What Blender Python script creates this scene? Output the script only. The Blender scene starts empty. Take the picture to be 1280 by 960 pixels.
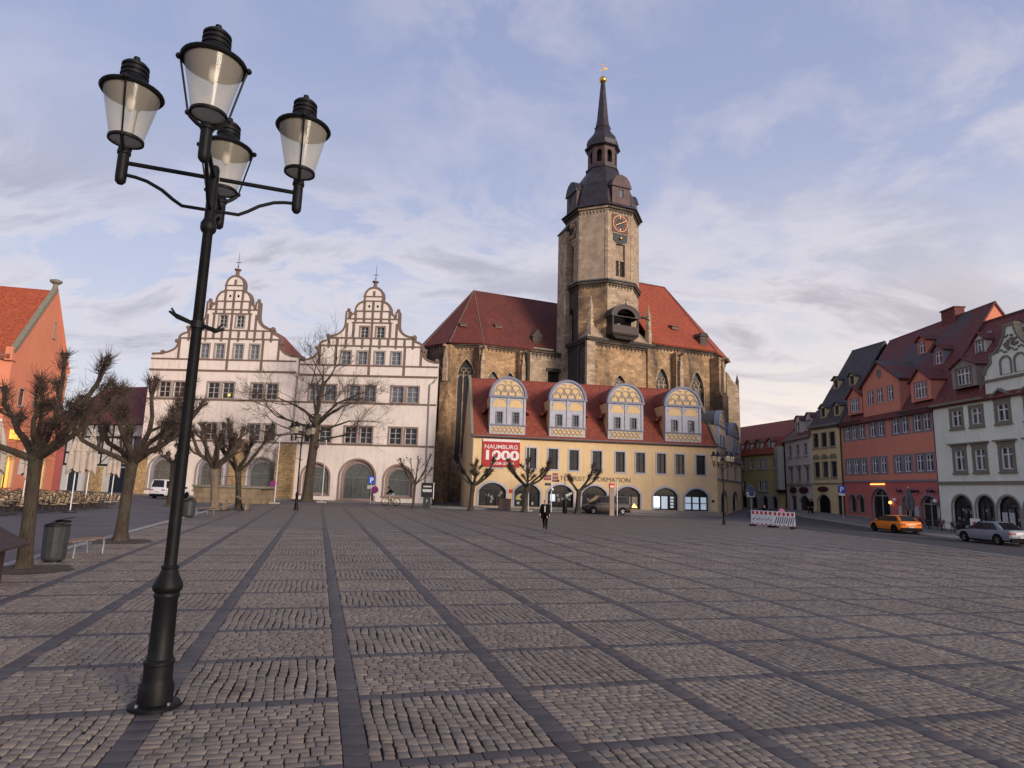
import bpy, bmesh, math, random
import numpy as np
from mathutils import Vector, Matrix
from mathutils.geometry import delaunay_2d_cdt
from math import sin, cos, pi, atan2, hypot, sqrt, radians
random.seed(11)
S = bpy.context.scene
COL = S.collection

# ------------------------------------------------------------------ camera
FPX, PITCH, ROLL, EYE = 790.0, radians(9.3), radians(1.7), 2.35
cd = bpy.data.cameras.new('camera')
cd.sensor_width = 36.0
cd.lens = FPX / 1280 * 36
cd.clip_end = 3000
cam = bpy.data.objects.new('camera', cd)
COL.objects.link(cam)
cam.matrix_world = Matrix.Translation((0, 0, EYE)) @ Matrix.Rotation(pi / 2 + PITCH, 4, 'X') @ Matrix.Rotation(ROLL, 4, 'Z')
S.camera = cam

# ------------------------------------------------------------------ sky, sun, exposure
SUN_EL, SUN_AZ = radians(13), radians(137)      # azimuth clockwise from +Y: behind the camera and to the right
S.view_settings.view_transform = 'Standard'
S.view_settings.look = 'None'
S.view_settings.gamma = 1
S.view_settings.use_curve_mapping = False
S.view_settings.exposure = 0.0
W = bpy.data.worlds.new('World')
S.world = W
W.use_nodes = True
nt = W.node_tree
nt.nodes.clear()


def N(nt, t, **kw):
    n = nt.nodes.new(t)
    for k, v in kw.items():
        setattr(n, k, v)
    return n


def sset(n, **kw):
    for k, v in kw.items():
        n.inputs[k.replace('_', ' ')].default_value = v
    return n


out = N(nt, 'ShaderNodeOutputWorld')
bg = N(nt, 'ShaderNodeBackground')
bg.inputs['Strength'].default_value = 0.12
sky = N(nt, 'ShaderNodeTexSky', sky_type='NISHITA')
sky.sun_disc = False
sky.sun_elevation = SUN_EL
sky.sun_rotation = SUN_AZ
sky.air_density = 1.0
sky.dust_density = 1.2
sky.ozone_density = 2.2
tc = N(nt, 'ShaderNodeTexCoord')
nrm = N(nt, 'ShaderNodeVectorMath', operation='NORMALIZE')
nt.links.new(tc.outputs['Generated'], nrm.inputs[0])
sx = N(nt, 'ShaderNodeSeparateXYZ')
nt.links.new(nrm.outputs[0], sx.inputs[0])


def math_(nt, op, a, b=None, c=None, clamp=False):
    n = N(nt, 'ShaderNodeMath', operation=op, use_clamp=clamp)
    for i, v in enumerate((a, b, c)):
        if v is None:
            continue
        if isinstance(v, (int, float)):
            n.inputs[i].default_value = v
        else:
            nt.links.new(v, n.inputs[i])
    return n.outputs[0]


def mixc(nt, fac, a, b, mode='MIX'):
    n = N(nt, 'ShaderNodeMix', data_type='RGBA', blend_type=mode)
    for s, v in ((n.inputs[0], fac), (n.inputs[6], a), (n.inputs[7], b)):
        if isinstance(v, (int, float)):
            s.default_value = v
        elif isinstance(v, tuple):
            s.default_value = v + (1,) if len(v) == 3 else v
        else:
            nt.links.new(v, s)
    return n.outputs[2]


def ramp(nt, src, stops):
    n = N(nt, 'ShaderNodeValToRGB')
    e = n.color_ramp.elements
    while len(e) < len(stops):
        e.new(0.5)
    for i, (p, c) in enumerate(stops):
        e[i].position = p
        e[i].color = (c, c, c, 1) if isinstance(c, (int, float)) else tuple(c) + (1,)
    nt.links.new(src, n.inputs[0])
    return n.outputs[0]


zc = math_(nt, 'MAXIMUM', sx.outputs[2], 0.0)
den = math_(nt, 'ADD', zc, 0.27)
cx_ = math_(nt, 'DIVIDE', sx.outputs[0], den)
cy_ = math_(nt, 'DIVIDE', sx.outputs[1], den)
cv = N(nt, 'ShaderNodeCombineXYZ')
nt.links.new(cx_, cv.inputs[0])
nt.links.new(cy_, cv.inputs[1])


def cloud(scale, stretch, detail, rough, off, dist=0.3):
    mp = N(nt, 'ShaderNodeMapping')
    mp.inputs['Scale'].default_value = (scale * stretch[0], scale * stretch[1], 1)
    mp.inputs['Location'].default_value = off
    mp.inputs['Rotation'].default_value = (0, 0, 0.35)
    nt.links.new(cv.outputs[0], mp.inputs[0])
    n = N(nt, 'ShaderNodeTexNoise')
    sset(n, Scale=1.0, Detail=detail, Roughness=rough, Distortion=dist)
    nt.links.new(mp.outputs[0], n.inputs['Vector'])
    return n.outputs[0]


HIGH_OFF, VEIL_OFF, BANK_OFF = (7.0, 6.9, 0), (6.6, 13.8, 2), (8.7, 0.6, 6)
high = cloud(3.9, (1, 1.0), 10, 0.6, HIGH_OFF)        # thin pale puffs
veil = cloud(0.45, (1, 0.8), 3, 0.5, VEIL_OFF)          # where the puffs gather
low = cloud(2.3, (0.8, 1.5), 10, 0.62, (9.3, 2.2, 4), 0.6)   # grey-mauve banks lower down
clear = mixc(nt, 1.0, sky.outputs[0], (1.06, 0.98, 1.02), 'MULTIPLY')
thin = ramp(nt, zc, [(0.0, (0.68, 0.64, 0.66)), (0.08, (0.66, 0.63, 0.68)), (0.16, (0.60, 0.61, 0.70)), (0.32, (0.49, 0.525, 0.69)), (0.55, (0.345, 0.395, 0.60)), (0.9, (0.26, 0.315, 0.51))])
thin = mixc(nt, 1.0, thin, (10.0, 10.0, 10.0), 'MULTIPLY')
gl = N(nt, 'ShaderNodeVectorMath', operation='DOT_PRODUCT')
nt.links.new(nrm.outputs[0], gl.inputs[0])
gl.inputs[1].default_value = (sin(radians(33)), cos(radians(33)), 0.03)
glow = math_(nt, 'MULTIPLY', ramp(nt, gl.outputs['Value'], [(0.55, 0.0), (0.85, 0.55), (1.0, 1.0)]), ramp(nt, zc, [(0.0, 1.0), (0.09, 0.85), (0.22, 0.25), (0.42, 0.0)]))
base_sky = mixc(nt, 0.78, clear, thin)                     # even, thin high haze over the clear sky
base_sky = mixc(nt, math_(nt, 'MULTIPLY', glow, 0.85), base_sky, (8.6, 7.5, 6.5))   # the bright strip of sky low over the street
m_high = math_(nt, 'MULTIPLY', ramp(nt, high, [(0.46, 0.0), (0.60, 1.0)]), ramp(nt, veil, [(0.40, 0.1), (0.56, 1.0)]))
elev_hi = ramp(nt, zc, [(0.0, 0.2), (0.25, 0.7), (0.6, 1.0)])
c1 = mixc(nt, math_(nt, 'MULTIPLY', math_(nt, 'MULTIPLY', m_high, elev_hi), 0.72), base_sky, (7.0, 6.4, 6.6))
m_low = ramp(nt, low, [(0.43, 0.0), (0.51, 1.0)])
elev_lo = ramp(nt, zc, [(0.03, 0.15), (0.10, 0.6), (0.17, 0.95), (0.32, 0.95), (0.46, 0.25), (0.58, 0.0)])
bank = cloud(0.5, (1, 1.3), 3, 0.5, BANK_OFF)                  # where the banks lie
m_bank = ramp(nt, bank, [(0.42, 0.08), (0.56, 1.0)])
tone = ramp(nt, low, [(0.45, (0.70, 0.645, 0.66)), (0.53, (0.56, 0.54, 0.61)), (0.62, (0.385, 0.375, 0.445)), (0.72, (0.33, 0.33, 0.40))])
tone = mixc(nt, 1.0, tone, (10.0, 10.0, 10.0), 'MULTIPLY')      # thin bright edges, grey-mauve cores
c2 = mixc(nt, math_(nt, 'MULTIPLY', math_(nt, 'MULTIPLY', m_low, elev_lo), math_(nt, 'MULTIPLY', m_bank, 0.9)), c1, tone)
c2 = mixc(nt, math_(nt, 'MULTIPLY', glow, 0.5), c2, (9.6, 8.2, 6.8))
nt.links.new(c2, bg.inputs[0])
nt.links.new(bg.outputs[0], out.inputs[0])

sl = bpy.data.lights.new('sun', 'SUN')
sl.energy = 3.9
sl.angle = radians(20)
sl.color = (1.0, 0.85, 0.69)
sun = bpy.data.objects.new('sun', sl)
COL.objects.link(sun)
sdir = Vector((sin(SUN_AZ) * cos(SUN_EL), cos(SUN_AZ) * cos(SUN_EL), sin(SUN_EL)))
sun.rotation_euler = sdir.to_track_quat('Z', 'Y').to_euler()
sun.location = (30, -40, 60)


# ------------------------------------------------------------------ materials
MATS = {}


def newmat(name):
    m = bpy.data.materials.new(name)
    m.use_nodes = True
    nt = m.node_tree
    b = nt.nodes['Principled BSDF']
    return m, nt, b


def face_uv(nt):
    """metric coordinates in the plane of each face: along the horizontal tangent, and up the face"""
    g = N(nt, 'ShaderNodeNewGeometry')
    t = N(nt, 'ShaderNodeVectorMath', operation='CROSS_PRODUCT')
    nt.links.new(g.outputs['True Normal'], t.inputs[0])
    t.inputs[1].default_value = (0.0003, 0.0002, 1)
    tn = N(nt, 'ShaderNodeVectorMath', operation='NORMALIZE')
    nt.links.new(t.outputs[0], tn.inputs[0])
    b = N(nt, 'ShaderNodeVectorMath', operation='CROSS_PRODUCT')
    nt.links.new(g.outputs['True Normal'], b.inputs[0])
    nt.links.new(tn.outputs[0], b.inputs[1])
    u = N(nt, 'ShaderNodeVectorMath', operation='DOT_PRODUCT')
    nt.links.new(g.outputs['Position'], u.inputs[0])
    nt.links.new(tn.outputs[0], u.inputs[1])
    v = N(nt, 'ShaderNodeVectorMath', operation='DOT_PRODUCT')
    nt.links.new(g.outputs['Position'], v.inputs[0])
    nt.links.new(b.outputs[0], v.inputs[1])
    c = N(nt, 'ShaderNodeCombineXYZ')
    nt.links.new(u.outputs['Value'], c.inputs[0])
    nt.links.new(v.outputs['Value'], c.inputs[1])
    return c.outputs[0], g


def noise(nt, vec, scale, detail=5, rough=0.6, dist=0.0):
    n = N(nt, 'ShaderNodeTexNoise')
    sset(n, Scale=scale, Detail=detail, Roughness=rough, Distortion=dist)
    nt.links.new(vec, n.inputs['Vector'])
    return n.outputs[0]


def bump(nt, b, h, strength=0.3, dist=0.02):
    n = N(nt, 'ShaderNodeBump')
    n.inputs['Strength'].default_value = strength
    n.inputs['Distance'].default_value = dist
    nt.links.new(h, n.inputs['Height'])
    nt.links.new(n.outputs[0], b.inputs['Normal'])


def sc(c, k):
    return tuple(min(1, x * k) for x in c)


def plain(name, col, rough=0.7, var=0.12, scale=2.0, bmp=0.0, bscale=30, metal=0.0, spec=0.25, rnd=0.0, emit=None):
    m, nt, b = newmat(name)
    g = N(nt, 'ShaderNodeNewGeometry')
    f = noise(nt, g.outputs['Position'], scale)
    c = mixc(nt, ramp(nt, f, [(0.3, 0.0), (0.7, 1.0)]), sc(col, 1 - var), sc(col, 1 + var))
    if rnd:
        oi = N(nt, 'ShaderNodeObjectInfo')
        k = math_(nt, 'MULTIPLY_ADD', oi.outputs['Random'], 2 * rnd, 1 - rnd)
        cc = N(nt, 'ShaderNodeCombineColor')
        for i in range(3):
            nt.links.new(k, cc.inputs[i])
        c = mixc(nt, 1.0, c, cc.outputs[0], 'MULTIPLY')
    nt.links.new(c, b.inputs['Base Color'])
    sset(b, Roughness=rough, Metallic=metal)
    b.inputs['Specular IOR Level'].default_value = spec
    if bmp:
        bump(nt, b, noise(nt, g.outputs['Position'], bscale, 4), bmp, 0.02)
    if emit:
        b.inputs['Emission Color'].default_value = emit[:3] + (1,)
        b.inputs['Emission Strength'].default_value = emit[3]
    MATS[name] = m
    return m


def plaster(name, col, dirt=(0.16, 0.13, 0.11), amount=0.35, var=0.08):
    """painted render: soft mottling, rain streaks and splash dirt with shapes of their own"""
    m, nt, b = newmat(name)
    uv, g = face_uv(nt)
    big = noise(nt, g.outputs['Position'], 0.35, 6, 0.62)
    c = mixc(nt, ramp(nt, big, [(0.3, 0.0), (0.7, 1.0)]), sc(col, 1 - var), sc(col, 1 + var))
    mp = N(nt, 'ShaderNodeMapping')
    mp.inputs['Scale'].default_value = (2.2, 0.16, 1)
    nt.links.new(uv, mp.inputs[0])
    st = noise(nt, mp.outputs[0], 1.0, 7, 0.7)
    c = mixc(nt, math_(nt, 'MULTIPLY', ramp(nt, st, [(0.52, 0.0), (0.78, 1.0)]), amount), c, dirt)
    fine = noise(nt, g.outputs['Position'], 5.0, 4, 0.6)
    c = mixc(nt, math_(nt, 'MULTIPLY', ramp(nt, fine, [(0.5, 0.0), (0.8, 1.0)]), amount * 0.5), c, sc(dirt, 1.4))
    nt.links.new(c, b.inputs['Base Color'])
    sset(b, Roughness=0.88)
    b.inputs['Specular IOR Level'].default_value = 0.25
    bump(nt, b, noise(nt, g.outputs['Position'], 14, 4), 0.25, 0.02)
    MATS[name] = m
    return m


def ashlar(name, col, joint, bw=0.7, bh=0.36, var=0.25, soot=(0.045, 0.04, 0.037), amount=0.7, sscale=0.16, thr=(0.48, 0.66)):
    m, nt, b = newmat(name)
    uv, g = face_uv(nt)
    br = N(nt, 'ShaderNodeTexBrick')
    br.offset = 0.5
    sset(br, Scale=1.0, Bias=0.0)
    br.inputs['Mortar Size'].default_value = 0.018
    br.inputs['Mortar Smooth'].default_value = 0.3
    br.inputs['Brick Width'].default_value = bw
    br.inputs['Row Height'].default_value = bh
    br.inputs['Color1'].default_value = sc(col, 1 - var) + (1,)
    br.inputs['Color2'].default_value = sc(col, 1 + var) + (1,)
    br.inputs['Mortar'].default_value = joint + (1,)
    nt.links.new(uv, br.inputs['Vector'])
    n1 = noise(nt, g.outputs['Position'], 0.8, 8, 0.68)
    c = mixc(nt, ramp(nt, n1, [(0.35, 0.0), (0.7, 1.0)]), br.outputs['Color'], mixc(nt, 1.0, br.outputs['Color'], (0.62, 0.58, 0.55), 'MULTIPLY'))
    mp = N(nt, 'ShaderNodeMapping')
    mp.inputs['Scale'].default_value = (1.0, 1.0, 0.45)
    nt.links.new(g.outputs['Position'], mp.inputs[0])
    n2 = noise(nt, mp.outputs[0], sscale, 9, 0.66, 0.6)
    c = mixc(nt, math_(nt, 'MULTIPLY', ramp(nt, n2, [(thr[0], 0.0), (thr[1], 1.0)]), amount), c, soot)
    nt.links.new(c, b.inputs['Base Color'])
    sset(b, Roughness=0.92)
    b.inputs['Specular IOR Level'].default_value = 0.2
    hh = mixc(nt, 0.5, br.outputs['Fac'], noise(nt, g.outputs['Position'], 6, 5))
    n = N(nt, 'ShaderNodeBump', invert=True)
    n.inputs['Strength'].default_value = 0.5
    n.inputs['Distance'].default_value = 0.04
    nt.links.new(hh, n.inputs['Height'])
    nt.links.new(n.outputs[0], b.inputs['Normal'])
    MATS[name] = m
    return m


def tiles(name, col, dark, tw=0.2, th=0.17, amount=0.5, pscale=0.25, moss=None):
    m, nt, b = newmat(name)
    uv, g = face_uv(nt)
    br = N(nt, 'ShaderNodeTexBrick')
    br.offset = 0.5
    sset(br, Scale=1.0, Bias=0.0)
    br.inputs['Mortar Size'].default_value = 0.018
    br.inputs['Mortar Smooth'].default_value = 0.6
    br.inputs['Brick Width'].default_value = tw
    br.inputs['Row Height'].default_value = th
    br.inputs['Color1'].default_value = sc(col, 0.72) + (1,)
    br.inputs['Color2'].default_value = sc(col, 1.3) + (1,)
    br.inputs['Mortar'].default_value = sc(dark, 0.6) + (1,)
    nt.links.new(uv, br.inputs['Vector'])
    n1 = noise(nt, g.outputs['Position'], pscale, 8, 0.7)
    c = mixc(nt, math_(nt, 'MULTIPLY', ramp(nt, n1, [(0.42, 0.0), (0.68, 1.0)]), amount), br.outputs['Color'], dark)
    if moss:
        n3 = noise(nt, g.outputs['Position'], 0.14, 6, 0.6, 0.4)
        c = mixc(nt, ramp(nt, n3, [(0.48, 0.0), (0.58, 0.9)]), c, moss)
    nt.links.new(c, b.inputs['Base Color'])
    sset(b, Roughness=0.75)
    b.inputs['Specular IOR Level'].default_value = 0.3
    sep = N(nt, 'ShaderNodeSeparateXYZ')
    nt.links.new(uv, sep.inputs[0])
    row = math_(nt, 'FRACT', math_(nt, 'DIVIDE', sep.outputs[1], th))
    h = math_(nt, 'ADD', row, math_(nt, 'MULTIPLY', br.outputs['Fac'], -0.6))
    bump(nt, b, h, 0.6, 0.035)
    MATS[name] = m
    return m


def glass_pane(name, col, rough=0.07, var=0.6, curtain=None):
    m, nt, b = newmat(name)
    oi = N(nt, 'ShaderNodeObjectInfo')
    g = N(nt, 'ShaderNodeNewGeometry')
    n = noise(nt, g.outputs['Position'], 1.1, 3)
    c = mixc(nt, n, sc(col, 1 - var), sc(col, 1 + var))
    if curtain:
        n2 = noise(nt, g.outputs['Position'], 0.9, 2)
        k = math_(nt, 'ADD', math_(nt, 'MULTIPLY', n2, 0.7), math_(nt, 'MULTIPLY', oi.outputs['Random'], 0.6))
        c = mixc(nt, math_(nt, 'MULTIPLY', ramp(nt, k, [(0.74, 0.0), (0.84, 1.0)]), 0.75), c, curtain)
    nt.links.new(c, b.inputs['Base Color'])
    sset(b, Roughness=rough)
    b.inputs['Specular IOR Level'].default_value = 0.5
    bump(nt, b, noise(nt, g.outputs['Position'], 1.6, 2), 0.05, 0.05)
    MATS[name] = m
    return m


def cobble_mat(name, cols, rough=0.75):
    """per-stone tone from the object and from each loose piece of a joined mesh"""
    m, nt, b = newmat(name)
    g = N(nt, 'ShaderNodeNewGeometry')
    oi = N(nt, 'ShaderNodeObjectInfo')
    r = math_(nt, 'FRACT', math_(nt, 'ADD', g.outputs['Random Per Island'], math_(nt, 'MULTIPLY', oi.outputs['Random'], 7.31)))
    stops = [(i / (len(cols) - 1), c) for i, c in enumerate(cols)]
    c = ramp(nt, r, stops)
    f = noise(nt, g.outputs['Position'], 38, 6, 0.75)
    c = mixc(nt, math_(nt, 'MULTIPLY', ramp(nt, f, [(0.35, 0.0), (0.75, 1.0)]), 0.5), c, mixc(nt, 1.0, c, (0.45, 0.43, 0.42), 'MULTIPLY'))
    big = noise(nt, g.outputs['Position'], 0.3, 8, 0.7, 0.4)
    c = mixc(nt, math_(nt, 'MULTIPLY', ramp(nt, big, [(0.42, 0.0), (0.66, 1.0)]), 0.7), c, mixc(nt, 1.0, c, (0.62, 0.58, 0.58), 'MULTIPLY'))
    sp_ = noise(nt, g.outputs['Position'], 2.3, 3, 0.5, 0.2)
    c = mixc(nt, math_(nt, 'MULTIPLY', ramp(nt, sp_, [(0.63, 0.0), (0.68, 1.0)]), 0.45), c, (0.05, 0.042, 0.038))
    nt.links.new(c, b.inputs['Base Color'])
    sset(b, Roughness=rough - 0.12)
    b.inputs['Specular IOR Level'].default_value = 0.45
    bump(nt, b, noise(nt, g.outputs['Position'], 60, 5), 0.35, 0.005)
    MATS[name] = m
    return m


def far_cobble(name, col, joint, bw, bh, swap):
    m, nt, b = newmat(name)
    tcn = N(nt, 'ShaderNodeTexCoord')
    mp = N(nt, 'ShaderNodeMapping')
    if swap:
        mp.inputs['Rotation'].default_value = (0, 0, pi / 2)
    nt.links.new(tcn.outputs['Object'], mp.inputs[0])
    wob = noise(nt, tcn.outputs['Object'], 6, 2)
    wv = N(nt, 'ShaderNodeVectorMath', operation='ADD')
    nt.links.new(mp.outputs[0], wv.inputs[0])
    k = N(nt, 'ShaderNodeCombineXYZ')
    nt.links.new(math_(nt, 'MULTIPLY', wob, 0.06), k.inputs[0])
    nt.links.new(math_(nt, 'MULTIPLY', wob, 0.05), k.inputs[1])
    nt.links.new(k.outputs[0], wv.inputs[1])
    br = N(nt, 'ShaderNodeTexBrick')
    br.offset = 0.5
    sset(br, Scale=1.0, Bias=0.0)
    br.inputs['Mortar Size'].default_value = 0.012
    br.inputs['Mortar Smooth'].default_value = 0.3
    br.inputs['Brick Width'].default_value = bw
    br.inputs['Row Height'].default_value = bh
    br.inputs['Color1'].default_value = sc(col, 0.75) + (1,)
    br.inputs['Color2'].default_value = sc(col, 1.25) + (1,)
    br.inputs['Mortar'].default_value = joint + (1,)
    nt.links.new(wv.outputs[0], br.inputs['Vector'])
    g = N(nt, 'ShaderNodeNewGeometry')
    big = noise(nt, g.outputs['Position'], 0.22, 6, 0.6)
    c = mixc(nt, math_(nt, 'MULTIPLY', ramp(nt, big, [(0.4, 0.0), (0.72, 1.0)]), 0.5), br.outputs['Color'], mixc(nt, 1.0, br.outputs['Color'], (0.66, 0.63, 0.64), 'MULTIPLY'))
    sp_ = noise(nt, g.outputs['Position'], 2.3, 3, 0.5, 0.2)
    c = mixc(nt, math_(nt, 'MULTIPLY', ramp(nt, sp_, [(0.63, 0.0), (0.68, 1.0)]), 0.45), c, (0.05, 0.042, 0.038))
    nt.links.new(c, b.inputs['Base Color'])
    sset(b, Roughness=0.6)
    b.inputs['Specular IOR Level'].default_value = 0.45
    n = N(nt, 'ShaderNodeBump', invert=True)
    n.inputs['Strength'].default_value = 0.6
    n.inputs['Distance'].default_value = 0.02
    nt.links.new(br.outputs['Fac'], n.inputs['Height'])
    nt.links.new(n.outputs[0], b.inputs['Normal'])
    MATS[name] = m
    return m


def bark(name, col, dark):
    m, nt, b = newmat(name)
    tcn = N(nt, 'ShaderNodeTexCoord')
    mp = N(nt, 'ShaderNodeMapping')
    mp.inputs['Scale'].default_value = (1.0, 1.0, 0.11)
    nt.links.new(tcn.outputs['Object'], mp.inputs[0])
    f = noise(nt, mp.outputs[0], 26, 7, 0.72, 0.5)
    c = mixc(nt, ramp(nt, f, [(0.36, 0.0), (0.60, 1.0)]), dark, col)
    g = noise(nt, tcn.outputs['Object'], 2.2, 4, 0.6)
    c = mixc(nt, math_(nt, 'MULTIPLY', ramp(nt, g, [(0.45, 0.0), (0.7, 1.0)]), 0.45), c, (0.10, 0.095, 0.06))
    nt.links.new(c, b.inputs['Base Color'])
    sset(b, Roughness=0.95)
    b.inputs['Specular IOR Level'].default_value = 0.15
    bump(nt, b, f, 1.0, 0.05)
    MATS[name] = m


def lantern_glass(name):
    m, nt, b = newmat(name)
    o = nt.nodes['Material Output']
    tr = N(nt, 'ShaderNodeBsdfTransparent')
    tr.inputs[0].default_value = (0.86, 0.83, 0.76, 1)
    b.inputs['Base Color'].default_value = (0.55, 0.5, 0.42, 1)
    sset(b, Roughness=0.12)
    b.inputs['Specular IOR Level'].default_value = 0.6
    mx = N(nt, 'ShaderNodeMixShader')
    mx.inputs[0].default_value = 0.30
    nt.links.new(tr.outputs[0], mx.inputs[1])
    nt.links.new(b.outputs[0], mx.inputs[2])
    nt.links.new(mx.outputs[0], o.inputs[0])
    MATS[name] = m


plaster('cream', (0.68, 0.60, 0.555), amount=0.42)
plaster('ochre', (0.62, 0.45, 0.255), amount=0.34)
plaster('ochre_panel', (0.58, 0.41, 0.22), amount=0.2)
plaster('red_wall', (0.60, 0.23, 0.16), amount=0.3)
plaster('red_wall_low', (0.48, 0.13, 0.115), amount=0.35)
plaster('coral_wall', (0.64, 0.225, 0.135), amount=0.25)
plaster('mint_wall', (0.68, 0.715, 0.62), amount=0.35)
plaster('yellow_wall', (0.60, 0.48, 0.26), amount=0.3)
plaster('lime_wall', (0.47, 0.41, 0.18), amount=0.3)
plaster('grey_wall', (0.42, 0.40, 0.36), amount=0.35)
plaster('white_wall', (0.56, 0.52, 0.49), amount=0.3)
plaster('infill', (0.62, 0.60, 0.58), amount=0.3)
plain('brown_stone', (0.16, 0.112, 0.093), 0.85, 0.2, 3, 0.2)
plain('grey_stone', (0.27, 0.235, 0.21), 0.85, 0.15, 3, 0.2)
plain('jamb_stone', (0.235, 0.17, 0.155), 0.85, 0.15, 3, 0.2)
plain('olive_stone', (0.19, 0.175, 0.135), 0.85, 0.15, 3, 0.2)
plain('blue_trim', (0.36, 0.36, 0.415), 0.7, 0.12, 2, 0.1)
plain('blue_trim_dark', (0.17, 0.18, 0.245), 0.6, 0.12, 2)
plain('slate_trim', (0.20, 0.195, 0.225), 0.7, 0.12, 2)
plain('white_sash', (0.62, 0.62, 0.64), 0.5, 0.06, 2)
plain('grey_sash', (0.33, 0.32, 0.32), 0.5, 0.1, 2)
plain('dark_sash', (0.016, 0.015, 0.018), 0.5, 0.1, 2)
glass_pane('pane', (0.03, 0.03, 0.035), curtain=(0.13, 0.125, 0.125))
glass_pane('pane_dark', (0.022, 0.022, 0.026))
glass_pane('church_pane', (0.02, 0.02, 0.022), 0.55)
glass_pane('arch_pane', (0.085, 0.09, 0.085), 0.12, 0.5)
plain('arch_sash', (0.15, 0.15, 0.15), 0.6, 0.1, 2)
plain('pole_grey', (0.45, 0.44, 0.44), 0.5, 0.08, 3)
plain('sign_crimson', (0.16, 0.025, 0.035), 0.5, 0.08, 3)
glass_pane('pane_sky', (0.10, 0.115, 0.14), 0.1)  # paler blue-grey base colour stands in for sky reflected in the glass
glass_pane('shop_glass', (0.03, 0.028, 0.028), 0.08, 0.8)
plain('poster_lit', (0.6, 0.68, 0.75), 0.6, 0.05, 1, emit=(0.55, 0.68, 0.85, 0.35))
plain('poster_bright', (0.8, 0.8, 0.8), 0.6, 0.02, 1, emit=(0.85, 0.9, 1.0, 1.1))
plain('warm_window', (0.5, 0.35, 0.08), 0.5, 0.3, 2, emit=(1.0, 0.62, 0.10, 0.9))
plain('lamp_glow', (0.8, 0.5, 0.2), 0.5, 0.02, 1, emit=(1.0, 0.5, 0.12, 3.0))
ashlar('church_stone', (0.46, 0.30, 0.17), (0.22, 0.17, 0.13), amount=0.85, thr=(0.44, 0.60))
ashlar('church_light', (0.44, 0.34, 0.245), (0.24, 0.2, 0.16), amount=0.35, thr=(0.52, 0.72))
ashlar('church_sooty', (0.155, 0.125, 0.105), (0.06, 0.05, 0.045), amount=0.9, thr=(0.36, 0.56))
ashlar('tower_plaster', (0.42, 0.325, 0.245), (0.33, 0.26, 0.2), 0.55, 0.3, 0.06, amount=0.4, thr=(0.54, 0.74), sscale=0.3)
ashlar('quarry_stone', (0.46, 0.32, 0.165), (0.2, 0.15, 0.1), 0.42, 0.24, 0.25, amount=0.3, thr=(0.5, 0.75), sscale=0.6)
ashlar('quay_stone', (0.27, 0.20, 0.135), (0.16, 0.13, 0.1), 1.1, 0.5, 0.12, amount=0.4)
tiles('roof_maroon', (0.165, 0.04, 0.031), (0.075, 0.026, 0.024), amount=0.7)
tiles('roof_bright', (0.36, 0.078, 0.036), (0.2, 0.045, 0.03), amount=0.55)
tiles('roof_red', (0.275, 0.066, 0.04), (0.14, 0.037, 0.029), amount=0.6)
tiles('roof_wine', (0.175, 0.048, 0.044), (0.09, 0.032, 0.034))
tiles('roof_patchy', (0.17, 0.046, 0.043), (0.085, 0.036, 0.037), moss=(0.075, 0.068, 0.072))
tiles('roof_slate', (0.085, 0.078, 0.083), (0.05, 0.045, 0.05))
tiles('roof_orange', (0.40, 0.085, 0.034), (0.28, 0.06, 0.03), amount=0.4)
plain('copper_dark', (0.042, 0.036, 0.044), 0.5, 0.35, 1.2, 0.15, 6, metal=0.3)
plain('copper_brown', (0.075, 0.046, 0.045), 0.55, 0.3, 1.2, 0.15, 6, metal=0.2)
plain('lead', (0.07, 0.07, 0.075), 0.5, 0.2, 2)
plain('gold', (0.72, 0.42, 0.10), 0.28, 0.1, 3, metal=1.0)
plain('gilt_paint', (0.66, 0.48, 0.26), 0.5, 0.15, 5)
plain('clock_red', (0.14, 0.06, 0.05), 0.7, 0.2, 4)
plain('clock_blue', (0.05, 0.055, 0.065), 0.7, 0.2, 4)
plain('black_iron', (0.006, 0.006, 0.007), 0.5, 0.4, 5, 0.15, 60, spec=0.16)
plain('dark_metal', (0.035, 0.036, 0.04), 0.45, 0.2, 5, 0.05, 40)
plain('steel', (0.45, 0.45, 0.46), 0.35, 0.1, 5, metal=0.9)
plain('white_paint', (0.68, 0.68, 0.69), 0.45, 0.05, 3)
plain('black_void', (0.008, 0.007, 0.008), 0.85, 0.2, 3, spec=0.1)
plain('blue_door', (0.018, 0.026, 0.04), 0.5, 0.2, 2)
plain('timber_dark', (0.028, 0.022, 0.02), 0.8, 0.2, 4)
plain('bench_wood', (0.20, 0.135, 0.095), 0.7, 0.2, 8, 0.2, 40, rnd=0.15)
bark('bark', (0.078, 0.058, 0.046), (0.03, 0.023, 0.018))
bark('bark_pale', (0.24, 0.18, 0.125), (0.07, 0.05, 0.035))
bark('bark_dark', (0.062, 0.05, 0.043), (0.02, 0.016, 0.014))
plain('twig', (0.062, 0.042, 0.036), 0.9, 0.3, 12)
plain('canvas', (0.40, 0.33, 0.28), 0.9, 0.12, 3, 0.3, 12)
plain('canvas_grey', (0.13, 0.125, 0.14), 0.9, 0.12, 3, 0.3, 12)
plain('rattan', (0.44, 0.32, 0.20), 0.7, 0.3, 30, 0.4, 120, rnd=0.35)
plain('rattan_dark', (0.055, 0.032, 0.02), 0.7, 0.3, 30, 0.4, 120, rnd=0.3)
plain('table_top', (0.20, 0.15, 0.10), 0.6, 0.15, 6, rnd=0.2)
plain('bronze_brown', (0.05, 0.032, 0.031), 0.55, 0.2, 4, 0.1, 30)
plain('asphalt', (0.062, 0.059, 0.060), 0.85, 0.15, 0.6, 0.5, 70)
plain('street_paving', (0.115, 0.103, 0.105), 0.8, 0.18, 0.5, 0.5, 9)
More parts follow.
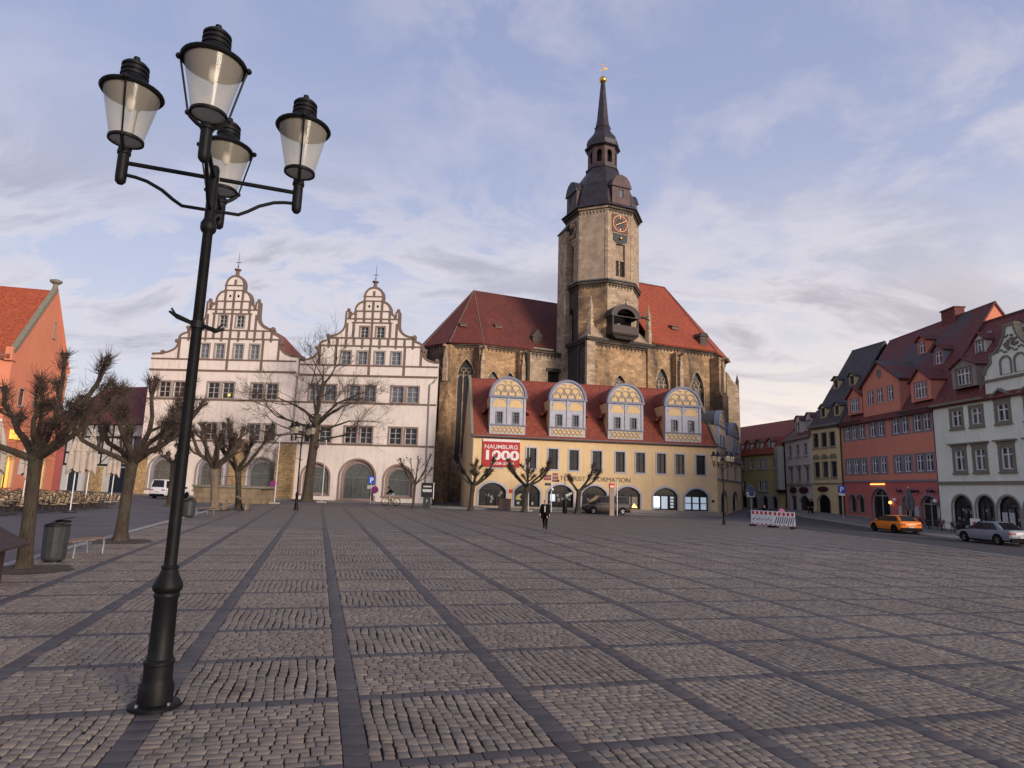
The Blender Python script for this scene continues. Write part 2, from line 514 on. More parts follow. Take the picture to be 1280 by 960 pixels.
plain('pavement', (0.17, 0.155, 0.15), 0.85, 0.18, 0.8, 0.4, 12)
plain('kerb_stone', (0.30, 0.275, 0.255), 0.85, 0.15, 3, 0.4, 20)
plain('joint_sand', (0.022, 0.017, 0.014), 0.95, 0.35, 3, 0.7, 60)
plain('soil', (0.075, 0.057, 0.044), 0.95, 0.3, 5, 0.8, 30)
plain('sign_red', (0.50, 0.035, 0.03), 0.45, 0.05, 3)
plain('sign_blue', (0.025, 0.09, 0.42), 0.45, 0.05, 3)
plain('sign_back', (0.045, 0.06, 0.12), 0.5, 0.1, 3)
plain('sign_violet', (0.10, 0.03, 0.17), 0.45, 0.05, 3)
plain('sign_magenta', (0.27, 0.03, 0.10), 0.45, 0.05, 3)
plain('banner_red', (0.37, 0.032, 0.032), 0.7, 0.08, 2)
plain('banner_white', (0.66, 0.6, 0.6), 0.7, 0.05, 2)
plain('letter_brown', (0.16, 0.11, 0.075), 0.6, 0.1, 4)
plain('sign_wine', (0.07, 0.016, 0.022), 0.5, 0.1, 4)
plain('sign_pink', (0.36, 0.13, 0.16), 0.6, 0.1, 4)
plain('tyre', (0.007, 0.007, 0.008), 0.85, 0.2, 10, spec=0.1)
plain('rim', (0.30, 0.30, 0.31), 0.35, 0.1, 6, metal=0.8)
plain('rim_dark', (0.03, 0.03, 0.032), 0.4, 0.1, 6, metal=0.5)
plain('car_orange', (0.62, 0.17, 0.012), 0.35, 0.05, 2, spec=0.35)
plain('car_silver', (0.20, 0.21, 0.25), 0.42, 0.05, 2, metal=0.2, spec=0.2)
plain('car_white', (0.70, 0.71, 0.73), 0.3, 0.04, 2, spec=0.5)
plain('car_brown', (0.034, 0.024, 0.023), 0.4, 0.08, 2, spec=0.25)
plain('car_glass', (0.008, 0.009, 0.011), 0.12, 0.2, 2, spec=0.35)
plain('tail_light', (0.22, 0.012, 0.012), 0.25, 0.05, 3)
plain('head_light', (0.55, 0.55, 0.55), 0.2, 0.05, 3)
plain('cloth_black', (0.006, 0.006, 0.007), 0.95, 0.3, 8, 0.3, 25, spec=0.08)
plain('cloth_dark', (0.010, 0.010, 0.013), 0.95, 0.3, 8, 0.3, 25, spec=0.08)
plain('cloth_pale', (0.42, 0.42, 0.42), 0.9, 0.15, 8, 0.3, 25)
plain('skin', (0.46, 0.27, 0.19), 0.6, 0.06, 8)
plain('hair_grey', (0.30, 0.23, 0.17), 0.8, 0.2, 30)
plain('hair_dark', (0.02, 0.016, 0.014), 0.8, 0.2, 30)
plain('bike_yellow', (0.45, 0.36, 0.10), 0.4, 0.1, 5)
plain('green_sign', (0.02, 0.05, 0.035), 0.5, 0.1, 4)
plain('beige_post', (0.26, 0.20, 0.155), 0.7, 0.1, 4)
cobble_mat('cobble', [(0.168, 0.134, 0.110), (0.215, 0.175, 0.143), (0.187, 0.150, 0.123), (0.242, 0.198, 0.159), (0.20, 0.162, 0.135)])
cobble_mat('slab', [(0.066, 0.055, 0.057), (0.082, 0.069, 0.070), (0.058, 0.049, 0.051), (0.092, 0.077, 0.077)], 0.7)
far_cobble('far_rows', (0.20, 0.163, 0.135), (0.05, 0.04, 0.034), 0.13, 0.115, True)
far_cobble('far_bond', (0.20, 0.163, 0.135), (0.05, 0.04, 0.034), 0.15, 0.105, False)
far_cobble('far_slab', (0.078, 0.066, 0.068), (0.05, 0.042, 0.042), 0.24, 0.24, False)
lantern_glass('lantern_glass')
plain('lantern_floor', (0.55, 0.53, 0.5), 0.5, 0.05, 8)
MATS['lantern_floor'].node_tree.nodes['Principled BSDF'].inputs['Transmission Weight'].default_value = 0.6


# ------------------------------------------------------------------ mesh helpers
class MB:
    def __init__(s):
        s.v, s.f, s.m = [], [], []

    def add(s, vs, fs, m=0):
        o = len(s.v)
        s.v += [tuple(p) for p in vs]
        s.f += [tuple(i + o for i in f) for f in fs]
        s.m += [m] * len(fs)
        return s

    def box(s, x0, x1, y0, y1, z0, z1, m=0):
        return s.add([(x0, y0, z0), (x1, y0, z0), (x1, y1, z0), (x0, y1, z0), (x0, y0, z1), (x1, y0, z1), (x1, y1, z1), (x0, y1, z1)],
                     [(0, 3, 2, 1), (4, 5, 6, 7), (0, 1, 5, 4), (1, 2, 6, 5), (2, 3, 7, 6), (3, 0, 4, 7)], m)

    def prism(s, poly, y0, y1, m=0):
        """polygon in the x-z plane pushed from y0 to y1"""
        n = len(poly)
        vs = [(a, y0, b) for a, b in poly] + [(a, y1, b) for a, b in poly]
        fs = [tuple(range(n)), tuple(range(2 * n - 1, n - 1, -1))] + [(i, i + n, (i + 1) % n + n, (i + 1) % n) for i in range(n)]
        return s.add(vs, fs, m)

    def plan(s, poly, z0, z1, m=0):
        n = len(poly)
        vs = [(a, b, z0) for a, b in poly] + [(a, b, z1) for a, b in poly]
        fs = [tuple(range(n - 1, -1, -1)), tuple(range(n, 2 * n))] + [(i, (i + 1) % n, (i + 1) % n + n, i + n) for i in range(n)]
        return s.add(vs, fs, m)

    def lathe(s, prof, n=16, cx=0, cy=0, m=0, a0=0.0, caps=True):
        caps = caps and prof[0] != prof[-1]
        o = []
        for r, z in prof:
            o += [(cx + r * cos(a0 + 2 * pi * k / n), cy + r * sin(a0 + 2 * pi * k / n), z) for k in range(n)]
        fs = []
        for j in range(len(prof) - 1):
            fs += [(j * n + k, j * n + (k + 1) % n, (j + 1) * n + (k + 1) % n, (j + 1) * n + k) for k in range(n)]
        if caps and prof[0][0] > 1e-4:
            fs.append(tuple(range(n - 1, -1, -1)))
        if caps and prof[-1][0] > 1e-4:
            fs.append(tuple((len(prof) - 1) * n + k for k in range(n)))
        return s.add(o, fs, m)

    def tube(s, pts, rads, n=6, m=0, caps=True):
        pts = [Vector(p) for p in pts]
        if isinstance(rads, (int, float)):
            rads = [rads] * len(pts)
        vs = []
        u = None
        for i, p in enumerate(pts):
            d = (pts[min(i + 1, len(pts) - 1)] - pts[max(i - 1, 0)])
            if d.length < 1e-9:
                d = Vector((0, 0, 1))
            d.normalize()
            if u is None:
                u = d.orthogonal().normalized()
            else:
                u = (u - d * u.dot(d))
                u = u.normalized() if u.length > 1e-6 else d.orthogonal().normalized()
            w = d.cross(u)
            for k in range(n):
                a = 2 * pi * k / n
                vs.append(p + (u * cos(a) + w * sin(a)) * rads[i])
        fs = []
        for j in range(len(pts) - 1):
            fs += [(j * n + k, j * n + (k + 1) % n, (j + 1) * n + (k + 1) % n, (j + 1) * n + k) for k in range(n)]
        if caps:
            fs.append(tuple(range(n - 1, -1, -1)))
            fs.append(tuple((len(pts) - 1) * n + k for k in range(n)))
        return s.add(vs, fs, m)

    def beam(s, p, q, w, h, m=0):
        p, q = Vector(p), Vector(q)
        d = (q - p).normalized()
        a = d.cross(Vector((0, 0, 1)))
        a = a.normalized() if a.length > 1e-4 else Vector((1, 0, 0))
        b = a.cross(d)
        vs = []
        for c in (p, q):
            for i, j in ((-1, -1), (1, -1), (1, 1), (-1, 1)):
                vs.append(c + a * (i * w / 2) + b * (j * h / 2))
        return s.add(vs, [(0, 1, 2, 3), (7, 6, 5, 4), (0, 4, 5, 1), (1, 5, 6, 2), (2, 6, 7, 3), (3, 7, 4, 0)], m)

    def ball(s, c, r, n=10, m=0, sz=1.0):
        prof = [(max(1e-5, r * sin(pi * k / (n // 2 + 1))), c[2] - r * sz * cos(pi * k / (n // 2 + 1))) for k in range(n // 2 + 2)]
        return s.lathe(prof, n, c[0], c[1], m)

    def sheet(s, quads, t=0.1, m=0):
        """each quad (four corners) becomes a slab of thickness t below it"""
        for q in quads:
            q = [Vector(p) for p in q]
            nn = (q[1] - q[0]).cross(q[-1] - q[0]).normalized()
            if nn.z < 0:
                nn = -nn
            k = len(q)
            vs = q + [p - nn * t for p in q]
            s.add(vs, [tuple(range(k)), tuple(range(2 * k - 1, k - 1, -1))] + [(i, (i + 1) % k, (i + 1) % k + k, i + k) for i in range(k)], m)
        return s

    def mesh(s, name, mats, smooth=False, recalc=True):
        me = bpy.data.meshes.new(name)
        me.from_pydata(s.v, [], s.f)
        for mt in mats if isinstance(mats, (list, tuple)) else [mats]:
            me.materials.append(MATS[mt] if isinstance(mt, str) else mt)
        if len(me.materials) > 1:
            me.polygons.foreach_set('material_index', s.m)
        if recalc:
            bm = bmesh.new()
            bm.from_mesh(me)
            bmesh.ops.recalc_face_normals(bm, faces=bm.faces)
            bm.to_mesh(me)
            bm.free()
        if smooth:
            me.polygons.foreach_set('use_smooth', [True] * len(me.polygons))
            me.set_sharp_from_angle(angle=radians(42))
        return me


def link(name, data, parent=None, loc=(0, 0, 0), rz=0.0, scale=None):
    o = bpy.data.objects.new(name, data)
    COL.objects.link(o)
    o.parent = parent
    o.location = loc
    o.rotation_euler = (0, 0, rz)
    if scale:
        o.scale = scale
    return o


def part(name, mb, mats, parent, smooth=False, loc=(0, 0, 0), rz=0.0, label=None):
    o = link(name, mb.mesh(name, mats, smooth), parent, loc, rz)
    if label:
        o['label'] = label
    return o


def tag(o, label, cat, group=None):
    o['label'] = label
    o['category'] = cat
    if group:
        o['group'] = group
    return o


def thing(name, label, cat, loc=(0, 0, 0), rz=0.0, group=None):
    o = link(name, None, None, loc, rz)
    o.empty_display_size = 0.3
    return tag(o, label, cat, group)


def structure(name, mb, mats, smooth=False, loc=(0, 0, 0), rz=0.0):
    o = part(name, mb, mats, None, smooth, loc, rz)
    o['kind'] = 'structure'
    return o


def copy_thing(src, loc, rz=0.0, label=None, scale=None):
    def rec(o, par):
        c = o.copy()
        COL.objects.link(c)
        c.parent = par
        for ch in o.children:
            rec(ch, c)
        return c
    c = rec(src, None)
    c.location = loc
    c.rotation_euler = (0, 0, rz)
    if scale:
        c.scale = scale
    if label:
        c['label'] = label
    return c


def gz(x, y):
    """height of the ground: falls gently to the right, rises along the far right street"""
    s = np.clip((y - 55) / 30, 0, 1)
    w = np.clip((x - 26) / 10, 0, 1)
    return -.004 * x - .004 * (x + np.sqrt(x * x + 16)) + .85 * w * s


def G(x, y, dz=0.0):
    return (x, y, float(gz(x, y)) + dz)


def inpoly(p, poly):
    x, y = p
    c = False
    j = len(poly) - 1
    for i in range(len(poly)):
        xi, yi = poly[i]
        xj, yj = poly[j]
        if (yi > y) != (yj > y) and x < (xj - xi) * (y - yi) / (yj - yi) + xi:
            c = not c
        j = i
    return c


def wall(mb, outline, holes, rev=0.3, y0=0.0, thick=None, m=0, mrev=None):
    """flat wall in the x-z plane with real openings and their reveals"""
    vs, es = [], []
    for lp in [outline] + list(holes):
        o = len(vs)
        vs += [Vector(p) for p in lp]
        es += [(o + i, o + (i + 1) % len(lp)) for i in range(len(lp))]
    r = delaunay_2d_cdt(vs, es, [], 0, 1e-6)
    keep = []
    for f in r[2]:
        c = [sum(r[0][i][k] for i in f) / len(f) for k in (0, 1)]
        if inpoly(c, outline) and not any(inpoly(c, h) for h in holes):
            keep.append(tuple(f))
    mb.add([(p[0], y0, p[1]) for p in r[0]], keep, m)
    for h in holes:
        k = len(h)
        mb.add([(a, y0, b) for a, b in h] + [(a, y0 + rev, b) for a, b in h], [(i, (i + 1) % k, (i + 1) % k + k, i + k) for i in range(k)], m if mrev is None else mrev)
    if thick:
        k = len(outline)
        mb.add([(a, y0, b) for a, b in outline] + [(a, y0 + thick, b) for a, b in outline], [(i, (i + 1) % k, (i + 1) % k + k, i + k) for i in range(k)] + [tuple(range(k, 2 * k))], m)
    return mb


def rect(x0, x1, z0, z1):
    return [(x0, z0), (x1, z0), (x1, z1), (x0, z1)]


def arch(x0, x1, z0, zs, zt=None, kind='round', n=12):
    """opening with vertical sides up to zs, then a round, flat (segmental) or pointed head up to zt"""
    w = (x1 - x0) / 2
    c = (x0 + x1) / 2
    if zt is None:
        zt = zs + w
    p = [(x0, z0), (x1, z0)]
    if kind == 'point':
        hh = zt - zs
        for k in range(n + 1):
            t = k / n
            p.append((x1 - w * (1 - cos(t * pi / 2)) ** 1.0 * 1.0, zs + hh * sin(t * pi / 2) ** 1.0))
        right = []
        for k in range(n + 1):
            a = k / n * (pi / 3)
            right.append((c - w + 2 * w * cos(a), zs + hh * sin(a) / sin(pi / 3)))
        p = [(x0, z0), (x1, z0)] + right + [(2 * c - a, b) for a, b in right[-2::-1]]
    elif kind == 'round':
        p += [(c + w * cos(pi * k / n), zs + (zt - zs) * sin(pi * k / n)) for k in range(n + 1)]
    else:
        h = zt - zs
        r = (w * w + h * h) / (2 * h)
        a1 = math.asin(min(1, w / r))
        p += [(c + r * sin(a1 - 2 * a1 * k / n), zt - r + r * cos(a1 - 2 * a1 * k / n)) for k in range(n + 1)]
    return p


def ring(mb, inner, outer, y0, y1, m=0):
    """frame between two loops of equal length, from depth y0 to y1"""
    n = len(inner)
    vs = [(a, y0, b) for a, b in inner] + [(a, y0, b) for a, b in outer] + [(a, y1, b) for a, b in inner] + [(a, y1, b) for a, b in outer]
    fs = []
    for i in range(n):
        j = (i + 1) % n
        fs += [(i, j, n + j, n + i), (2 * n + i, 3 * n + i, 3 * n + j, 2 * n + j), (i, 2 * n + i, 2 * n + j, j), (n + i, n + j, 3 * n + j, 3 * n + i)]
    return mb.add(vs, fs, m)


def grow(loop, d, bottom=True):
    """offset a loop outwards by d (bottom edge kept when bottom is False)"""
    n = len(loop)
    res = []
    zmin = min(p[1] for p in loop)
    for i in range(n):
        a, b, c = Vector(loop[i - 1]), Vector(loop[i]), Vector(loop[(i + 1) % n])
        e1, e2 = (b - a), (c - b)
        if e1.length < 1e-6 or e2.length < 1e-6:
            e1 = e2 = (c - a)
        n1 = Vector((e1.y, -e1.x)).normalized()
        n2 = Vector((e2.y, -e2.x)).normalized()
        nn = (n1 + n2)
        nn = nn.normalized() if nn.length > 1e-6 else n1
        k = d / max(0.5, nn.dot(n1))
        q = b + nn * k
        if not bottom and abs(b.y - zmin) < 1e-6:
            q.y = b.y
        res.append((q.x, q.y))
    return res


WIN = {}


def window(parent, loc, w, h, st, rz=0.0, name='window', label=None):
    """one window: stone surround, recessed sash with glazing bars, pane behind it.
    st: sur, proud, surm, sash, nx, nz, bar, rec, sill, pane, joined"""
    key = (round(w, 2), round(h, 2), st['id'])
    if key not in WIN:
        sur, rec, bar = st.get('sur', .15), st.get('rec', .18), st.get('bar', .05)
        a = MB()
        inner = rect(-w / 2, w / 2, 0, h)
        if sur > 0:
            ring(a, inner, grow(inner, sur), -st.get('proud', .05), 0.03, 0)
        if st.get('sill'):
            a.box(-w / 2 - sur - .06, w / 2 + sur + .06, -st.get('proud', .05) - .09, .02, -sur - .10, -sur + .03, 0)
        if st.get('hood') == 'flat':
            z = h + sur + .22
            a.box(-w / 2 - sur - .08, w / 2 + sur + .08, -.1, .02, h + sur + .003, z, 0)
            a.box(-w / 2 - sur - .28, w / 2 + sur + .28, -.28, .02, z + .002, z + .14, 0)
        if st.get('hood') == 'gable':
            z = h + sur + .25
            a.box(-w / 2 - sur - .06, w / 2 + sur + .06, -.08, .02, h + sur + .003, z, 0)
            x = w / 2 + sur + .32
            a.box(-x, x, -.26, .02, z + .002, z + .12, 0)
            a.prism([(-x, z + .124), (-x + .3, z + .124), (0, z + .62), (x - .3, z + .124), (x, z + .124), (0, z + .82)], -.25, .02, 0)
        b = MB()
        fr = st.get('fr', .06)
        ring(b, rect(-w / 2 + fr, w / 2 - fr, fr, h - fr), inner, rec - .04, rec + .04, 0)
        nx, nz = st.get('nx', 2), st.get('nz', (.62,))
        for i in range(1, nx):
            x = -w / 2 + w * i / nx
            bw = bar * (1.5 if (nx % 2 == 0 and i == nx // 2) else .8)
            b.box(x - bw / 2, x + bw / 2, rec - .045, rec + .03, fr, h - fr, 0)
        for t in nz:
            b.box(-w / 2 + fr, w / 2 - fr, rec - .035, rec + .025, h * t - bar / 2, h * t + bar / 2, 0)
        c = MB()
        c.add([(-w / 2 + .01, rec + .02, .01), (w / 2 - .01, rec + .02, .01), (w / 2 - .01, rec + .02, h - .01), (-w / 2 + .01, rec + .02, h - .01)], [(0, 1, 2, 3)], 0)
        c.box(-w / 2 + .005, w / 2 - .005, rec + .045, rec + .06, .005, h - .005, 0)
        if st.get('joined'):
            for src, mi in ((b, 1), (c, 2)):
                a.add(src.v, src.f, mi)
            WIN[key] = (a.mesh('window', [st['surm'], st['sash'], st.get('pane', 'pane')]),)
        else:
            WIN[key] = ((a.mesh('window', [st['surm']]) if a.v else b.mesh('window', [st['sash']])), b.mesh('sash', [st['sash']]), c.mesh('pane', [st.get('pane', 'pane')]))
    d = WIN[key]
    o = link(name, d[0], parent, loc, rz)
    if len(d) > 1:
        if st.get('sur', .15) > 0:
            link('sash', d[1], o)
        link('pane', d[2], o)
    if label:
        o['label'] = label
    return o


def bar(parent, name, x0, x1, z0, z1, m, y0=-.06, y1=.05):
    return part(name, MB().box(x0, x1, y0, y1, z0, z1), m, parent)


def frame_of(p0, p1):
    return (p0[0], p0[1], 0.0), atan2(p1[1] - p0[1], p1[0] - p0[0]), hypot(p1[0] - p0[0], p1[1] - p0[1])


def text_mesh(txt, size, mat, width=None, bold=0.0, depth=0.01, align='CENTER'):
    cu = bpy.data.curves.new('lettering', 'FONT')
    cu.body = txt
    cu.size = size
    cu.align_x = align
    cu.extrude = depth
    cu.offset = bold
    cu.resolution_u = 3
    o = bpy.data.objects.new('lettering', cu)
    COL.objects.link(o)
    bpy.context.view_layer.update()
    me = bpy.data.meshes.new_from_object(o.evaluated_get(bpy.context.evaluated_depsgraph_get()))
    bpy.data.objects.remove(o)
    bpy.data.curves.remove(cu)
    co = np.empty(len(me.vertices) * 3, np.float32)
    me.vertices.foreach_get('co', co)
    co = co.reshape(-1, 3)
    if width:
        k = width / (co[:, 0].max() - co[:, 0].min())
        co[:, 0] *= k
    co = np.stack([co[:, 0], -co[:, 2], co[:, 1]], 1)      # stand it up facing -y
    me.vertices.foreach_set('co', co.astype(np.float32).ravel())
    me.materials.clear()
    me.materials.append(MATS[mat])
    me.update()
    return me


def lettering(parent, txt, loc, size, mat, width=None, bold=0.0, rz=0.0, depth=0.01):
    return link('lettering', text_mesh(txt, size, mat, width, bold, depth), parent, loc, rz)


def gable_roof(mb, x0, x1, y0, y1, ze, zr, over=.35, t=.16, m=0, yr=None):
    """ridge along x; front eave at y0, back eave at y1"""
    yr = (y0 + y1) / 2 if yr is None else yr
    s0 = (zr - ze) / (yr - y0)
    s1 = (zr - ze) / (y1 - yr)
    mb.sheet([[(x0, y0 - over, ze - over * s0), (x1, y0 - over, ze - over * s0), (x1, yr, zr), (x0, yr, zr)],
              [(x1, y1 + over, ze - over * s1), (x0, y1 + over, ze - over * s1), (x0, yr, zr - .002), (x1, yr, zr - .002)]], t, m)
    return mb


# ------------------------------------------------------------------ ground, streets, square
def axis(v):
    return np.array(sorted(set(v)))


gx = axis(list(np.arange(-100, 101, 4.0)) + [-900, -500, -250, -150, 150, 250, 500, 900])
gy = axis(list(np.arange(-40, 161, 4.0)) + [-600, -250, -100, 220, 400, 800, 1500])
mb = MB()
nx_, ny_ = len(gx), len(gy)
vs = [(float(x), float(y), float(gz(np.clip(x, -100, 100), np.clip(y, -40, 160))) - .035) for y in gy for x in gx]
mb.add(vs, [(j * nx_ + i, j * nx_ + i + 1, (j + 1) * nx_ + i + 1, (j + 1) * nx_ + i) for j in range(ny_ - 1) for i in range(nx_ - 1)])
structure('ground', mb, 'street_paving', True)


def resample(pts, n):
    pts = [Vector(p) for p in pts]
    L = [0]
    for a, b in zip(pts, pts[1:]):
        L.append(L[-1] + (b - a).length)
    res = []
    for k in range(n):
        d = L[-1] * k / (n - 1)
        i = max(j for j in range(len(pts)) if L[j] <= d + 1e-9)
        if i == len(pts) - 1:
            res.append(pts[-1])
        else:
            res.append(pts[i].lerp(pts[i + 1], (d - L[i]) / (L[i + 1] - L[i])))
    return res


def strip(mb, A, B, dz, m=0, n=60, k=6, skirt=0.0):
    """surface between two plan curves, laid on the ground; skirt closes its edges downwards"""
    A, B = resample(A, n), resample(B, n)
    vs = []
    for a, b in zip(A, B):
        for j in range(k + 1):
            p = a.lerp(b, j / k)
            vs.append((p.x, p.y, float(gz(p.x, p.y)) + dz))
    fs = [(i * (k + 1) + j, i * (k + 1) + j + 1, (i + 1) * (k + 1) + j + 1, (i + 1) * (k + 1) + j) for i in range(n - 1) for j in range(k)]
    mb.add(vs, fs, m)
    if skirt:
        for row in (A, B):
            v2 = [(p.x, p.y, float(gz(p.x, p.y)) + dz) for p in row] + [(p.x, p.y, float(gz(p.x, p.y)) + dz - skirt) for p in row]
            mb.add(v2, [(i, i + 1, i + 1 + n, i + n) for i in range(n - 1)], m)
    return mb


R_SQ = [(25.6, -6), (25.4, 31.9), (24.6, 42.6), (23.2, 52), (23.6, 60), (25.6, 68), (27.6, 75), (34, 90)]      # square side of the right-hand street
R_KB = [(32.4, -6), (32.3, 40), (32.6, 50), (33.0, 57), (33.6, 66), (33.6, 74), (35.6, 82), (38, 92)]              # its far kerb
R_HS = [(43.6, -6), (42.2, 40), (41.9, 50), (41.6, 57), (41.4, 66), (41.2, 74), (40.6, 82), (40.5, 92)]
structure('road', strip(MB(), R_SQ, R_KB, -.006, n=70, k=6), 'asphalt', True)
structure('pavement', strip(MB(), [(p[0] + .16, p[1]) for p in R_KB], R_HS, .10, n=70, k=6, skirt=.2), 'pavement', True)
kerb = structure('kerb', strip(MB(), R_KB, [(p[0] + .157, p[1]) for p in R_KB], .104, n=70, k=1, skirt=.2), 'kerb_stone')
structure('kerb', strip(MB(), [(p[0] - .22, p[1]) for p in R_SQ[:6]], R_SQ[:6], .004, n=60, k=1, skirt=.1), 'kerb_stone')
# footway in front of the tourist office, and along the gabled house
structure('pavement', strip(MB(), [(-8.5, 67.3), (24.4, 72.6)], [(-8.5, 72.2), (24.9, 76.2)], .085, n=30, k=3, skirt=.15), 'pavement', True)
structure('pavement', strip(MB(), [(-49, 76.6), (-9, 75.0)], [(-49, 80.2), (-9, 78.4)], .085, n=30, k=3, skirt=.15), 'pavement', True)

# the square: a grid of dark slab bands with cobble panels in two bonds
TH = radians(16.59)
cT, sT = cos(TH), sin(TH)
S0, DS, T0, DT = .497, 1.94, 5.88, 1.77
BW, BC = .225, .165                                                   # width of the long bands and of the cross bands
SL = S0 - 4 * DS                                                      # left edge of the square


def to_world(s, t):
    return s * cT - t * sT, s * sT + t * cT


def right_limit(y):
    return np.interp(y, [p[1] for p in R_SQ], [p[0] - .26 for p in R_SQ])


def inside(s, t):
    x, y = to_world(s, t)
    return (s > SL) & (y < 62.5) & (x < right_limit(y)) & (y > -4)


rng = np.random.default_rng(5)
NEAR = 31.0
st, sl_ = [], []        # rows: s, t, half s, half t, height, angle
panels = []
for i in range(-4, 30):
    for j in range(-5, 42):
        a0, a1 = S0 + DS * i + BW / 2, S0 + DS * (i + 1) - BW / 2
        b0, b1 = T0 + DT * j + BC / 2, T0 + DT * (j + 1) - BC / 2
        cs, ct = (a0 + a1) / 2, (b0 + b1) / 2
        x, y = to_world(cs, ct)
        if not inside(cs, ct):
            continue
        near = y < NEAR and y > 2.6 and abs(x) < 1.02 * y + 2.5
        panels.append((a0, a1, b0, b1, (i + j) % 2, near))
        if not near:
            continue
        if (i + j) % 2 == 0:
            nc = 15
            w = (a1 - a0) / nc
            for c in range(nc):
                n = int(rng.integers(11, 14))
                e = np.cumsum(rng.uniform(.75, 1.25, n))
                e = b0 + (b1 - b0) * np.concatenate([[0], e / e[-1]])
                mid, half = (e[1:] + e[:-1]) / 2, (e[1:] - e[:-1]) / 2
                wob = .012 * np.sin(mid * 5 + c * .9 + i) + rng.normal(0, .003, n)
                st.append(np.stack([a0 + w * (c + .5) + wob, mid, np.full(n, w / 2) - .0065 - rng.uniform(0, .004, n), half - .0035 - rng.uniform(0, .003, n), rng.normal(0, .0016, n), rng.normal(0, .028, n)], 1))
        else:
            nr = 15
            h = (b1 - b0) / nr
            for c in range(nr):
                n = int(rng.integers(11, 14))
                e = np.cumsum(rng.uniform(.65, 1.35, n))
                e = a0 + (a1 - a0) * np.concatenate([[0], e / e[-1]])
                mid, half = (e[1:] + e[:-1]) / 2, (e[1:] - e[:-1]) / 2
                wob = .010 * np.sin(mid * 5 + c * 1.3 + j) + rng.normal(0, .003, n)
                st.append(np.stack([mid, b0 + h * (c + .5) + wob, half - .0045 - rng.uniform(0, .004, n), np.full(n, h / 2) - .0045 - rng.uniform(0, .003, n), rng.normal(0, .0016, n), rng.normal(0, .028, n)], 1))
for i in range(-4, 30):                                               # long bands
    sb = S0 + DS * i
    t = -1.0
    while t < 40:
        L = .235 * rng.uniform(.92, 1.08)
        x, y = to_world(sb, t + L / 2)
        if inside(np.array(sb + .01), np.array(t)) and 2.6 < y < NEAR + 2.0 and abs(x) < 1.02 * y + 2.5:
            sl_.append((sb, t + L / 2, BW / 2 - .003, L / 2 - .0055, rng.normal(0, .002), rng.normal(0, .008)))
        t += L
for j in range(-5, 22):                                               # cross bands, butted between the long ones
    tb = T0 + DT * j
    for i in range(-4, 30):
        a0, a1 = S0 + DS * i + BW / 2, S0 + DS * (i + 1) - BW / 2
        for k in range(7):
            w = (a1 - a0) / 7
            s = a0 + w * (k + .5)
            x, y = to_world(s, tb)
            if inside(np.array(s), np.array(tb)) and 2.6 < y < NEAR + 2.0 and abs(x) < 1.02 * y + 2.5:
                sl_.append((s, tb, w / 2 - .0055, BC / 2 - .004, rng.normal(0, .002), rng.normal(0, .008)))
st = np.concatenate(st)
sl_ = np.array(sl_)


def stone_arrays(a, inset, top, deep, crown):
    """three rings per stone (foot, shoulder, top) in the grid's own axes"""
    n = len(a)
    q = np.array([(-1, -1), (1, -1), (1, 1), (-1, 1)], float)
    V = np.empty((n, 12, 3))
    ca, sa = np.cos(a[:, 5]), np.sin(a[:, 5])
    for r, (ins, z) in enumerate(((0, -deep), (0, -crown), (inset, 0))):
        for k in range(4):
            jx = rng.normal(0, .0035, n) if inset > .006 else 0
            jy = rng.normal(0, .0035, n) if inset > .006 else 0
            dx = q[k, 0] * (a[:, 2] - ins) + jx
            dy = q[k, 1] * (a[:, 3] - ins) + jy
            S_, T_ = a[:, 0] + dx * ca - dy * sa, a[:, 1] + dx * sa + dy * ca
            X, Y = to_world(S_, T_)
            V[:, r * 4 + k, 0] = S_
            V[:, r * 4 + k, 1] = T_
            V[:, r * 4 + k, 2] = gz(X, Y) + top + z + a[:, 4] + (rng.normal(0, .0010, n) if r == 2 else 0)
    f = [(8, 9, 10, 11)]
    for r in (0, 4):
        f += [(r + k, r + (k + 1) % 4, r + 4 + (k + 1) % 4, r + 4 + k) for k in range(4)]
    return V, np.array(f)


def np_mesh(name, V, Fq, mat):
    n = len(V)
    nv = V.shape[1]
    fs = (Fq[None] + (np.arange(n) * nv)[:, None, None]).reshape(-1)
    me = bpy.data.meshes.new(name)
    me.vertices.add(n * nv)
    me.vertices.foreach_set('co', V.reshape(-1).astype(np.float32))
    me.loops.add(len(fs))
    me.loops.foreach_set('vertex_index', fs.astype(np.int32))
    npoly = n * len(Fq)
    me.polygons.add(npoly)
    me.polygons.foreach_set('loop_start', np.arange(0, npoly * 4, 4, dtype=np.int32))
    me.materials.append(MATS[mat])
    me.update(calc_edges=True)
    return me


# sheet under the square: joint sand near, slab-coloured bands further out
mb = MB()
for i in range(-4, 30):
    for j in range(-5, 42):
        a0, a1, b0, b1 = S0 + DS * i, S0 + DS * (i + 1), T0 + DT * j, T0 + DT * (j + 1)
        if not inside(np.array((a0 + a1) / 2), np.array((b0 + b1) / 2)):
            continue
        q = []
        for s, t in ((a0, b0), (a1, b0), (a1, b1), (a0, b1)):
            x, y = to_world(s, t)
            q.append((s, t, float(gz(x, y)) - .02))
        x, y = to_world((a0 + a1) / 2, (b0 + b1) / 2)
        near = y < NEAR and y > 2.6 and abs(x) < 1.02 * y + 2.5
        mb.add(q, [(0, 1, 2, 3)], 0 if near else 1)
square = structure('market_square', mb, ['joint_sand', 'far_slab'], rz=TH)
mb = MB()
for a0, a1, b0, b1, par, near in panels:
    if near:
        continue
    q = []
    for s, t in ((a0, b0), (a1, b0), (a1, b1), (a0, b1)):
        x, y = to_world(s, t)
        q.append((s, t, float(gz(x, y)) - .013))
    mb.add(q, [(0, 1, 2, 3)], par)
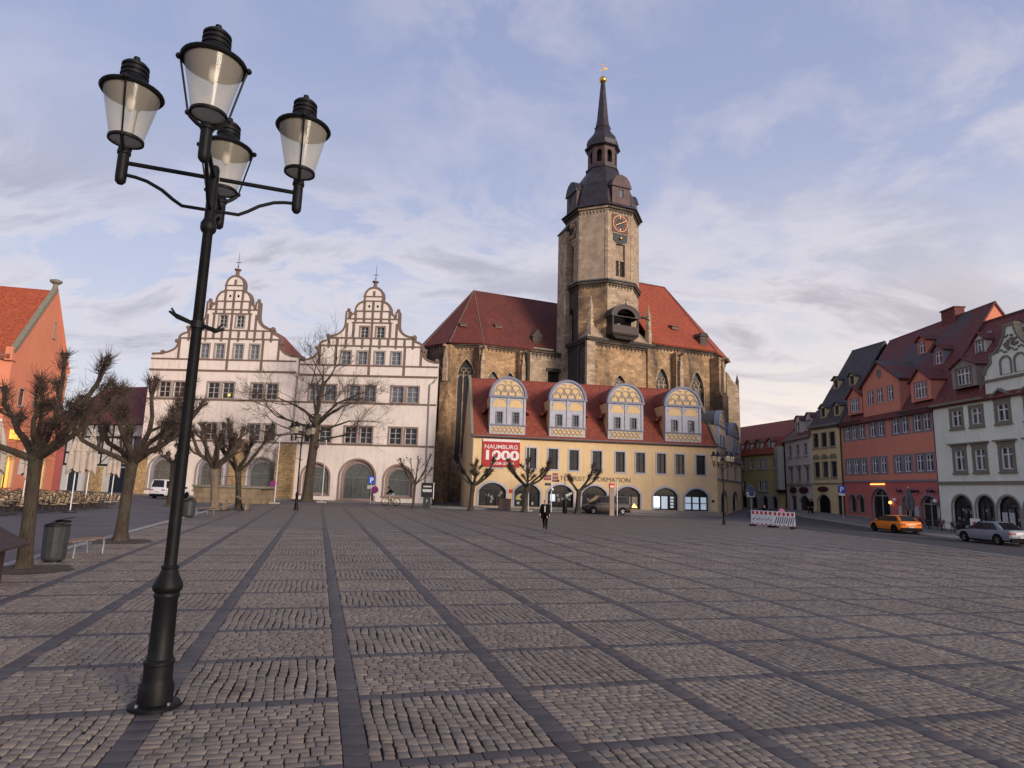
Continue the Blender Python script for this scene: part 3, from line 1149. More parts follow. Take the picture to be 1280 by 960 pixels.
far = part('cobble_panels', mb, ['far_rows', 'far_bond'], square)
far['kind'] = 'stuff'


def visible_near(a, count):
    """the stones that show largest: near and inside the picture"""
    x, y = to_world(a[:, 0], a[:, 1])
    px = x / np.maximum(y, .1)
    ok = (np.abs(px + .02) < .82) & (y > 5.35 - .12 * px)
    ordr = np.argsort(np.where(ok, y, 1e9))
    return ordr[:count]


for name, arr, inset, deep, crown, mat, var in (('cobble', st, .009, .04, .005, 'cobble', 12), ('slab', sl_, .004, .03, .003, 'slab', 6)):
    sel = visible_near(arr, 300)
    V, Fq = stone_arrays(arr, inset, .002 if name == 'slab' else .004, deep, crown)
    Vn = V[sel]
    for r in range(len(sel)):
        c = Vn[r, 8:12].mean(0)
        me = np_mesh(name, (Vn[r] - c)[None], Fq, mat)
        link(name, me, square, tuple(c))
    rest = np.delete(V, sel, 0)
    o = link(name + 's', np_mesh(name + 's', rest, Fq, mat), square)
    o['kind'] = 'stuff'

# left street edge: pale kerb line beside the trees
A = [to_world(SL - .30, t) for t in np.linspace(-3, 64, 30)]
B = [to_world(SL - .01, t) for t in np.linspace(-3, 64, 30)]
structure('kerb', strip(MB(), A, B, .012, n=60, k=1, skirt=.1), 'kerb_stone')


# ------------------------------------------------------------------ buildings
def shell(mb, w, depth, z0, z1, m=0):
    """side and back walls behind a front wall of width w"""
    mb.add([(0, 0, z0), (0, 0, z1), (0, depth, z1), (0, depth, z0)], [(0, 1, 2, 3)], m)
    mb.add([(w, 0, z0), (w, 0, z1), (w, depth, z1), (w, depth, z0)], [(3, 2, 1, 0)], m)
    mb.add([(0, depth, z0), (0, depth, z1), (w, depth, z1), (w, depth, z0)], [(0, 1, 2, 3)], m)
    return mb


def band_along(mb, pts, w, y0, y1, m=0):
    """continuous moulding of width w following a line of (x, z) points"""
    P = [Vector(p) for p in pts]
    L, Rr = [], []
    for i, p in enumerate(P):
        d = (P[min(i + 1, len(P) - 1)] - P[max(0, i - 1)])
        nn = Vector((-d.y, d.x)).normalized() * (w / 2)
        L.append(p + nn)
        Rr.append(p - nn)
    n = len(P)
    vs = [(a.x, y0, a.y) for a in L] + [(a.x, y0, a.y) for a in Rr] + [(a.x, y1, a.y) for a in L] + [(a.x, y1, a.y) for a in Rr]
    fs = []
    for i in range(n - 1):
        fs += [(i, i + 1, n + i + 1, n + i), (2 * n + i, 3 * n + i, 3 * n + i + 1, 2 * n + i + 1), (i, 2 * n + i, 2 * n + i + 1, i + 1), (n + i, n + i + 1, 3 * n + i + 1, 3 * n + i)]
    fs += [(0, n, 3 * n, 2 * n), (n - 1, 3 * n - 1, 4 * n - 1, 2 * n - 1)]
    return mb.add(vs, fs, m)


def qarc(x0, z0, x1, z1, convex, n=6):
    """quarter-ellipse from (x0,z0) to (x1,z1); convex bulges outwards and up"""
    r = []
    for k in range(n + 1):
        t = k / n * pi / 2
        if convex:
            r.append((x0 + (x1 - x0) * (1 - cos(t)), z0 + (z1 - z0) * sin(t)))
        else:
            r.append((x0 + (x1 - x0) * sin(t), z0 + (z1 - z0) * (1 - cos(t))))
    return r


# ---- the white house with two scrolled gables
P0, P1 = (-45.5, 79.6), (-9.4, 78.0)
loc, rz, wid = frame_of(P0, P1)
H1 = thing('gabled_house', 'long pinkish white house with two tall scrolled gables and brown stone trim', 'building', loc, rz)
XL, XR = -.75, 36.2


def gable_pts(cx, zb, k, hl, hr, ze):
    """right-hand side profile (distance from axis, z), from the top down, mirrored for the left"""
    z = lambda v: zb + (v - 15.67) * k
    side = []
    side += [(1.2 * sin(a), z(26.05) + (z(27.22) - z(26.05)) * cos(a)) for a in np.linspace(0, pi / 2, 8)]
    side += [(1.2, z(25.35))]
    side += qarc(1.25, z(25.35), 2.3, z(24.08), False)[1:] if False else [(1.25 + 1.05 * sin(a), z(24.08) + (z(25.3) - z(24.08)) * cos(a)) for a in np.linspace(0.05, pi / 2, 7)]
    side += [(2.32 + .62 * sin(a), z(23.05) + (z(23.75) - z(23.05)) * cos(a)) for a in np.linspace(0.1, pi / 2, 5)]
    side += [(2.97, z(23.02)), (3.02, z(24.0)), (3.42, z(24.0)), (3.45, z(22.45))]
    side += [(3.45 + 1.85 * (1 - cos(a)), z(20.75) + (z(22.4) - z(20.75)) * (1 - sin(a))) for a in np.linspace(0.05, pi / 2, 7)]
    side += [(5.55, z(20.7)), (5.62, z(20.2))]
    side += [(5.62 + 1.05 * sin(a), z(19.35) + (z(20.15) - z(19.35)) * cos(a)) for a in np.linspace(0.2, pi / 2, 6)]
    side += [(6.72, z(18.75))]
    side += [(6.75 + (hr - 6.75) * (1 - cos(a)), z(17.55) + (z(18.7) - z(17.55)) * (1 - sin(a))) for a in np.linspace(0.05, pi / 2, 7)]
    side += [(hr + .12, z(17.5)), (hr + .12, ze)]
    rgt = [(cx + d, zz) for d, zz in side]
    kx = hl / hr
    lft = [(cx - (d if d < 6.74 else 6.74 + (d - 6.74) * (hl - 6.74) / (hr - 6.74)), zz) for d, zz in side]
    return lft[::-1] + rgt[1:]


CL, CR = 9.2, 27.5
gl = gable_pts(CL, 15.92, 1.09, 9.83, 9.0, 15.9)
gr = gable_pts(CR, 15.67, 1.0, 8.75, 8.58, 15.67)
gr[0] = (gl[-1][0] + .28, 15.67)
gr[1] = (gl[-1][0] + .28, gr[1][1])
outline = [(XL, -.8), (XR, -.8)] + gr[::-1] + gl[::-1]
holes, wins = [], []
SW = dict(id='h1', sur=.2, proud=.05, surm='grey_stone', sash='grey_sash', nx=2, nz=(.36, .68), bar=.07, rec=.22, pane='pane_dark')
SWL = dict(SW, id='h1b', pane='pane_sky')
SWR = dict(SW, id='h1r', surm='jamb_stone')
for cx, st_ in ((2.35, SW), (8.68, SW), (14.3, SW), (21.75, SWR), (26.75, SWR), (32.2, SWR)):   # upper pairs
    for d in (-.95, .95):
        wins.append((cx + d, 12.42, 1.42, 1.95, dict(SWR, id='h1u', pane='pane_sky') if cx > 20 else st_))
for cx, st_ in ((3.0, SW), (8.9, SW), (14.45, SW), (21.5, SWR), (26.65, SWR), (32.25, SWR)):   # lower pairs
    for d in (-.97, .97):
        wins.append((cx + d, 7.2, 1.45, 2.0, st_))
for x in (6.05, 8.0, 10.45, 12.55):
    wins.append((x, 17.55, 1.1, 1.8, SWL))
for x in (24.4, 26.5, 28.7, 30.8):
    wins.append((x, 17.15, 1.15, 1.6, SWL))
for x, z in ((8.07, 21.68), (10.3, 21.68)):
    wins.append((x, z, .98, 1.5, SW))
for x, z in ((26.55, 20.62), (28.6, 20.62)):
    wins.append((x, z, .98, 1.36, SWR))
for x, z, w, h, s_ in wins:
    holes.append(rect(x - w / 2, x + w / 2, z, z + h))
arches = [(.65, 3.95, .95, 3.3), (6.75, 9.9, .95, 3.4), (13.0, 16.75, .3, 3.15), (20.0, 23.4, .85, 2.9), (24.75, 29.05, .3, 3.0), (30.25, 33.75, .85, 2.85)]
for x0, x1, z0, zs in arches:
    holes.append(arch(x0, x1, z0, zs))
mb = MB()
wall(mb, outline, holes, rev=.5, thick=.6)
part('wall', mb, 'cream', H1)
mb = MB()
mb.add([(XL, .6, -.8), (XL, 17, -.8), (XL, 17, 15.8), (XL, .6, 15.8)], [(0, 1, 2, 3)])
mb.add([(XR, .6, -.8), (33.0, 17, -.8), (33.0, 17, 15.6), (XR, .6, 15.6)], [(3, 2, 1, 0)])
mb.add([(XL, 17, -.8), (33.0, 17, -.8), (33.0, 17, 15.6), (XL, 17, 15.6)], [(0, 1, 2, 3)])
part('side_wall', mb, 'cream', H1)
for cx, hl, hr, zb, zt in ((CL, 9.6, 8.9, 15.7, 24.4), (CR, 8.6, 8.5, 15.5, 22.6)):
    mb = MB()
    hk = hr - (3.0 if cx > 20 else 0)
    mb.sheet([[(cx - hl, .55, zb), (cx, .55, zt), (cx, 17, zt), (cx - hl, 17, zb)], [(cx + hr, .55, zb), (cx + hk, 17, zb), (cx, 17, zt - .01), (cx, .55, zt - .01)]], .2)
    part('roof', mb, 'roof_red', H1)
    mb = MB()
    mb.add([(cx - hl, 16.9, zb), (cx + hk, 16.9, zb), (cx, 16.9, zt - .1)], [(0, 1, 2)])
    part('back_gable', mb, 'cream', H1)
for x, z, w, h, s_ in wins:
    window(H1, (x, 0, z), w, h, s_)
for (x0, x1, z0, zs) in arches:
    o = thing_part = None
    lp = arch(x0, x1, z0, zs)
    sur = part('window_arch', ring(MB(), lp, grow(lp, .22, False), -.07, .02), 'jamb_stone' if x0 > 19 else 'grey_stone', H1)
    w2 = .42
    inner = arch(x0 + w2, x1 - w2, z0 + .12, zs)
    ring(mb := MB(), inner, lp, .30, .46)
    part('splay', mb, 'jamb_stone' if x0 > 19 else 'slate_trim', sur)
    mb = MB()
    cx, rr = (x0 + x1) / 2, (x1 - x0) / 2 - w2
    ring(mb, grow(inner, -.09), inner, .33, .42)
    for k in (-1, 1):
        mb.box(cx + k * rr * .36 - .03, cx + k * rr * .36 + .03, .35, .41, z0 + .2, zs)
    mb.box(cx - rr, cx + rr, .345, .415, zs - .05, zs + .05)
    for k in range(1, 6):
        a = pi * k / 6
        mb.beam((cx + .35 * rr * cos(a), .38, zs + .35 * rr * sin(a)), (cx + rr * .97 * cos(a), .38, zs + rr * .97 * sin(a)), .035, .04)
    band_along(mb, [(cx + .36 * rr * cos(pi * k / 10), zs + .36 * rr * sin(pi * k / 10)) for k in range(11)], .07, .36, .41)
    part('sash', mb, 'arch_sash', sur)
    part('pane', MB().prism(inner, .43, .45), 'arch_pane', sur)
    if x0 > 19 or x0 < 12:
        part('sill', MB().box(x0 - .25, x1 + .25, -.16, .05, z0 - .16, z0 - .003), 'jamb_stone', sur)
B_ = 'brown_stone'
for z in (7.02, 12.2):
    bar(H1, 'string_course', XL - .02, XR + .02, z - .12, z + .08, B_, -.10, .02)
for cx, zz, kk, x0, x1 in ((CL, 15.92, 1.09, XL, 18.1), (CR, 15.67, 1.0, 18.75, XR)):
    z = lambda v: zz + (v - 15.67) * kk
    bar(H1, 'string_course', x0 - .12, x1 + .02, z(15.67) - .13, z(15.67) + .1, B_, -.12, .02)
    bar(H1, 'string_course', x0 - .05, x1, z(16.98) - .1, z(16.98) + .08, B_, -.10, .02)
    bar(H1, 'string_course', cx - 6.7, cx + 6.7, z(19.5) - .09, z(19.5) + .09, B_, -.10, .02)
    bar(H1, 'string_course', cx - 5.6, cx + 5.6, z(20.52) - .09, z(20.52) + .09, B_, -.10, .02)
    bar(H1, 'string_course', cx - 2.6, cx + 2.6, z(22.55) - .08, z(22.55) + .08, B_, -.10, .02)
    bar(H1, 'string_course', cx - 3.4, cx + 3.4, z(23.05) - .08, z(23.05) + .08, B_, -.10, .02)
    bar(H1, 'string_course', cx - 2.35, cx + 2.35, z(24.07) - .08, z(24.07) + .08, B_, -.10, .02)
    bar(H1, 'string_course', cx - 1.4, cx + 1.4, z(25.42) - .07, z(25.42) + .07, B_, -.10, .02)
    bar(H1, 'string_course', cx - 1.4, cx + 1.4, z(26.02) - .07, z(26.02) + .07, B_, -.10, .02)
    strips = []
    for d in (-1.15, 0, 1.15):
        strips.append((d, 24.15, 25.36))
    for d in (-2.2, -1.1, 0, 1.1, 2.2):
        strips += [(d, 23.13, 23.99), (d, 22.63, 22.97)]
    for d in (-3.2, -2.35, 0, 2.35, 3.2):
        strips.append((d, 20.62, 22.47))
    for d in (-5.4, -4.3, -3.2, -2.2, -1.1, 0, 1.1, 2.2, 3.2, 4.3, 5.4):
        strips.append((d, 19.6, 20.43))
    for d in (-6.5, -4.4, -.05, 4.4, 6.5):
        strips.append((d, 17.07, 19.41))
    for d in (-.05, 4.4):
        strips.append((d, 15.78, 16.88))
    strips.append((0, 26.1, 26.75))
    for d, za, zb2 in strips:
        bar(H1, 'pilaster_strip', cx + d - .14, cx + d + .14, z(za), z(zb2), B_, -.065, .02)
    for d in (-5.4, -3.2, -1.1, 1.1, 3.2, 5.4):
        part('corbel', MB().prism([(cx + d - .18, z(19.40)), (cx + d, z(19.12)), (cx + d + .18, z(19.40))], -.085, .02), B_, H1)
    for d in (-.55, .55):
        part('diamond_opening', MB().prism([(cx + d - .17, z(24.72)), (cx + d, z(24.5)), (cx + d + .17, z(24.72)), (cx + d, z(24.94))], -.012, .01), 'black_void', H1)
    fin = MB().lathe([(.34, z(27.15)), (.3, z(27.3)), (.24, z(27.45)), (.22, z(27.85)), (.42, z(28.0)), (.42, z(28.12)), (.1, z(28.2))], 12, cx, .25)
    part('finial', fin, B_, H1)
    va = MB().tube([(cx, .25, z(28.1)), (cx, .25, z(30.3))], [.05, .02], 6)
    va.box(cx - .32, cx + .32, .23, .27, z(28.95), z(29.02))
    va.ball((cx, .25, z(28.5)), .1, 8)
    part('weather_vane', va, 'dark_metal', H1)
    for sg in (-1, 1):
        part('pinnacle_ball', MB().ball((cx + sg * 3.22, .25, z(24.25)), .25, 10), B_, H1, True)
        for dd, za in ((5.55, 20.75), (6.85, 19.1), (8.55, 17.75)):
            part('volute', MB().lathe([(.01, -.02), (.26, -.02), (.26, .3), (.01, .3)], 14), B_, H1, False, (0, 0, 0))
            vo = bpy.context.scene.collection.objects[-1]
            vo.location = (cx + sg * dd, .1, z(za))
            vo.rotation_euler = (pi / 2, 0, 0)
for g_ in (gl, gr):
    mb = MB()
    band_along(mb, g_[1:-1], .24, -.09, .66)
    part('coping', mb, B_, H1)
for x0, x1, zt in ((-.5, .35, 6.0), (11.15, 12.9, 6.6), (16.9, 19.05, 6.2)):
    mb = MB()
    mb.prism([(x0, -.8), (x1, -.8), (x1, zt), (x0, zt)], -.85, -.003)
    mb.add([(x0, -.85, zt), (x1, -.85, zt), (x1, -.002, zt + .75), (x0, -.002, zt + .75)], [(0, 1, 2, 3)])
    mb.add([(x0, -.85, zt), (x0, -.002, zt), (x0, -.002, zt + .75)], [(0, 1, 2)])
    mb.add([(x1, -.85, zt), (x1, -.002, zt), (x1, -.002, zt + .75)], [(0, 2, 1)])
    part('buttress', mb, 'quarry_stone', H1)
part('downpipe', MB().tube([(36.0, -.1, 15.4), (35.85, -.3, 15.0), (35.3, -.12, 14.7), (35.35, -.12, .1)], .075, 8), 'grey_stone', H1, True)
part('downpipe', MB().tube([(18.45, -.12, 15.6), (18.45, -.12, 7.3)], .075, 8), 'grey_stone', H1, True)
part('lit_lamp', MB().ball((9.75, .16, 12.85), .2, 8), 'warm_window', H1)

# ---- tourist office with four round-headed dormers
P0, P1 = (-4.36, 71.25), (24.74, 76.0)
loc, rz, wid = frame_of(P0, P1)
H2 = thing('tourist_office', 'long ochre house with red tiled roof and four round-topped blue-grey dormers', 'building', loc, rz)
WT = 29.5
TW = dict(id='t', sur=.16, proud=.05, surm='blue_trim', sash='dark_sash', nx=2, nz=(.5,), bar=.06, rec=.2, pane='pane_dark', sill=False)
tw = [(3.05, 4.55, 1.1, 2.2), (6.92, 4.55, 1.1, 2.3), (9.44, 4.55, 1.1, 2.3), (11.9, 4.5, 1.1, 2.3), (14.66, 4.5, 1.1, 2.3), (17.45, 4.5, 1.1, 2.3), (19.92, 4.5, 1.1, 2.3), (22.5, 4.5, 1.1, 2.3), (24.82, 4.48, 1.1, 2.3), (27.46, 4.48, 1.15, 2.3)]
ta = [(1.05, 4.1), (5.05, 8.0), (8.9, 11.9), (12.9, 15.85), (16.9, 19.9), (21.5, 24.5), (25.4, 28.35)]
holes = [rect(x - w / 2, x + w / 2, z, z + h) for x, z, w, h in tw] + [arch(a, b, .28, 1.95, 2.82, 'seg', 10) for a, b in ta]
mb = MB()
wall(mb, rect(0, WT, -.9, 8.15), holes, rev=.45)
shell(mb, WT, 11.0, -.9, 8.15)
mb.add([(0, 0, 8.15), (0, 5.5, 15.4), (0, 11, 8.15)], [(0, 1, 2)])
mb.add([(WT, 0, 8.15), (WT, 5.5, 15.4), (WT, 11, 8.15)], [(0, 2, 1)])
part('wall', mb, 'ochre', H2)
part('roof', gable_roof(MB(), -.05, WT + .05, 0, 11, 8.28, 15.55, .3), 'roof_red', H2)
for x in (-.12, WT - .2):
    mb = MB()
    for (ya, za, yb, zb) in ((-.25, 8.0, 5.5, 15.62), (11.25, 8.0, 5.5, 15.62)):
        mb.beam((x + .16, ya, za + .12), (x + .16, yb, zb + .12), .32, .3)
    part('verge_coping', mb, 'olive_stone', H2)
part('gutter', MB().box(-.1, WT + .1, -.46, -.3, 7.86, 8.0), 'dark_metal', H2)
part('eaves_board', MB().box(0, WT, -.28, -.002, 7.9, 8.05), 'slate_trim', H2)
part('downpipe', MB().tube([(.15, -.36, 7.9), (.15, -.14, 7.5), (.15, -.12, .1)], .06, 8), 'grey_stone', H2, True)
part('plinth', MB().box(-.05, WT + .05, -.07, -.003, -.9, .24), 'grey_stone', H2)
for x, z, w, h in tw:
    window(H2, (x, 0, z), w, h, TW)
for k, (a, b) in enumerate(ta):
    lp = arch(a, b, .28, 1.95, 2.82, 'seg', 10)
    o = part('shop_window', ring(MB(), lp, grow(lp, .22, False), -.05, .02), 'blue_trim', H2)
    mb = MB()
    ring(mb, grow(lp, -.08), lp, .2, .3)
    for t in (.33, .67):
        x = a + (b - a) * t
        mb.box(x - .045, x + .045, .2, .29, .3, 2.0)
    mb.box(a + .04, b - .04, .195, .295, 1.93, 2.03)
    if k == 6:
        mb.box(a + .04, b - .04, .205, .285, 1.1, 1.18)
    part('frame', mb, 'dark_sash', o)
    part('pane', MB().prism(grow(lp, -.02), .31, .33), 'shop_glass', o)
    sh = MB()
    rs = random.Random(k)
    if k in (5, 6):
        for q, (x0, x1) in enumerate(((a + .12, a + .88), (a + 1.1, a + 1.85), (a + 2.1, a + 2.8))):
            if k == 5 and q == 2:
                for r in range(4):
                    part('poster', MB().box(x0 + .1, x1 - .2, .296, .305, .55 + .35 * r, .78 + .35 * r), 'poster_lit', o)
            else:
                part('poster', MB().box(x0, x1, .297, .306, .42, 1.86), 'poster_lit', o)
        if k == 5:
            part('bright_screen', MB().box(a + .1, a + .9, .285, .296, .62, 1.8), 'poster_bright', o)
    elif k == 4:
        part('lit_display', MB().box(a + 1.75, a + 2.75, .297, .306, .45, 1.7), 'grey_stone', o)
        part('lit_display', MB().prism([(a + 2.0, .45), (a + 2.75, .45), (a + 2.35, .95)], .286, .295), 'lamp_glow', o)
    else:
        n = 0
        for q in range(7):
            x0 = a + .15 + rs.random() * 2.5
            z0 = .5 + rs.random() * 1.1
            part('display_card', MB().box(x0, x0 + .14 + .16 * rs.random(), .297 + .0015 * q, .306 + .0015 * q, z0, z0 + .16 + .2 * rs.random()), 'slate_trim' if k != 1 else 'grey_wall', o)
        if k == 1:
            part('yellow_poster', MB().box(a + .3, a + .72, .28, .296, 1.0, 1.5), 'bike_yellow', o)
        if k == 2:
            part('blue_poster', MB().box(a + .35, a + .95, .28, .296, .95, 1.75), 'poster_lit', o)


def round_dormer(parent, x0, x1, zb, zs, zt, y=0.0, rz=0.0, org=None, wmat='roof_red', deep=5.0):
    """flush dormer with traceried round pediment, two arched panels with windows, traceried apron"""
    w = x1 - x0
    c = (x0 + x1) / 2
    hw = w / 2
    lp = arch(-hw, hw, zb, zs, zt, 'round', 18)
    wins_ = [(-hw * .46, zb + 1.28, .62, 1.22), (hw * .46, zb + 1.28, .62, 1.22)]
    mb = MB()
    wall(mb, lp, [rect(a - ww / 2, a + ww / 2, b, b + hh) for a, b, ww, hh in wins_], rev=.25, thick=.35)
    d = part('dormer', mb, 'blue_trim', parent, False, org or (c, y - .06, 0), rz)
    mb = MB()
    band_along(mb, lp[2:], .26, -.14, .5)
    part('arch_moulding', mb, 'blue_trim_dark', d)
    part('cornice', MB().box(-hw - .16, hw + .16, -.2, .02, zs - .14, zs + .08), 'blue_trim_dark', d)
    part('cornice', MB().box(-hw - .1, hw + .1, -.16, .02, zb + .98, zb + 1.12), 'blue_trim_dark', d)
    ped = arch(-hw + .34, hw - .34, zs + .16, zs + .2, zt - .3, 'round', 14)
    part('pediment_panel', MB().prism(ped, -.03, -.004), 'ochre_panel', d)
    mb = MB()
    h_ = zt - zs - .45
    for k in range(4):                                           # interlaced tracery ribs
        xc = -hw * .62 + k * hw * .413
        band_along(mb, [(xc + hw * .206 * cos(a), zs + .14 + h_ * .40 * sin(a)) for a in np.linspace(0.05, pi - .05, 9)], .13, -.085, -.028)
    for k in range(3):
        xc = -hw * .413 + k * hw * .413
        band_along(mb, [(xc + hw * .26 * cos(a), zs + .14 + h_ * .36 + h_ * .34 * sin(a)) for a in np.linspace(-.5, pi + .5, 13)], .12, -.078, -.026)
    for s_ in (-1, 1):
        band_along(mb, [(s_ * hw * .2, zs + h_ * .8), (s_ * hw * .1, zs + h_ * .98), (s_ * hw * .3, zs + h_ * 1.0)], .1, -.07, -.024)
    part('tracery', mb, 'grey_stone', d)
    for a, b, ww, hh in wins_:
        lun = arch(a - hw * .37, a + hw * .37, zs - 1.22, zs - .75, zs - .26, 'round', 12)
        part('arched_panel', MB().prism(lun, -.02, -.003), 'ochre_panel', d)
        mb = MB()
        band_along(mb, lun[2:], .1, -.07, -.002)
        part('panel_arch', mb, 'blue_trim', d)
        window(d, (a, 0, b), ww, hh, dict(id='td', sur=.12, proud=.07, surm='slate_trim', sash='dark_sash', nx=2, nz=(.33, .66), bar=.06, rec=.12, pane='pane_sky', joined=True))
    for xp in (-hw + .13, 0, hw - .13):
        part('pilaster', MB().box(xp - .12, xp + .12, -.1, -.002, zb + 1.13, zs - .15), 'blue_trim', d)
    part('apron', MB().box(-hw + .28, hw - .28, -.03, -.003, zb + .14, zb + .9), 'ochre_panel', d)
    mb = MB()
    n = 7
    for k in range(n):
        xa = -hw + .36 + (w - .72) * k / n
        xb = -hw + .36 + (w - .72) * (k + 1) / n
        band_along(mb, [(xa, zb + .2), ((xa + xb) / 2, zb + .62), (xb, zb + .84)], .1, -.08, -.026)
        band_along(mb, [(xa, zb + .84), ((xa + xb) / 2, zb + .42), (xb, zb + .2)], .1, -.078, -.024)
    part('apron_tracery', mb, 'grey_stone', d)
    mb = MB()
    top = lp[2:]
    nn = len(top)
    mb.add([(a, .3, b + .1) for a, b in top] + [(a, deep, b + .1) for a, b in top], [(i, i + 1, nn + i + 1, nn + i) for i in range(nn - 1)])
    part('barrel_roof', mb, wmat, d, True)
    for xs in (-hw, hw):
        part('cheek', MB().add([(xs, .3, zb - .3), (xs, .3, zs), (xs, deep, zs), (xs, deep, zb - .3)], [(0, 1, 2, 3)]), 'ochre_panel', d)
    for s_ in (-1, 1):
        mb = MB().sheet([[(s_ * hw, .9, zs - 1.15), (s_ * (hw + .75), .9, zs - 1.75), (s_ * (hw + .75), 3.2, zs - 1.75), (s_ * hw, 3.2, zs - 1.15)]], .12)
        part('side_eave', mb, wmat, d)
    return d


for x0, x1 in ((1.95, 6.1), (8.9, 13.2), (15.93, 20.25), (23.0, 27.55)):
    round_dormer(H2, x0, x1, 8.3, 12.62, 14.85)
# banner and writing
BN = tag(link('banner', MB().box(0, 4.25, -.04, 0, 4.62, 7.42).mesh('banner', 'banner_red')), 'red anniversary banner with white lettering hung on the ochre facade', 'banner')
BN.location = (P0[0] + 1.28 * cos(rz) + .12 * sin(rz), P0[1] + 1.28 * sin(rz) - .12 * cos(rz), 0)
BN.rotation_euler = (0, 0, rz)
part('top_strip', MB().box(0, 4.25, -.05, 0, 7.424, 7.7), 'banner_white', BN)
lettering(BN, 'NAUMBURG', (2.1, -.055, 6.62), .66, 'banner_white', 3.75, .006)
lettering(BN, '1000', (2.1, -.055, 5.42), 1.42, 'banner_white', 3.8, .055)
lettering(BN, '1028-2028', (2.25, -.055, 4.85), .42, 'banner_white', 2.6, .008)
mb = MB()
mb.beam((1.25, -.07, 5.6), (1.75, -.07, 6.2), .07, .02)
mb.box(1.2, 1.42, -.075, -.06, 5.92, 6.0)
part('cross_mark', mb, 'banner_red', BN)
lettering(H2, 'TOURIST INFORMATION', (14.5, -.03, 3.33), .74, 'letter_brown', 8.4, -.004, depth=.025)
part('red_plate', MB().box(4.45, 4.85, -.05, -.003, 1.75, 2.15), 'sign_red', H2)
part('notice_plate', MB().box(28.75, 29.1, -.04, -.003, 1.3, 1.6), 'dark_metal', H2)

# ---- wing round the corner
P0, P1 = (24.74, 76.0), (33.8, 93.0)
loc, rz, wid = frame_of(P0, P1)
loc = (loc[0] + .03, loc[1] + .02, 0)
H3 = thing('corner_wing', 'narrow ochre side wing with two grey-blue dormers turning into the side street', 'building', loc, rz)
wv = [(3.2, 4.2, 1.5, 1.75), (7.6, 4.2, 1.6, 1.75), (14.1, 4.2, 1.8, 1.85)]
wa = [(2.4, 6.4, .1, 1.6), (11.0, 14.9, .1, 1.5)]
holes = [rect(x - w / 2, x + w / 2, z, z + h) for x, z, w, h in wv] + [arch(a, b, c, d, d + 1.05) for a, b, c, d in wa]
mb = MB()
wall(mb, rect(0, 19.2, -.9, 7.05), holes, rev=.4)
shell(mb, 19.2, 7.5, -.9, 7.05)
part('wall', mb, 'ochre', H3)
mb = MB()
mb.sheet([[(-.2, -.3, 6.9), (19.4, -.3, 6.9), (15.5, 4.0, 12.2), (4.0, 4.0, 12.2)], [(19.4, -.3, 6.9), (19.4, 7.7, 6.9), (15.5, 4.0, 12.2)], [(-.2, 7.7, 6.9), (-.2, -.3, 6.9), (4.0, 4.0, 12.2)], [(19.4, 7.7, 6.9), (-.2, 7.7, 6.9), (4.0, 4.0, 12.2), (15.5, 4.0, 12.2)]], .15)
part('roof', mb, 'roof_red', H3)
for x, z, w, h in wv:
    window(H3, (x, 0, z), w, h, dict(TW, id='w'))
for a, b, c, d in wa:
    lp = arch(a, b, c, d, d + 1.05)
    o = part('doorway', ring(MB(), lp, grow(lp, .25, False), -.05, .02), 'slate_trim', H3)
    part('door', MB().prism(lp, .3, .36), 'black_void', o)
bar(H3, 'string_course', -.05, 19.25, 3.98, 4.16, 'slate_trim', -.12, .02)
bar(H3, 'eaves_cornice', -.05, 19.25, 6.6, 6.86, 'blue_trim_dark', -.34, .02)
round_dormer(H3, 1.2, 5.9, 7.0, 10.7, 12.6, wmat='lead', deep=3.6)
round_dormer(H3, 11.2, 17.0, 7.0, 10.3, 12.1, wmat='lead', deep=3.6)
for k in range(9):
    x = 6.4 + k * .55
    part('baluster', MB().box(x - .05, x + .05, -.3, -.2, 6.862, 7.748), 'blue_trim', H3)
part('balustrade_rail', MB().box(6.1, 11.1, -.32, -.18, 7.75, 7.9), 'blue_trim', H3)


# ---- the church
CA = radians(23)
CC = (13.77, 96.5)
CH = thing('town_church', 'tall gothic stone church with clock tower, domed spire and steep red roofs', 'church', (CC[0], CC[1], 0), CA)


def edge_frame(a, b):
    return (a[0], a[1], 0), atan2(b[1] - a[1], b[0] - a[0]), hypot(b[0] - a[0], b[1] - a[1])


def tracery_window(parent, x, z0, w, zs, zt, lights=3, loc=(0, 0, 0), rz=0, rec=.45, sur='church_light'):
    lp = arch(x - w / 2, x + w / 2, z0, zs, zt, 'point', 8)
    o = part('window', ring(MB(), lp, grow(lp, .16, False), -.05, .02), sur, parent, False, loc, rz)
    part('pane', MB().prism(lp, rec, rec + .03), 'church_pane', o)
    mb = MB()
    for k in range(1, lights):
        xx = x - w / 2 + w * k / lights
        mb.box(xx - .07, xx + .07, rec - .14, rec - .01, z0, zs + (zt - zs) * .35)
    lw = w / lights
    for k in range(lights):
        xc = x - w / 2 + lw * (k + .5)
        band_along(mb, [(xc + lw / 2 * cos(a), zs - .1 + lw * .7 * sin(a)) for a in np.linspace(0.05, pi - .05, 9)], .11, rec - .13, rec - .005)
    for k in range(lights - 1):
        xc = x - w / 2 + lw * (k + 1)
        rr = min(lw * .42, (zt - zs) * .2)
        band_along(mb, [(xc + rr * cos(a), zs + (zt - zs) * .42 + rr * sin(a)) for a in np.linspace(0, 2 * pi, 13)], .09, rec - .12, rec - .004)
    part('tracery', mb, sur, o)
    return lp


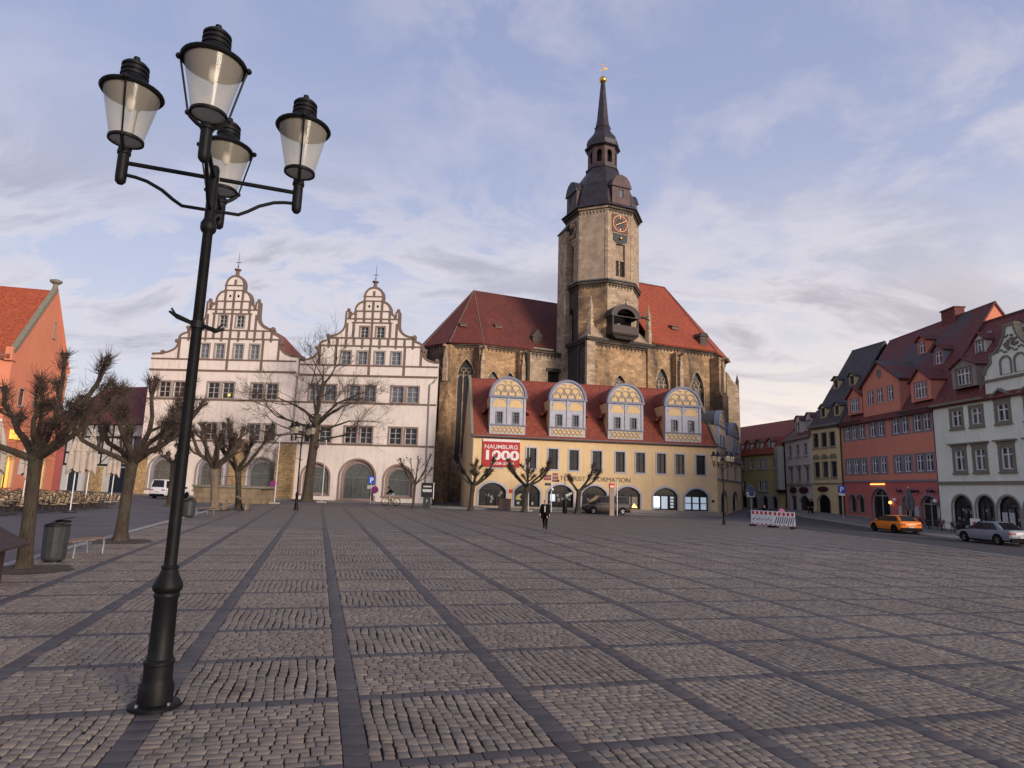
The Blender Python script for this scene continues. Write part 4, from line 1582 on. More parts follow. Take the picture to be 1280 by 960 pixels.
def church_wall(a, b, z1, mat, wins=(), name='wall', z0=-1.5):
    l, r, L = edge_frame(a, b)
    holes = [arch(L * t - w / 2, L * t + w / 2, s0, zs, zt, 'point', 8) for t, w, s0, zs, zt in wins]
    mb = MB()
    wall(mb, rect(0, L, z0, z1), holes, rev=.5)
    o = part(name, mb, mat, CH, False, l, r)
    for t, w, s0, zs, zt in wins:
        tracery_window(o, L * t, s0, w, zs, zt)
    return o


def frieze(parent, L, z, mat, x0=0.0, step=.62, y=0.0):
    """moulded cornice over a hanging row of little pointed arches"""
    mb = MB()
    n = max(2, int((L - .2) / step))
    for k in range(n):
        xc = x0 + .1 + (L - .2) * (k + .5) / n
        h = (L - .2) / n
        mb.prism([(xc - h * .22, z - .5), (xc, z - 1.02), (xc + h * .22, z - .5)], y - .14, y + .02)
        band_along(mb, [(xc + h * .5 * cos(a), z - .72 + h * .45 * sin(a)) for a in np.linspace(0.1, pi - .1, 6)], .1, y - .12, y + .015)
    o = part('arch_frieze', mb, mat, parent)
    o['kind'] = 'stuff'
    part('cornice', MB().box(x0 - .1, x0 + L + .1, y - .34, y + .02, z - .32, z - .02), mat, parent)
    return o


def buttress(x, y, ang, w, d, zt, mat='church_stone', pin=True):
    """pier pushed out along ang (outward), three setbacks, gablet and pinnacle"""
    mb = MB()
    mb.box(-w / 2, w / 2, -d, .1, -1.5, zt * .42)
    mb.box(-w / 2 + .04, w / 2 - .04, -d * .8, .1, zt * .42 + .002, zt * .74)
    mb.box(-w / 2 + .08, w / 2 - .08, -d * .58, .1, zt * .74 + .002, zt)
    for z, da, db in ((zt * .42, d, d * .8), (zt * .74, d * .8, d * .58)):
        mb.add([(-w / 2, -da, z), (w / 2, -da, z), (w / 2, -db, z + .7), (-w / 2, -db, z + .7)], [(0, 1, 2, 3)])
        mb.add([(-w / 2, -da, z), (-w / 2, -db, z), (-w / 2, -db, z + .7)], [(0, 1, 2)])
        mb.add([(w / 2, -da, z), (w / 2, -db, z), (w / 2, -db, z + .7)], [(0, 2, 1)])
    o = part('buttress', mb, mat, CH, False, (x, y, 0), ang)
    if pin:
        p = MB()
        p.box(-.32, .32, -d * .58 - .5, -d * .58 - .004, zt * .76, zt * .9)
        p.lathe([(.42, zt * .9 + .003), (.3, zt * .92), (.04, zt * .985), (.09, zt * .99), (.02, zt)], 4, 0, -d * .58 - .26, 0, pi / 4)
        for k in range(7):
            p.ball((-.25 + .5 * (k % 2), -d * .58 - .3, zt * (.76 + .03 * k)), .13, 6)
        part('pinnacle', p, 'church_light', o)
        part('gargoyle', MB().tube([(0, -d * .5, zt - .5), (0, -d * .58 - .9, zt - .2), (0, -d * .58 - 1.3, zt - .35)], [.26, .2, .1], 6), 'church_light', o, True)
    return o


# choir on the left: seven-sided end, dark maroon hipped roof
EZ = 23.6
choir = [(-5.5, 4.0), (-18.3, 4.0), (-22.5, 5.9), (-25.3, 10.4), (-25.3, 13.6), (-22.5, 18.1), (-18.3, 20.0), (-5.5, 20.0)]
cw = {0: [(.635, 1.9, 6, 17.6, 19.6), (.85, 2.0, 6, 17.6, 19.55)], 1: [(.5, 2.4, 5, 18.4, 21.2)], 2: [(.5, 2.2, 5, 17.8, 20.6)], 3: [(.5, 1.8, 5, 17.8, 20.4)]}
for k in range(7):
    a, b = choir[k + 1], choir[k]              # right as seen from outside
    if k < 4:
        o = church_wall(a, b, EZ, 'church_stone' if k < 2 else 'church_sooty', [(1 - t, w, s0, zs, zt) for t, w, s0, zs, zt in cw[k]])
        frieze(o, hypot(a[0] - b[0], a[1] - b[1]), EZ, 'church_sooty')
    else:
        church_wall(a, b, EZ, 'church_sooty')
mb = MB()
over = [(p[0] * 1.0 - (.55 if p[0] < -20 else 0), p[1] + (-.55 if p[1] < 8 else (.55 if p[1] > 16 else 0))) for p in choir]
ap = (-17.2, 12.0, 34.4)
rt = (2.0, 12.0, 34.4)
ev = [(p[0], p[1], EZ - .05) for p in over]
ev[0] = (2.0, ev[0][1], EZ - .05)
ev[7] = (2.0, ev[7][1], EZ - .05)
mb.sheet([[ev[1], ev[0], rt, ap]], .2)
for k in range(1, 6):
    mb.sheet([[ev[k + 1], ev[k], ap]], .2)
mb.sheet([[ev[7], ev[6], ap, rt]], .2)
part('choir_roof', mb, 'roof_maroon', CH)
mb = MB()
for k in range(1, 7):
    mb.tube([ev[k], ap], .09, 6)
part('ridge_tile', mb, 'brown_stone', CH)['kind'] = 'stuff'
for (x, y, ang, w, d) in ((-18.5, 4.0, -.1, 1.25, 2.1), (-12.0, 4.0, 0, 1.15, 1.7), (-22.7, 5.7, -.75, 1.3, 2.2), (-25.5, 10.2, -1.25, 1.3, 2.0)):
    buttress(x, y, ang, w, d, 23.0)
for x, y, z in ((-20.4, 7.0, 26.6), (-15.0, 6.4, 26.9)):
    mb = MB().box(-.55, .55, -.5, .6, 0, .5)
    mb.sheet([[(-.7, -.7, .45), (.7, -.7, .45), (.6, .9, .95), (-.6, .9, .95)]], .08)
    part('roof_hatch', mb, 'brown_stone', CH, False, (x, y, z), -.3 if x < -18 else 0)
mb = MB().box(-.8, .8, -.4, 1.6, 0, 1.3)
mb.prism([(-1.0, 1.3), (1.0, 1.3), (0, 2.6)], -.5, 1.8)
part('roof_dormer', mb, 'church_sooty', CH, False, (-8.9, 4.9, 24.6))
# low annex beside the tower
mb = MB()
wall(mb, rect(-11.4, -5.52, -1.5, 22.8), [rect(-8.4, -6.0, 17.2, 20.0)], rev=.6, y0=1.6, thick=2.4)
o = part('annex', mb, 'church_light', CH)
frieze(o, 5.8, 23.0, 'church_sooty', -11.4, y=1.6)
part('annex_window', MB().box(-8.4, -6.0, 2.1, 2.15, 17.2, 20.0), 'pane_dark', o)
part('lintel', MB().box(-8.7, -5.7, 1.35, 1.65, 20.0, 20.5), 'church_sooty', o)
part('gutter', MB().box(-11.2, -7.8, 1.0, 1.4, 23.1, 23.35), 'olive_stone', o)

# nave on the right: bright red hipped roof
NZ = 24.6
nave = [(5.5, -5.5), (17.2, -5.5), (24.4, -.2), (25.6, 6.0), (24.4, 12.2), (17.2, 17.5), (5.5, 17.5)]
nw = {0: [((7.4 - 5.5) / 11.7, 2.4, 7, 18.0, 20.9), ((14.0 - 5.5) / 11.7, 2.5, 7, 17.9, 21.0)], 1: [(.45, 2.3, 7, 17.5, 20.6)]}
for k in range(6):
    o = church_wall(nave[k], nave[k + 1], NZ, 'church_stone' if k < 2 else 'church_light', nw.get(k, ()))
    if k < 3:
        frieze(o, hypot(nave[k][0] - nave[k + 1][0], nave[k][1] - nave[k + 1][1]), NZ, 'church_sooty')
mb = MB()
ev = [(p[0] + (.6 if p[0] > 20 else (.15 if p[0] > 10 else 0)), p[1] + (-.6 if p[1] < 0 else (.6 if p[1] > 12 else 0)), NZ - .05) for p in nave]
ev[0] = (-4.5, ev[0][1] + 3.0, NZ + 3.1)
ev[6] = (-4.5, ev[6][1], NZ - .05)
ap, rt = (16.6, 6.0, 38.4), (-4.5, 6.0, 38.4)
evf = (5.4, -6.1, NZ - .05)
mb.sheet([[evf, ev[1], ap, (5.4, 6.0, 38.4)]], .2)
for k in range(1, 5):
    mb.sheet([[ev[k], ev[k + 1], ap]], .2)
mb.sheet([[ev[5], (5.4, 18.1, NZ - .05), (5.4, 6.0, 38.39), ap]], .2)
part('nave_roof', mb, 'roof_bright', CH)
mb = MB()
for k in range(1, 6):
    mb.tube([ev[k], ap], .1, 6)
mb.tube([ap, (5.4, 6.0, 38.4)], .12, 6)
part('ridge_tile', mb, 'roof_maroon', CH)['kind'] = 'stuff'
for (x, y, ang, w, d, pin) in ((9.9, -5.5, 0, 1.5, 1.8, True), (17.3, -5.5, .32, 1.7, 2.4, True)):
    buttress(x, y, ang, w, d, 23.4, pin=pin)
mb = MB()
mb.prism([(0, -1.5), (2.0, -1.5), (2.0, 18.6), (1.8, 20.2), (.9, 21.2), (.2, 22.4), (0, 22.6)], -.8, .8)
o = part('buttress', mb, 'church_light', CH, False, (24.0, -.6, 0), -.45)
part('pinnacle', MB().lathe([(.3, 18.6), (.3, 20.8), (.36, 20.9), (.03, 22.2)], 4, 1.8, -.5, 0, pi / 4), 'church_sooty', o)
mb = MB().box(-.7, .7, -.9, 1.0, 0, 1.7)
mb.prism([(-.95, 1.7), (.95, 1.7), (.5, 2.3), (-.5, 2.3)], -1.1, 1.2)
part('roof_dormer', mb, 'church_sooty', CH, False, (15.6, -4.4, 25.2))
for x, y, z in ((11.6, -2.9, 28.0),):
    mb = MB().box(-.6, .6, -.5, .6, 0, .5)
    mb.sheet([[(-.75, -.7, .5), (.75, -.7, .5), (.6, .9, .95), (-.6, .9, .95)]], .08)
    part('roof_hatch', mb, 'brown_stone', CH, False, (x, y, z))

# tower: square base, octagon, bell-shaped helm, lantern, spire
BZ = 24.5
hb = 5.5
o = church_wall((-hb, -hb), (hb, -hb), BZ - .6, 'church_stone', [(.49, 2.2, 8, 17.2, 19.1)], 'tower_base')
frieze(o, 2 * hb, BZ - .6, 'church_sooty')
part('corner_pier', MB().box(-.35, 1.0, -.3, .3, -1.5, BZ - .9), 'church_light', o)
part('corner_pier', MB().box(2 * hb - .9, 2 * hb + .3, -.3, .3, -1.5, BZ - .9), 'church_stone', o)
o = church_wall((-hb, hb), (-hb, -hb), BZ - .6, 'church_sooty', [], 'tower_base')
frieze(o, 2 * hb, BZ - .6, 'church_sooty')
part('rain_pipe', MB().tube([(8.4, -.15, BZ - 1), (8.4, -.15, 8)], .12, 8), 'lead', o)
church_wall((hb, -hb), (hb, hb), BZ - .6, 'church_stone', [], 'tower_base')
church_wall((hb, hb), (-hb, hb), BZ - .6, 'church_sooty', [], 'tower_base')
RO = 5.85
ri = RO * cos(pi / 8)
mb = MB()
mb.plan([(-6.0, -6.0), (6.0, -6.0), (6.0, 6.0), (-6.0, 6.0)], BZ - .6, BZ - .22)
oc8 = [(RO * cos(pi / 8 + k * pi / 4), RO * sin(pi / 8 + k * pi / 4)) for k in range(8)]
sq = [(-5.95, -5.95), (5.95, -5.95), (5.95, 5.95), (-5.95, 5.95)]
part('base_cornice', mb, 'church_sooty', CH)
for c, (i, j) in zip(((5.9, 5.9), (-5.9, 5.9), (-5.9, -5.9), (5.9, -5.9)), ((0, 1), (2, 3), (4, 5), (6, 7))):
    p, q = oc8[i], oc8[j]
    mb = MB()
    mb.add([(c[0], c[1], BZ - .2), (p[0], c[1] if abs(p[1]) > abs(p[0]) else p[1], BZ - .2), (c[0] if abs(q[0]) > abs(q[1]) else q[0], q[1], BZ - .2), (p[0] * .98, p[1] * .98, BZ + .3), (q[0] * .98, q[1] * .98, BZ + .3), ((p[0] + q[0]) * .49, (p[1] + q[1]) * .49, BZ + 2.2)],
           [(0, 3, 5), (0, 5, 4), (0, 1, 3), (0, 4, 2)])
    part('broach', mb, 'church_light', CH)
MZ, TZ = 33.3, 45.2
FACE = {}
for k in range(8):
    phi = -pi / 2 + k * pi / 4
    n = (cos(phi), sin(phi))
    fw = 2 * RO * sin(pi / 8)
    org = (n[0] * ri - cos(phi + pi / 2) * fw / 2, n[1] * ri - sin(phi + pi / 2) * fw / 2, 0)
    hl, hu = [], []
    if k == 0:
        hu = [rect(1.42, 3.05, 34.25, 39.4)]
    elif k in (6, 2):
        hu = [arch(1.6, 2.9, 34.0, 38.6, 40.3, 'point', 8)]
        hl = [arch(1.5, 3.0, BZ, 28.2, 30.0, 'point', 8)]
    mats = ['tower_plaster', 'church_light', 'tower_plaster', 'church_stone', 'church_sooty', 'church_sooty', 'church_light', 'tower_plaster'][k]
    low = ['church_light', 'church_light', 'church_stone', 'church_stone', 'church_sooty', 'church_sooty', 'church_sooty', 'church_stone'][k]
    mb = MB()
    wall(mb, rect(0, fw, MZ, TZ), hu, rev=.7)
    up = part('tower_face', mb, mats, CH, False, org, phi + pi / 2)
    mb = MB()
    wall(mb, rect(0, fw, BZ - .4, MZ - .002), hl, rev=.7)
    lo = part('tower_face', mb, low, CH, False, org, phi + pi / 2)
    FACE[k] = up
    for h in hu:
        part('opening', MB().prism(h, .6, .66), 'black_void', up)
        x0, x1 = h[0][0], h[1][0]
        lo_, mid = h[0][1], (x0 + x1) / 2
        zt = 36.9 if k == 0 else 38.6
        lv = MB()
        for q in range(12):
            z = lo_ + (zt - lo_) * (q + .5) / 12
            lv.sheet([[(x0, .45, z - .1), (mid - .08, .45, z - .1), (mid - .08, .62, z + .12), (x0, .62, z + .12)], [(mid + .08, .45, z - .1), (x1, .45, z - .1), (x1, .62, z + .12), (mid + .08, .62, z + .12)]], .04)
        part('louvre', lv, 'church_sooty', up)['kind'] = 'stuff'
        part('mullion', MB().box(mid - .078, mid + .078, .3, .58, lo_, zt), 'church_light', up)
        if k == 0:
            part('blind_panel', MB().box(x0, x1, .35, .44, 36.9, 39.4), 'tower_plaster', up)
            part('transom', MB().box(x0, x1, .2, .55, 36.75, 36.95), 'church_light', up)
    for h in hl:
        part('opening', MB().prism(h, .55, .6), 'black_void', lo)
    part('quoin_strip', MB().box(-.05, .38, -.07, .02, MZ + .3, TZ - 1.1), 'church_light', up)
    part('quoin_strip', MB().box(fw - .38, fw + .05, -.068, .02, MZ + .3, TZ - 1.1), 'church_light', up)
    frieze(up, fw, TZ, 'church_sooty' if k != 7 else 'church_light', step=.5)
    frieze(lo, fw, MZ, 'church_sooty', step=.5)
for z, r0, m_ in ((MZ, 6.35, 'lead'), (TZ, 6.6, 'copper_dark')):
    mb = MB().lathe([(r0 - .25, z - .02), (r0, z + .08), (r0 - .02, z + .22), (RO - .1, z + .5)], 8, 0, 0, 0, pi / 8)
    part('tower_cornice', mb, m_, CH)


def clock(parent, cx, cz, y, r=1.3):
    o = part('clock', MB().box(cx - r - .12, cx + r + .12, y - .06, y, cz - r - .12, cz + r + .12), 'clock_red', parent)
    mb = MB()
    band_along(mb, [(cx + r * .98 * cos(a), cz + r * .98 * sin(a)) for a in np.linspace(0, 2 * pi, 33)], .08, y - .1, y - .05)
    part('clock_ring', mb, 'gilt_paint', o)
    part('dial', MB().prism([(cx + r * .55 * cos(a), cz + r * .55 * sin(a)) for a in np.linspace(0, 2 * pi, 25)[:-1]], y - .072, y - .058), 'clock_blue', o)
    for k in range(12):
        a = k * pi / 6
        part('numeral', MB().beam((cx + r * .6 * sin(a), y - .09, cz + r * .6 * cos(a)), (cx + r * .9 * sin(a), y - .09, cz + r * .9 * cos(a)), .16, .03), 'gilt_paint', o)
    for L, a, w in ((.95, radians(60), .13), (.68, radians(245), .2)):
        mb = MB().beam((cx - .15 * sin(a), y - .13, cz - .15 * cos(a)), (cx + r * L * sin(a), y - .13, cz + r * L * cos(a)), w, .03)
        part('clock_hand', mb, 'gold', o)
    return o


fw = 2 * RO * sin(pi / 8)
clock(FACE[0], fw / 2 - .1, 42.65, -.05)
clock(FACE[6], fw / 2, 42.4, -.05, 1.2)
part('moon_panel', MB().prism([(.85, 41.0), (.95, 40.6), (.95, 39.9), (1.4, 39.6), (2.2, 39.35), (3.0, 39.6), (3.4, 39.9), (3.4, 40.6), (3.5, 41.0)], -.1, -.01), 'clock_blue', FACE[0])
part('moon_ball', MB().ball((2.15, -.22, 40.25), .27, 12), 'gold', FACE[0], True)
# helm
mb = MB().lathe([(6.45, TZ + .24), (5.8, TZ + .9), (5.6, 47.2), (5.3, 48.6), (4.8, 49.9), (4.1, 51.2), (3.3, 52.3), (2.75, 53.1), (2.6, 53.5)], 8, 0, 0, 0, pi / 8)
part('helm', mb, 'copper_dark', CH)
for k in range(4):
    a = -pi / 2 + k * pi / 2
    mb = MB()
    wall(mb, rect(-1.6, 1.6, 45.7, 48.7), [rect(-.45, .4, 47.0, 48.2)], rev=.2, thick=2.6)
    d = part('helm_dormer', mb, 'copper_brown', CH, False, (cos(a) * 5.6, sin(a) * 5.6, 0), a + pi / 2)
    mb = MB()
    prof = [(1.75, 48.7), (1.7, 48.95), (1.4, 49.7), (.9, 50.3), (0, 50.6)]
    pts = [(-p, z) for p, z in prof[:-1]] + [(p, z) for p, z in prof[::-1]]
    mb.prism(pts, -.2, 2.6)
    part('dormer_hood', mb, 'copper_brown' if k == 0 else 'copper_dark', d)
    part('pane', MB().box(-.45, .4, .15, .18, 47.0, 48.2), 'pane_sky', d)
    part('glazing_bar', MB().box(-.06, .03, .08, .15, 47.0, 48.2), 'grey_sash', d)
    part('dormer_cornice', MB().box(-1.8, 1.8, -.22, .01, 48.55, 48.71), 'copper_dark', d)
mb = MB().lathe([(2.75, 53.5), (2.75, 53.8), (2.45, 53.9), (2.45, 54.2)], 8, 0, 0, 0, pi / 8)
part('lantern_sill', mb, 'copper_dark', CH)
RL = 2.4
for k in range(8):
    phi = -pi / 2 + k * pi / 4
    lw = 2 * RL * sin(pi / 8)
    rr = RL * cos(pi / 8)
    org = (cos(phi) * rr + sin(phi) * lw / 2, sin(phi) * rr - cos(phi) * lw / 2, 0)
    mb = MB()
    wall(mb, rect(0, lw, 54.1, 57.3), [arch(.48, lw - .48, 54.5, 56.1, 56.7, 'round', 8)], rev=.22)
    part('lantern_face', mb, 'copper_brown', CH, False, org, phi + pi / 2)
part('lantern_blocker', MB().tube([(0, 0, 54), (0, 0, 57.4)], 1.5, 8), 'timber_dark', CH)  # added dark cylinder keeps sky from showing through the arched openings
part('onion', MB().lathe([(2.4, 57.2), (2.95, 57.45), (2.95, 57.62), (2.55, 57.8), (2.65, 58.5), (2.45, 59.2), (1.9, 59.9), (1.45, 60.5), (1.25, 61.2), (1.4, 61.45), (1.15, 61.6)], 8, 0, 0, 0, pi / 8), 'copper_dark', CH)
part('spire', MB().lathe([(1.2, 61.55), (.95, 63.0), (.36, 69.8)], 8, 0, 0, 0, pi / 8), 'copper_dark', CH)
part('gold_ball', MB().ball((0, 0, 70.35), .62, 16), 'gold', CH, True)
mb = MB().tube([(0, 0, 70.8), (0, 0, 74.2)], [.06, .02], 6)
mb.box(-.05, .9, -.03, .03, 72.5, 72.75)
mb.beam((-.55, 0, 71.9), (.55, 0, 72.5), .1, .06)
mb.box(-.4, .4, -.03, .03, 73.1, 73.2)
part('weather_vane', mb, 'gold', CH)
# stair turret behind the left face
mb = MB().box(-6.3, -4.6, .6, 3.0, -1.5, 42.6)
o = part('stair_turret', mb, 'church_light', CH)
part('turret_roof', MB().add([(-6.55, .4, 42.6), (-4.4, .4, 42.6), (-4.4, 3.2, 42.6), (-6.55, 3.2, 42.6), (-5.0, 1.2, 44.6), (-5.0, 2.5, 44.6)], [(0, 1, 4), (1, 2, 5, 4), (2, 3, 5), (3, 0, 4, 5), (3, 2, 1, 0)]), 'copper_dark', o)
# pinnacles and oriel on the base
for x in (-5.0, 5.1):
    p = MB().lathe([(.62, BZ - .25), (.55, 26.2), (.42, 26.4), (.36, 28.6), (.45, 28.7), (.08, 30.2), (.14, 30.3), (.02, 30.6)], 6, x, -5.3)
    for s_ in range(5):
        p.ball((x + .42, -5.4, 27 + s_ * .4), .14, 6)
    part('corner_pinnacle', p, 'church_light', CH)
mb = MB()
mb.box(-2.45, 2.05, -7.2, -5.3, 24.75, 25.05)
mb.prism([(-2.45, 24.75), (2.05, 24.75), (1.3, 24.2), (-1.7, 24.2)], -7.0, -5.4)
o = part('oriel', mb, 'timber_dark', CH)
part('parapet', MB().box(-2.45, 2.05, -7.2, -7.05, 25.05, 26.2), 'bronze_brown', o)
part('parapet', MB().box(-2.45, -2.3, -7.05, -5.4, 25.05, 26.2), 'bronze_brown', o)
part('parapet', MB().box(1.9, 2.05, -7.05, -5.4, 25.05, 26.2), 'bronze_brown', o)
for x in (-2.35, 1.95):
    part('post', MB().box(x - .09, x + .09, -7.18, -7.0, 26.2, 27.9), 'bronze_brown', o)
lp = arch(-2.6, 2.2, 27.4, 27.5, 29.3, 'round', 14)
mb = MB()
band_along(mb, lp[2:], .22, -7.35, -5.2)
part('hood', mb, 'copper_dark', o)
mb = MB()
ring(mb, arch(-1.75, 1.35, 27.55, 27.6, 28.7, 'round', 14), arch(-2.55, 2.15, 27.45, 27.5, 29.25, 'round', 14), -7.3, -7.15)
part('hood_face', mb, 'bronze_brown', o)
part('crest', MB().lathe([(.22, 29.2), (.05, 29.9), (.12, 30.0), (.02, 30.3)], 6, -.2, -7.2), 'copper_dark', o)
part('back_wall', MB().box(-2.3, 1.9, -5.45, -5.42, 25.0, 28.6), 'black_void', o)
part('bell', MB().lathe([(.75, 25.4), (.7, 25.7), (.45, 26.2), (.3, 26.6), (.05, 26.7)], 12, -.9, -6.2), 'olive_stone', o)
part('gargoyle', MB().tube([(2.2, -5.6, 28.3), (3.4, -6.6, 28.0), (4.0, -7.1, 27.6)], [.22, .18, .1], 6), 'church_sooty', CH, True)

# ---- houses along the right-hand street
def openings(lst):
    return [rect(x - w / 2, x + w / 2, z, z + h) for x, z, w, h in lst]


def roof_dormer(parent, u, v, z0, w, h, deep, wallm, roofm, st, head='gable', rise=.9):
    """dormer: little walled front with a window, cheeks and roof running back into the slope"""
    mb = MB()
    ww, hh = w * .62, h * .78
    out = rect(-w / 2, w / 2, 0, h) if head == 'flat' else ([(-w / 2, 0), (w / 2, 0), (w / 2, h), (0, h + rise), (-w / 2, h)] if head == 'gable' else arch(-w / 2, w / 2, 0, h, h + rise))
    wall(mb, out, [rect(-ww / 2, ww / 2, h * .12, h * .12 + hh)], rev=.15, thick=.2)
    for s_ in (-1, 1):
        mb.add([(s_ * w / 2, .2, -.6), (s_ * w / 2, .2, h), (s_ * w / 2, deep, h), (s_ * w / 2, deep, -.6)], [(0, 1, 2, 3)])
    d = part('dormer', mb, wallm, parent, False, (u, v, z0))
    window(d, (0, 0, h * .12), ww, hh, dict(st, joined=True, id=st['id'] + 'j'))
    rb = MB()
    if head == 'flat':
        rb.sheet([[(-w / 2 - .15, -.25, h + .05), (w / 2 + .15, -.25, h + .05), (w / 2 + .15, deep + .4, h + .5), (-w / 2 - .15, deep + .4, h + .5)]], .12)
    elif head == 'gable':
        k = rise / (w / 2)
        for s_ in (-1, 1):
            rb.sheet([[(s_ * (w / 2 + .22), -.28, h + .06 - .22 * k), (0, -.28, h + rise + .06), (0, deep + .6, h + rise + .06), (s_ * (w / 2 + .22), deep + .6, h + .06 - .22 * k)]], .1)
    else:
        pts = arch(-w / 2 - .12, w / 2 + .12, 0, h, h + rise + .12)[2:]
        n = len(pts)
        rb.add([(a, -.2, b) for a, b in pts] + [(a, deep + .5, b) for a, b in pts], [(i, i + 1, n + i + 1, n + i) for i in range(n - 1)])
    part('dormer_roof', rb, roofm, d)
    return d


RW = dict(id='r', sur=.07, proud=.03, surm='slate_trim', sash='white_sash', nx=2, nz=(.64,), bar=.085, fr=.09, rec=.1, pane='pane')
# red house
P0, P1 = (40.9, 78.0), (41.2, 61.0)
loc, rz, _ = frame_of(P0, P1)
H4 = thing('red_house', 'brick-red townhouse with white windows, central gable and patchy tiled roof', 'building', loc, rz)
grp = [(.6, 5.3, 3), (5.9, 9.05, 2), (10.1, 13.2, 2), (13.6, 16.5, 2)]
wl = []
for z in (5.15, 9.2):
    for a, b, n in grp:
        for k in range(n):
            wl.append((a + (b - a) * (k + .5) / n, z, .98, 1.65))
gw = [(6.7, 12.85, .95, 1.6), (8.45, 12.85, .95, 1.6), (10.35, 12.85, .95, 1.6)]
lows = [arch(.95, 2.45, .6, 1.95), arch(2.65, 4.15, .6, 1.95), arch(5.5, 9.0, -.6, 1.75, 3.45, 'round'), arch(11.1, 12.95, -.4, 2.1, 2.75, 'seg'), arch(14.0, 16.35, -.5, 2.0, 2.75, 'seg')]
mb = MB()
wall(mb, [(0, 4.25), (17, 4.25), (17, 11.5), (11.9, 11.5), (11.9, 15.2), (8.5, 17.5), (5.1, 15.2), (5.1, 11.5), (0, 11.5)], openings(wl + gw), rev=.2, thick=None)
shell(mb, 17, 14, -1.2, 11.5)
mb.add([(17, 0, 11.5), (17, 7, 22.0), (17, 14, 11.5)], [(0, 2, 1)])
mb.add([(0, 0, 11.5), (0, 7, 22.0), (0, 14, 11.5)], [(0, 1, 2)])
for xs in (5.1, 11.9):
    mb.add([(xs, 0, 11.3), (xs, 0, 15.2), (xs, 4, 15.2), (xs, 4, 11.3)], [(0, 1, 2, 3)])
part('wall', mb, 'red_wall', H4)
mb = MB()
wall(mb, rect(0, 17, -1.2, 4.246), lows, rev=.4)
part('ground_floor_wall', mb, 'red_wall_low', H4)
part('end_gable', MB().add([(17.02, .4, 12.2), (17.02, 7, 22.0), (17.02, 13.6, 12.2)], [(0, 1, 2)]), 'coral_wall', H4)
part('roof', gable_roof(MB(), -.1, 17.15, 0, 14, 11.62, 22.25, .45), 'roof_patchy', H4)
mb = MB()
k = 2.3 / 3.4
for s_ in (-1, 1):
    mb.sheet([[(8.5 + s_ * 3.85, -.35, 15.2 - .45 * k + .12), (8.5, -.35, 17.62), (8.5, 4.6, 17.62), (8.5 + s_ * 3.85, 4.6, 15.2 - .45 * k + .12)]], .16)
part('cross_roof', mb, 'roof_patchy', H4)
part('oval_window', MB().prism([(8.5 + .32 * cos(a), 16.15 + .42 * sin(a)) for a in np.linspace(0, 2 * pi, 17)[:-1]], -.03, .01), 'pane', H4)
mb = MB()
band_along(mb, [(8.5 + .36 * cos(a), 16.15 + .46 * sin(a)) for a in np.linspace(0, 2 * pi, 17)], .1, -.06, .01)
part('oval_frame', mb, 'slate_trim', H4)
for a, b, n in grp:
    for z in (5.15, 9.2):
        part('window_band', MB().box(a - .05, b + .05, -.035, -.002, z - .16, z - .075), 'slate_trim', H4)
        part('window_band', MB().box(a - .05, b + .05, -.035, -.002, z + 1.725, z + 1.83), 'slate_trim', H4)
        for k in range(n + 1):
            x = a + (b - a) * k / n
            xa, xb = max(a - .05, x - .2), min(b + .05, x + .2)
            part('window_pier', MB().box(xa, xb, -.03, -.002, z - .073, z + 1.722), 'slate_trim', H4)
for x, z, w, h in wl + gw:
    window(H4, (x, 0, z), w, h, RW)
for lp in lows:
    o = part('opening_surround', ring(MB(), lp, grow(lp, .18, False), -.05, .02), 'slate_trim', H4)
    part('door_glass' if lp[0][1] < 0 else 'pane', MB().prism(lp, .33, .36), 'pane_dark', o)
    x0, x1 = lp[0][0], lp[1][0]
    zt = max(p[1] for p in lp)
    fr = MB()
    ring(fr, grow(lp, -.1), lp, .24, .32)
    if x1 - x0 > 1.7:
        fr.box((x0 + x1) / 2 - .05, (x0 + x1) / 2 + .05, .25, .31, lp[0][1], zt - .3)
        fr.box(x0, x1, .245, .315, zt - .85, zt - .75)
    part('frame', fr, 'grey_sash', o)
bar(H4, 'string_course', 0, 17, 4.14, 4.34, 'slate_trim', -.1, .01)
bar(H4, 'gutter', -.1, 4.95, 11.18, 11.32, 'dark_metal', -.62, -.46)
bar(H4, 'gutter', 12.1, 17.1, 11.18, 11.32, 'dark_metal', -.62, -.46)
part('downpipe', MB().tube([(17.0, -.5, 11.2), (16.98, -.14, 10.7), (17.0, -.12, -.4)], .07, 8), 'dark_metal', H4, True)
part('downpipe', MB().tube([(.0, -.5, 11.2), (.02, -.14, 10.7), (.02, -.12, -.2)], .07, 8), 'dark_metal', H4, True)
RD = dict(RW, id='rd', sur=.1, surm='sign_pink')
roof_dormer(H4, 3.4, -.02, 12.15, 3.0, 2.1, 3.0, 'red_wall', 'roof_wine', dict(RD, nx=4, id='rd4'), 'gable', 1.1)
roof_dormer(H4, 15.3, -.02, 12.15, 3.0, 2.1, 3.0, 'red_wall', 'roof_wine', dict(RD, nx=4, id='rd4'), 'gable', 1.2)
roof_dormer(H4, 14.0, 3.0, 16.1, 1.5, 1.7, 2.0, 'slate_trim', 'roof_wine', RD, 'gable', .6)
roof_dormer(H4, 9.6, 4.4, 18.2, 1.5, 1.7, 2.0, 'coral_wall', 'roof_wine', RD, 'gable', .5)
mb = MB().box(10.2, 12.3, 6.4, 7.5, 21.0, 22.95)
mb.box(10.1, 12.4, 6.3, 7.6, 22.95, 23.1)
part('chimney', mb, 'roof_wine', H4)
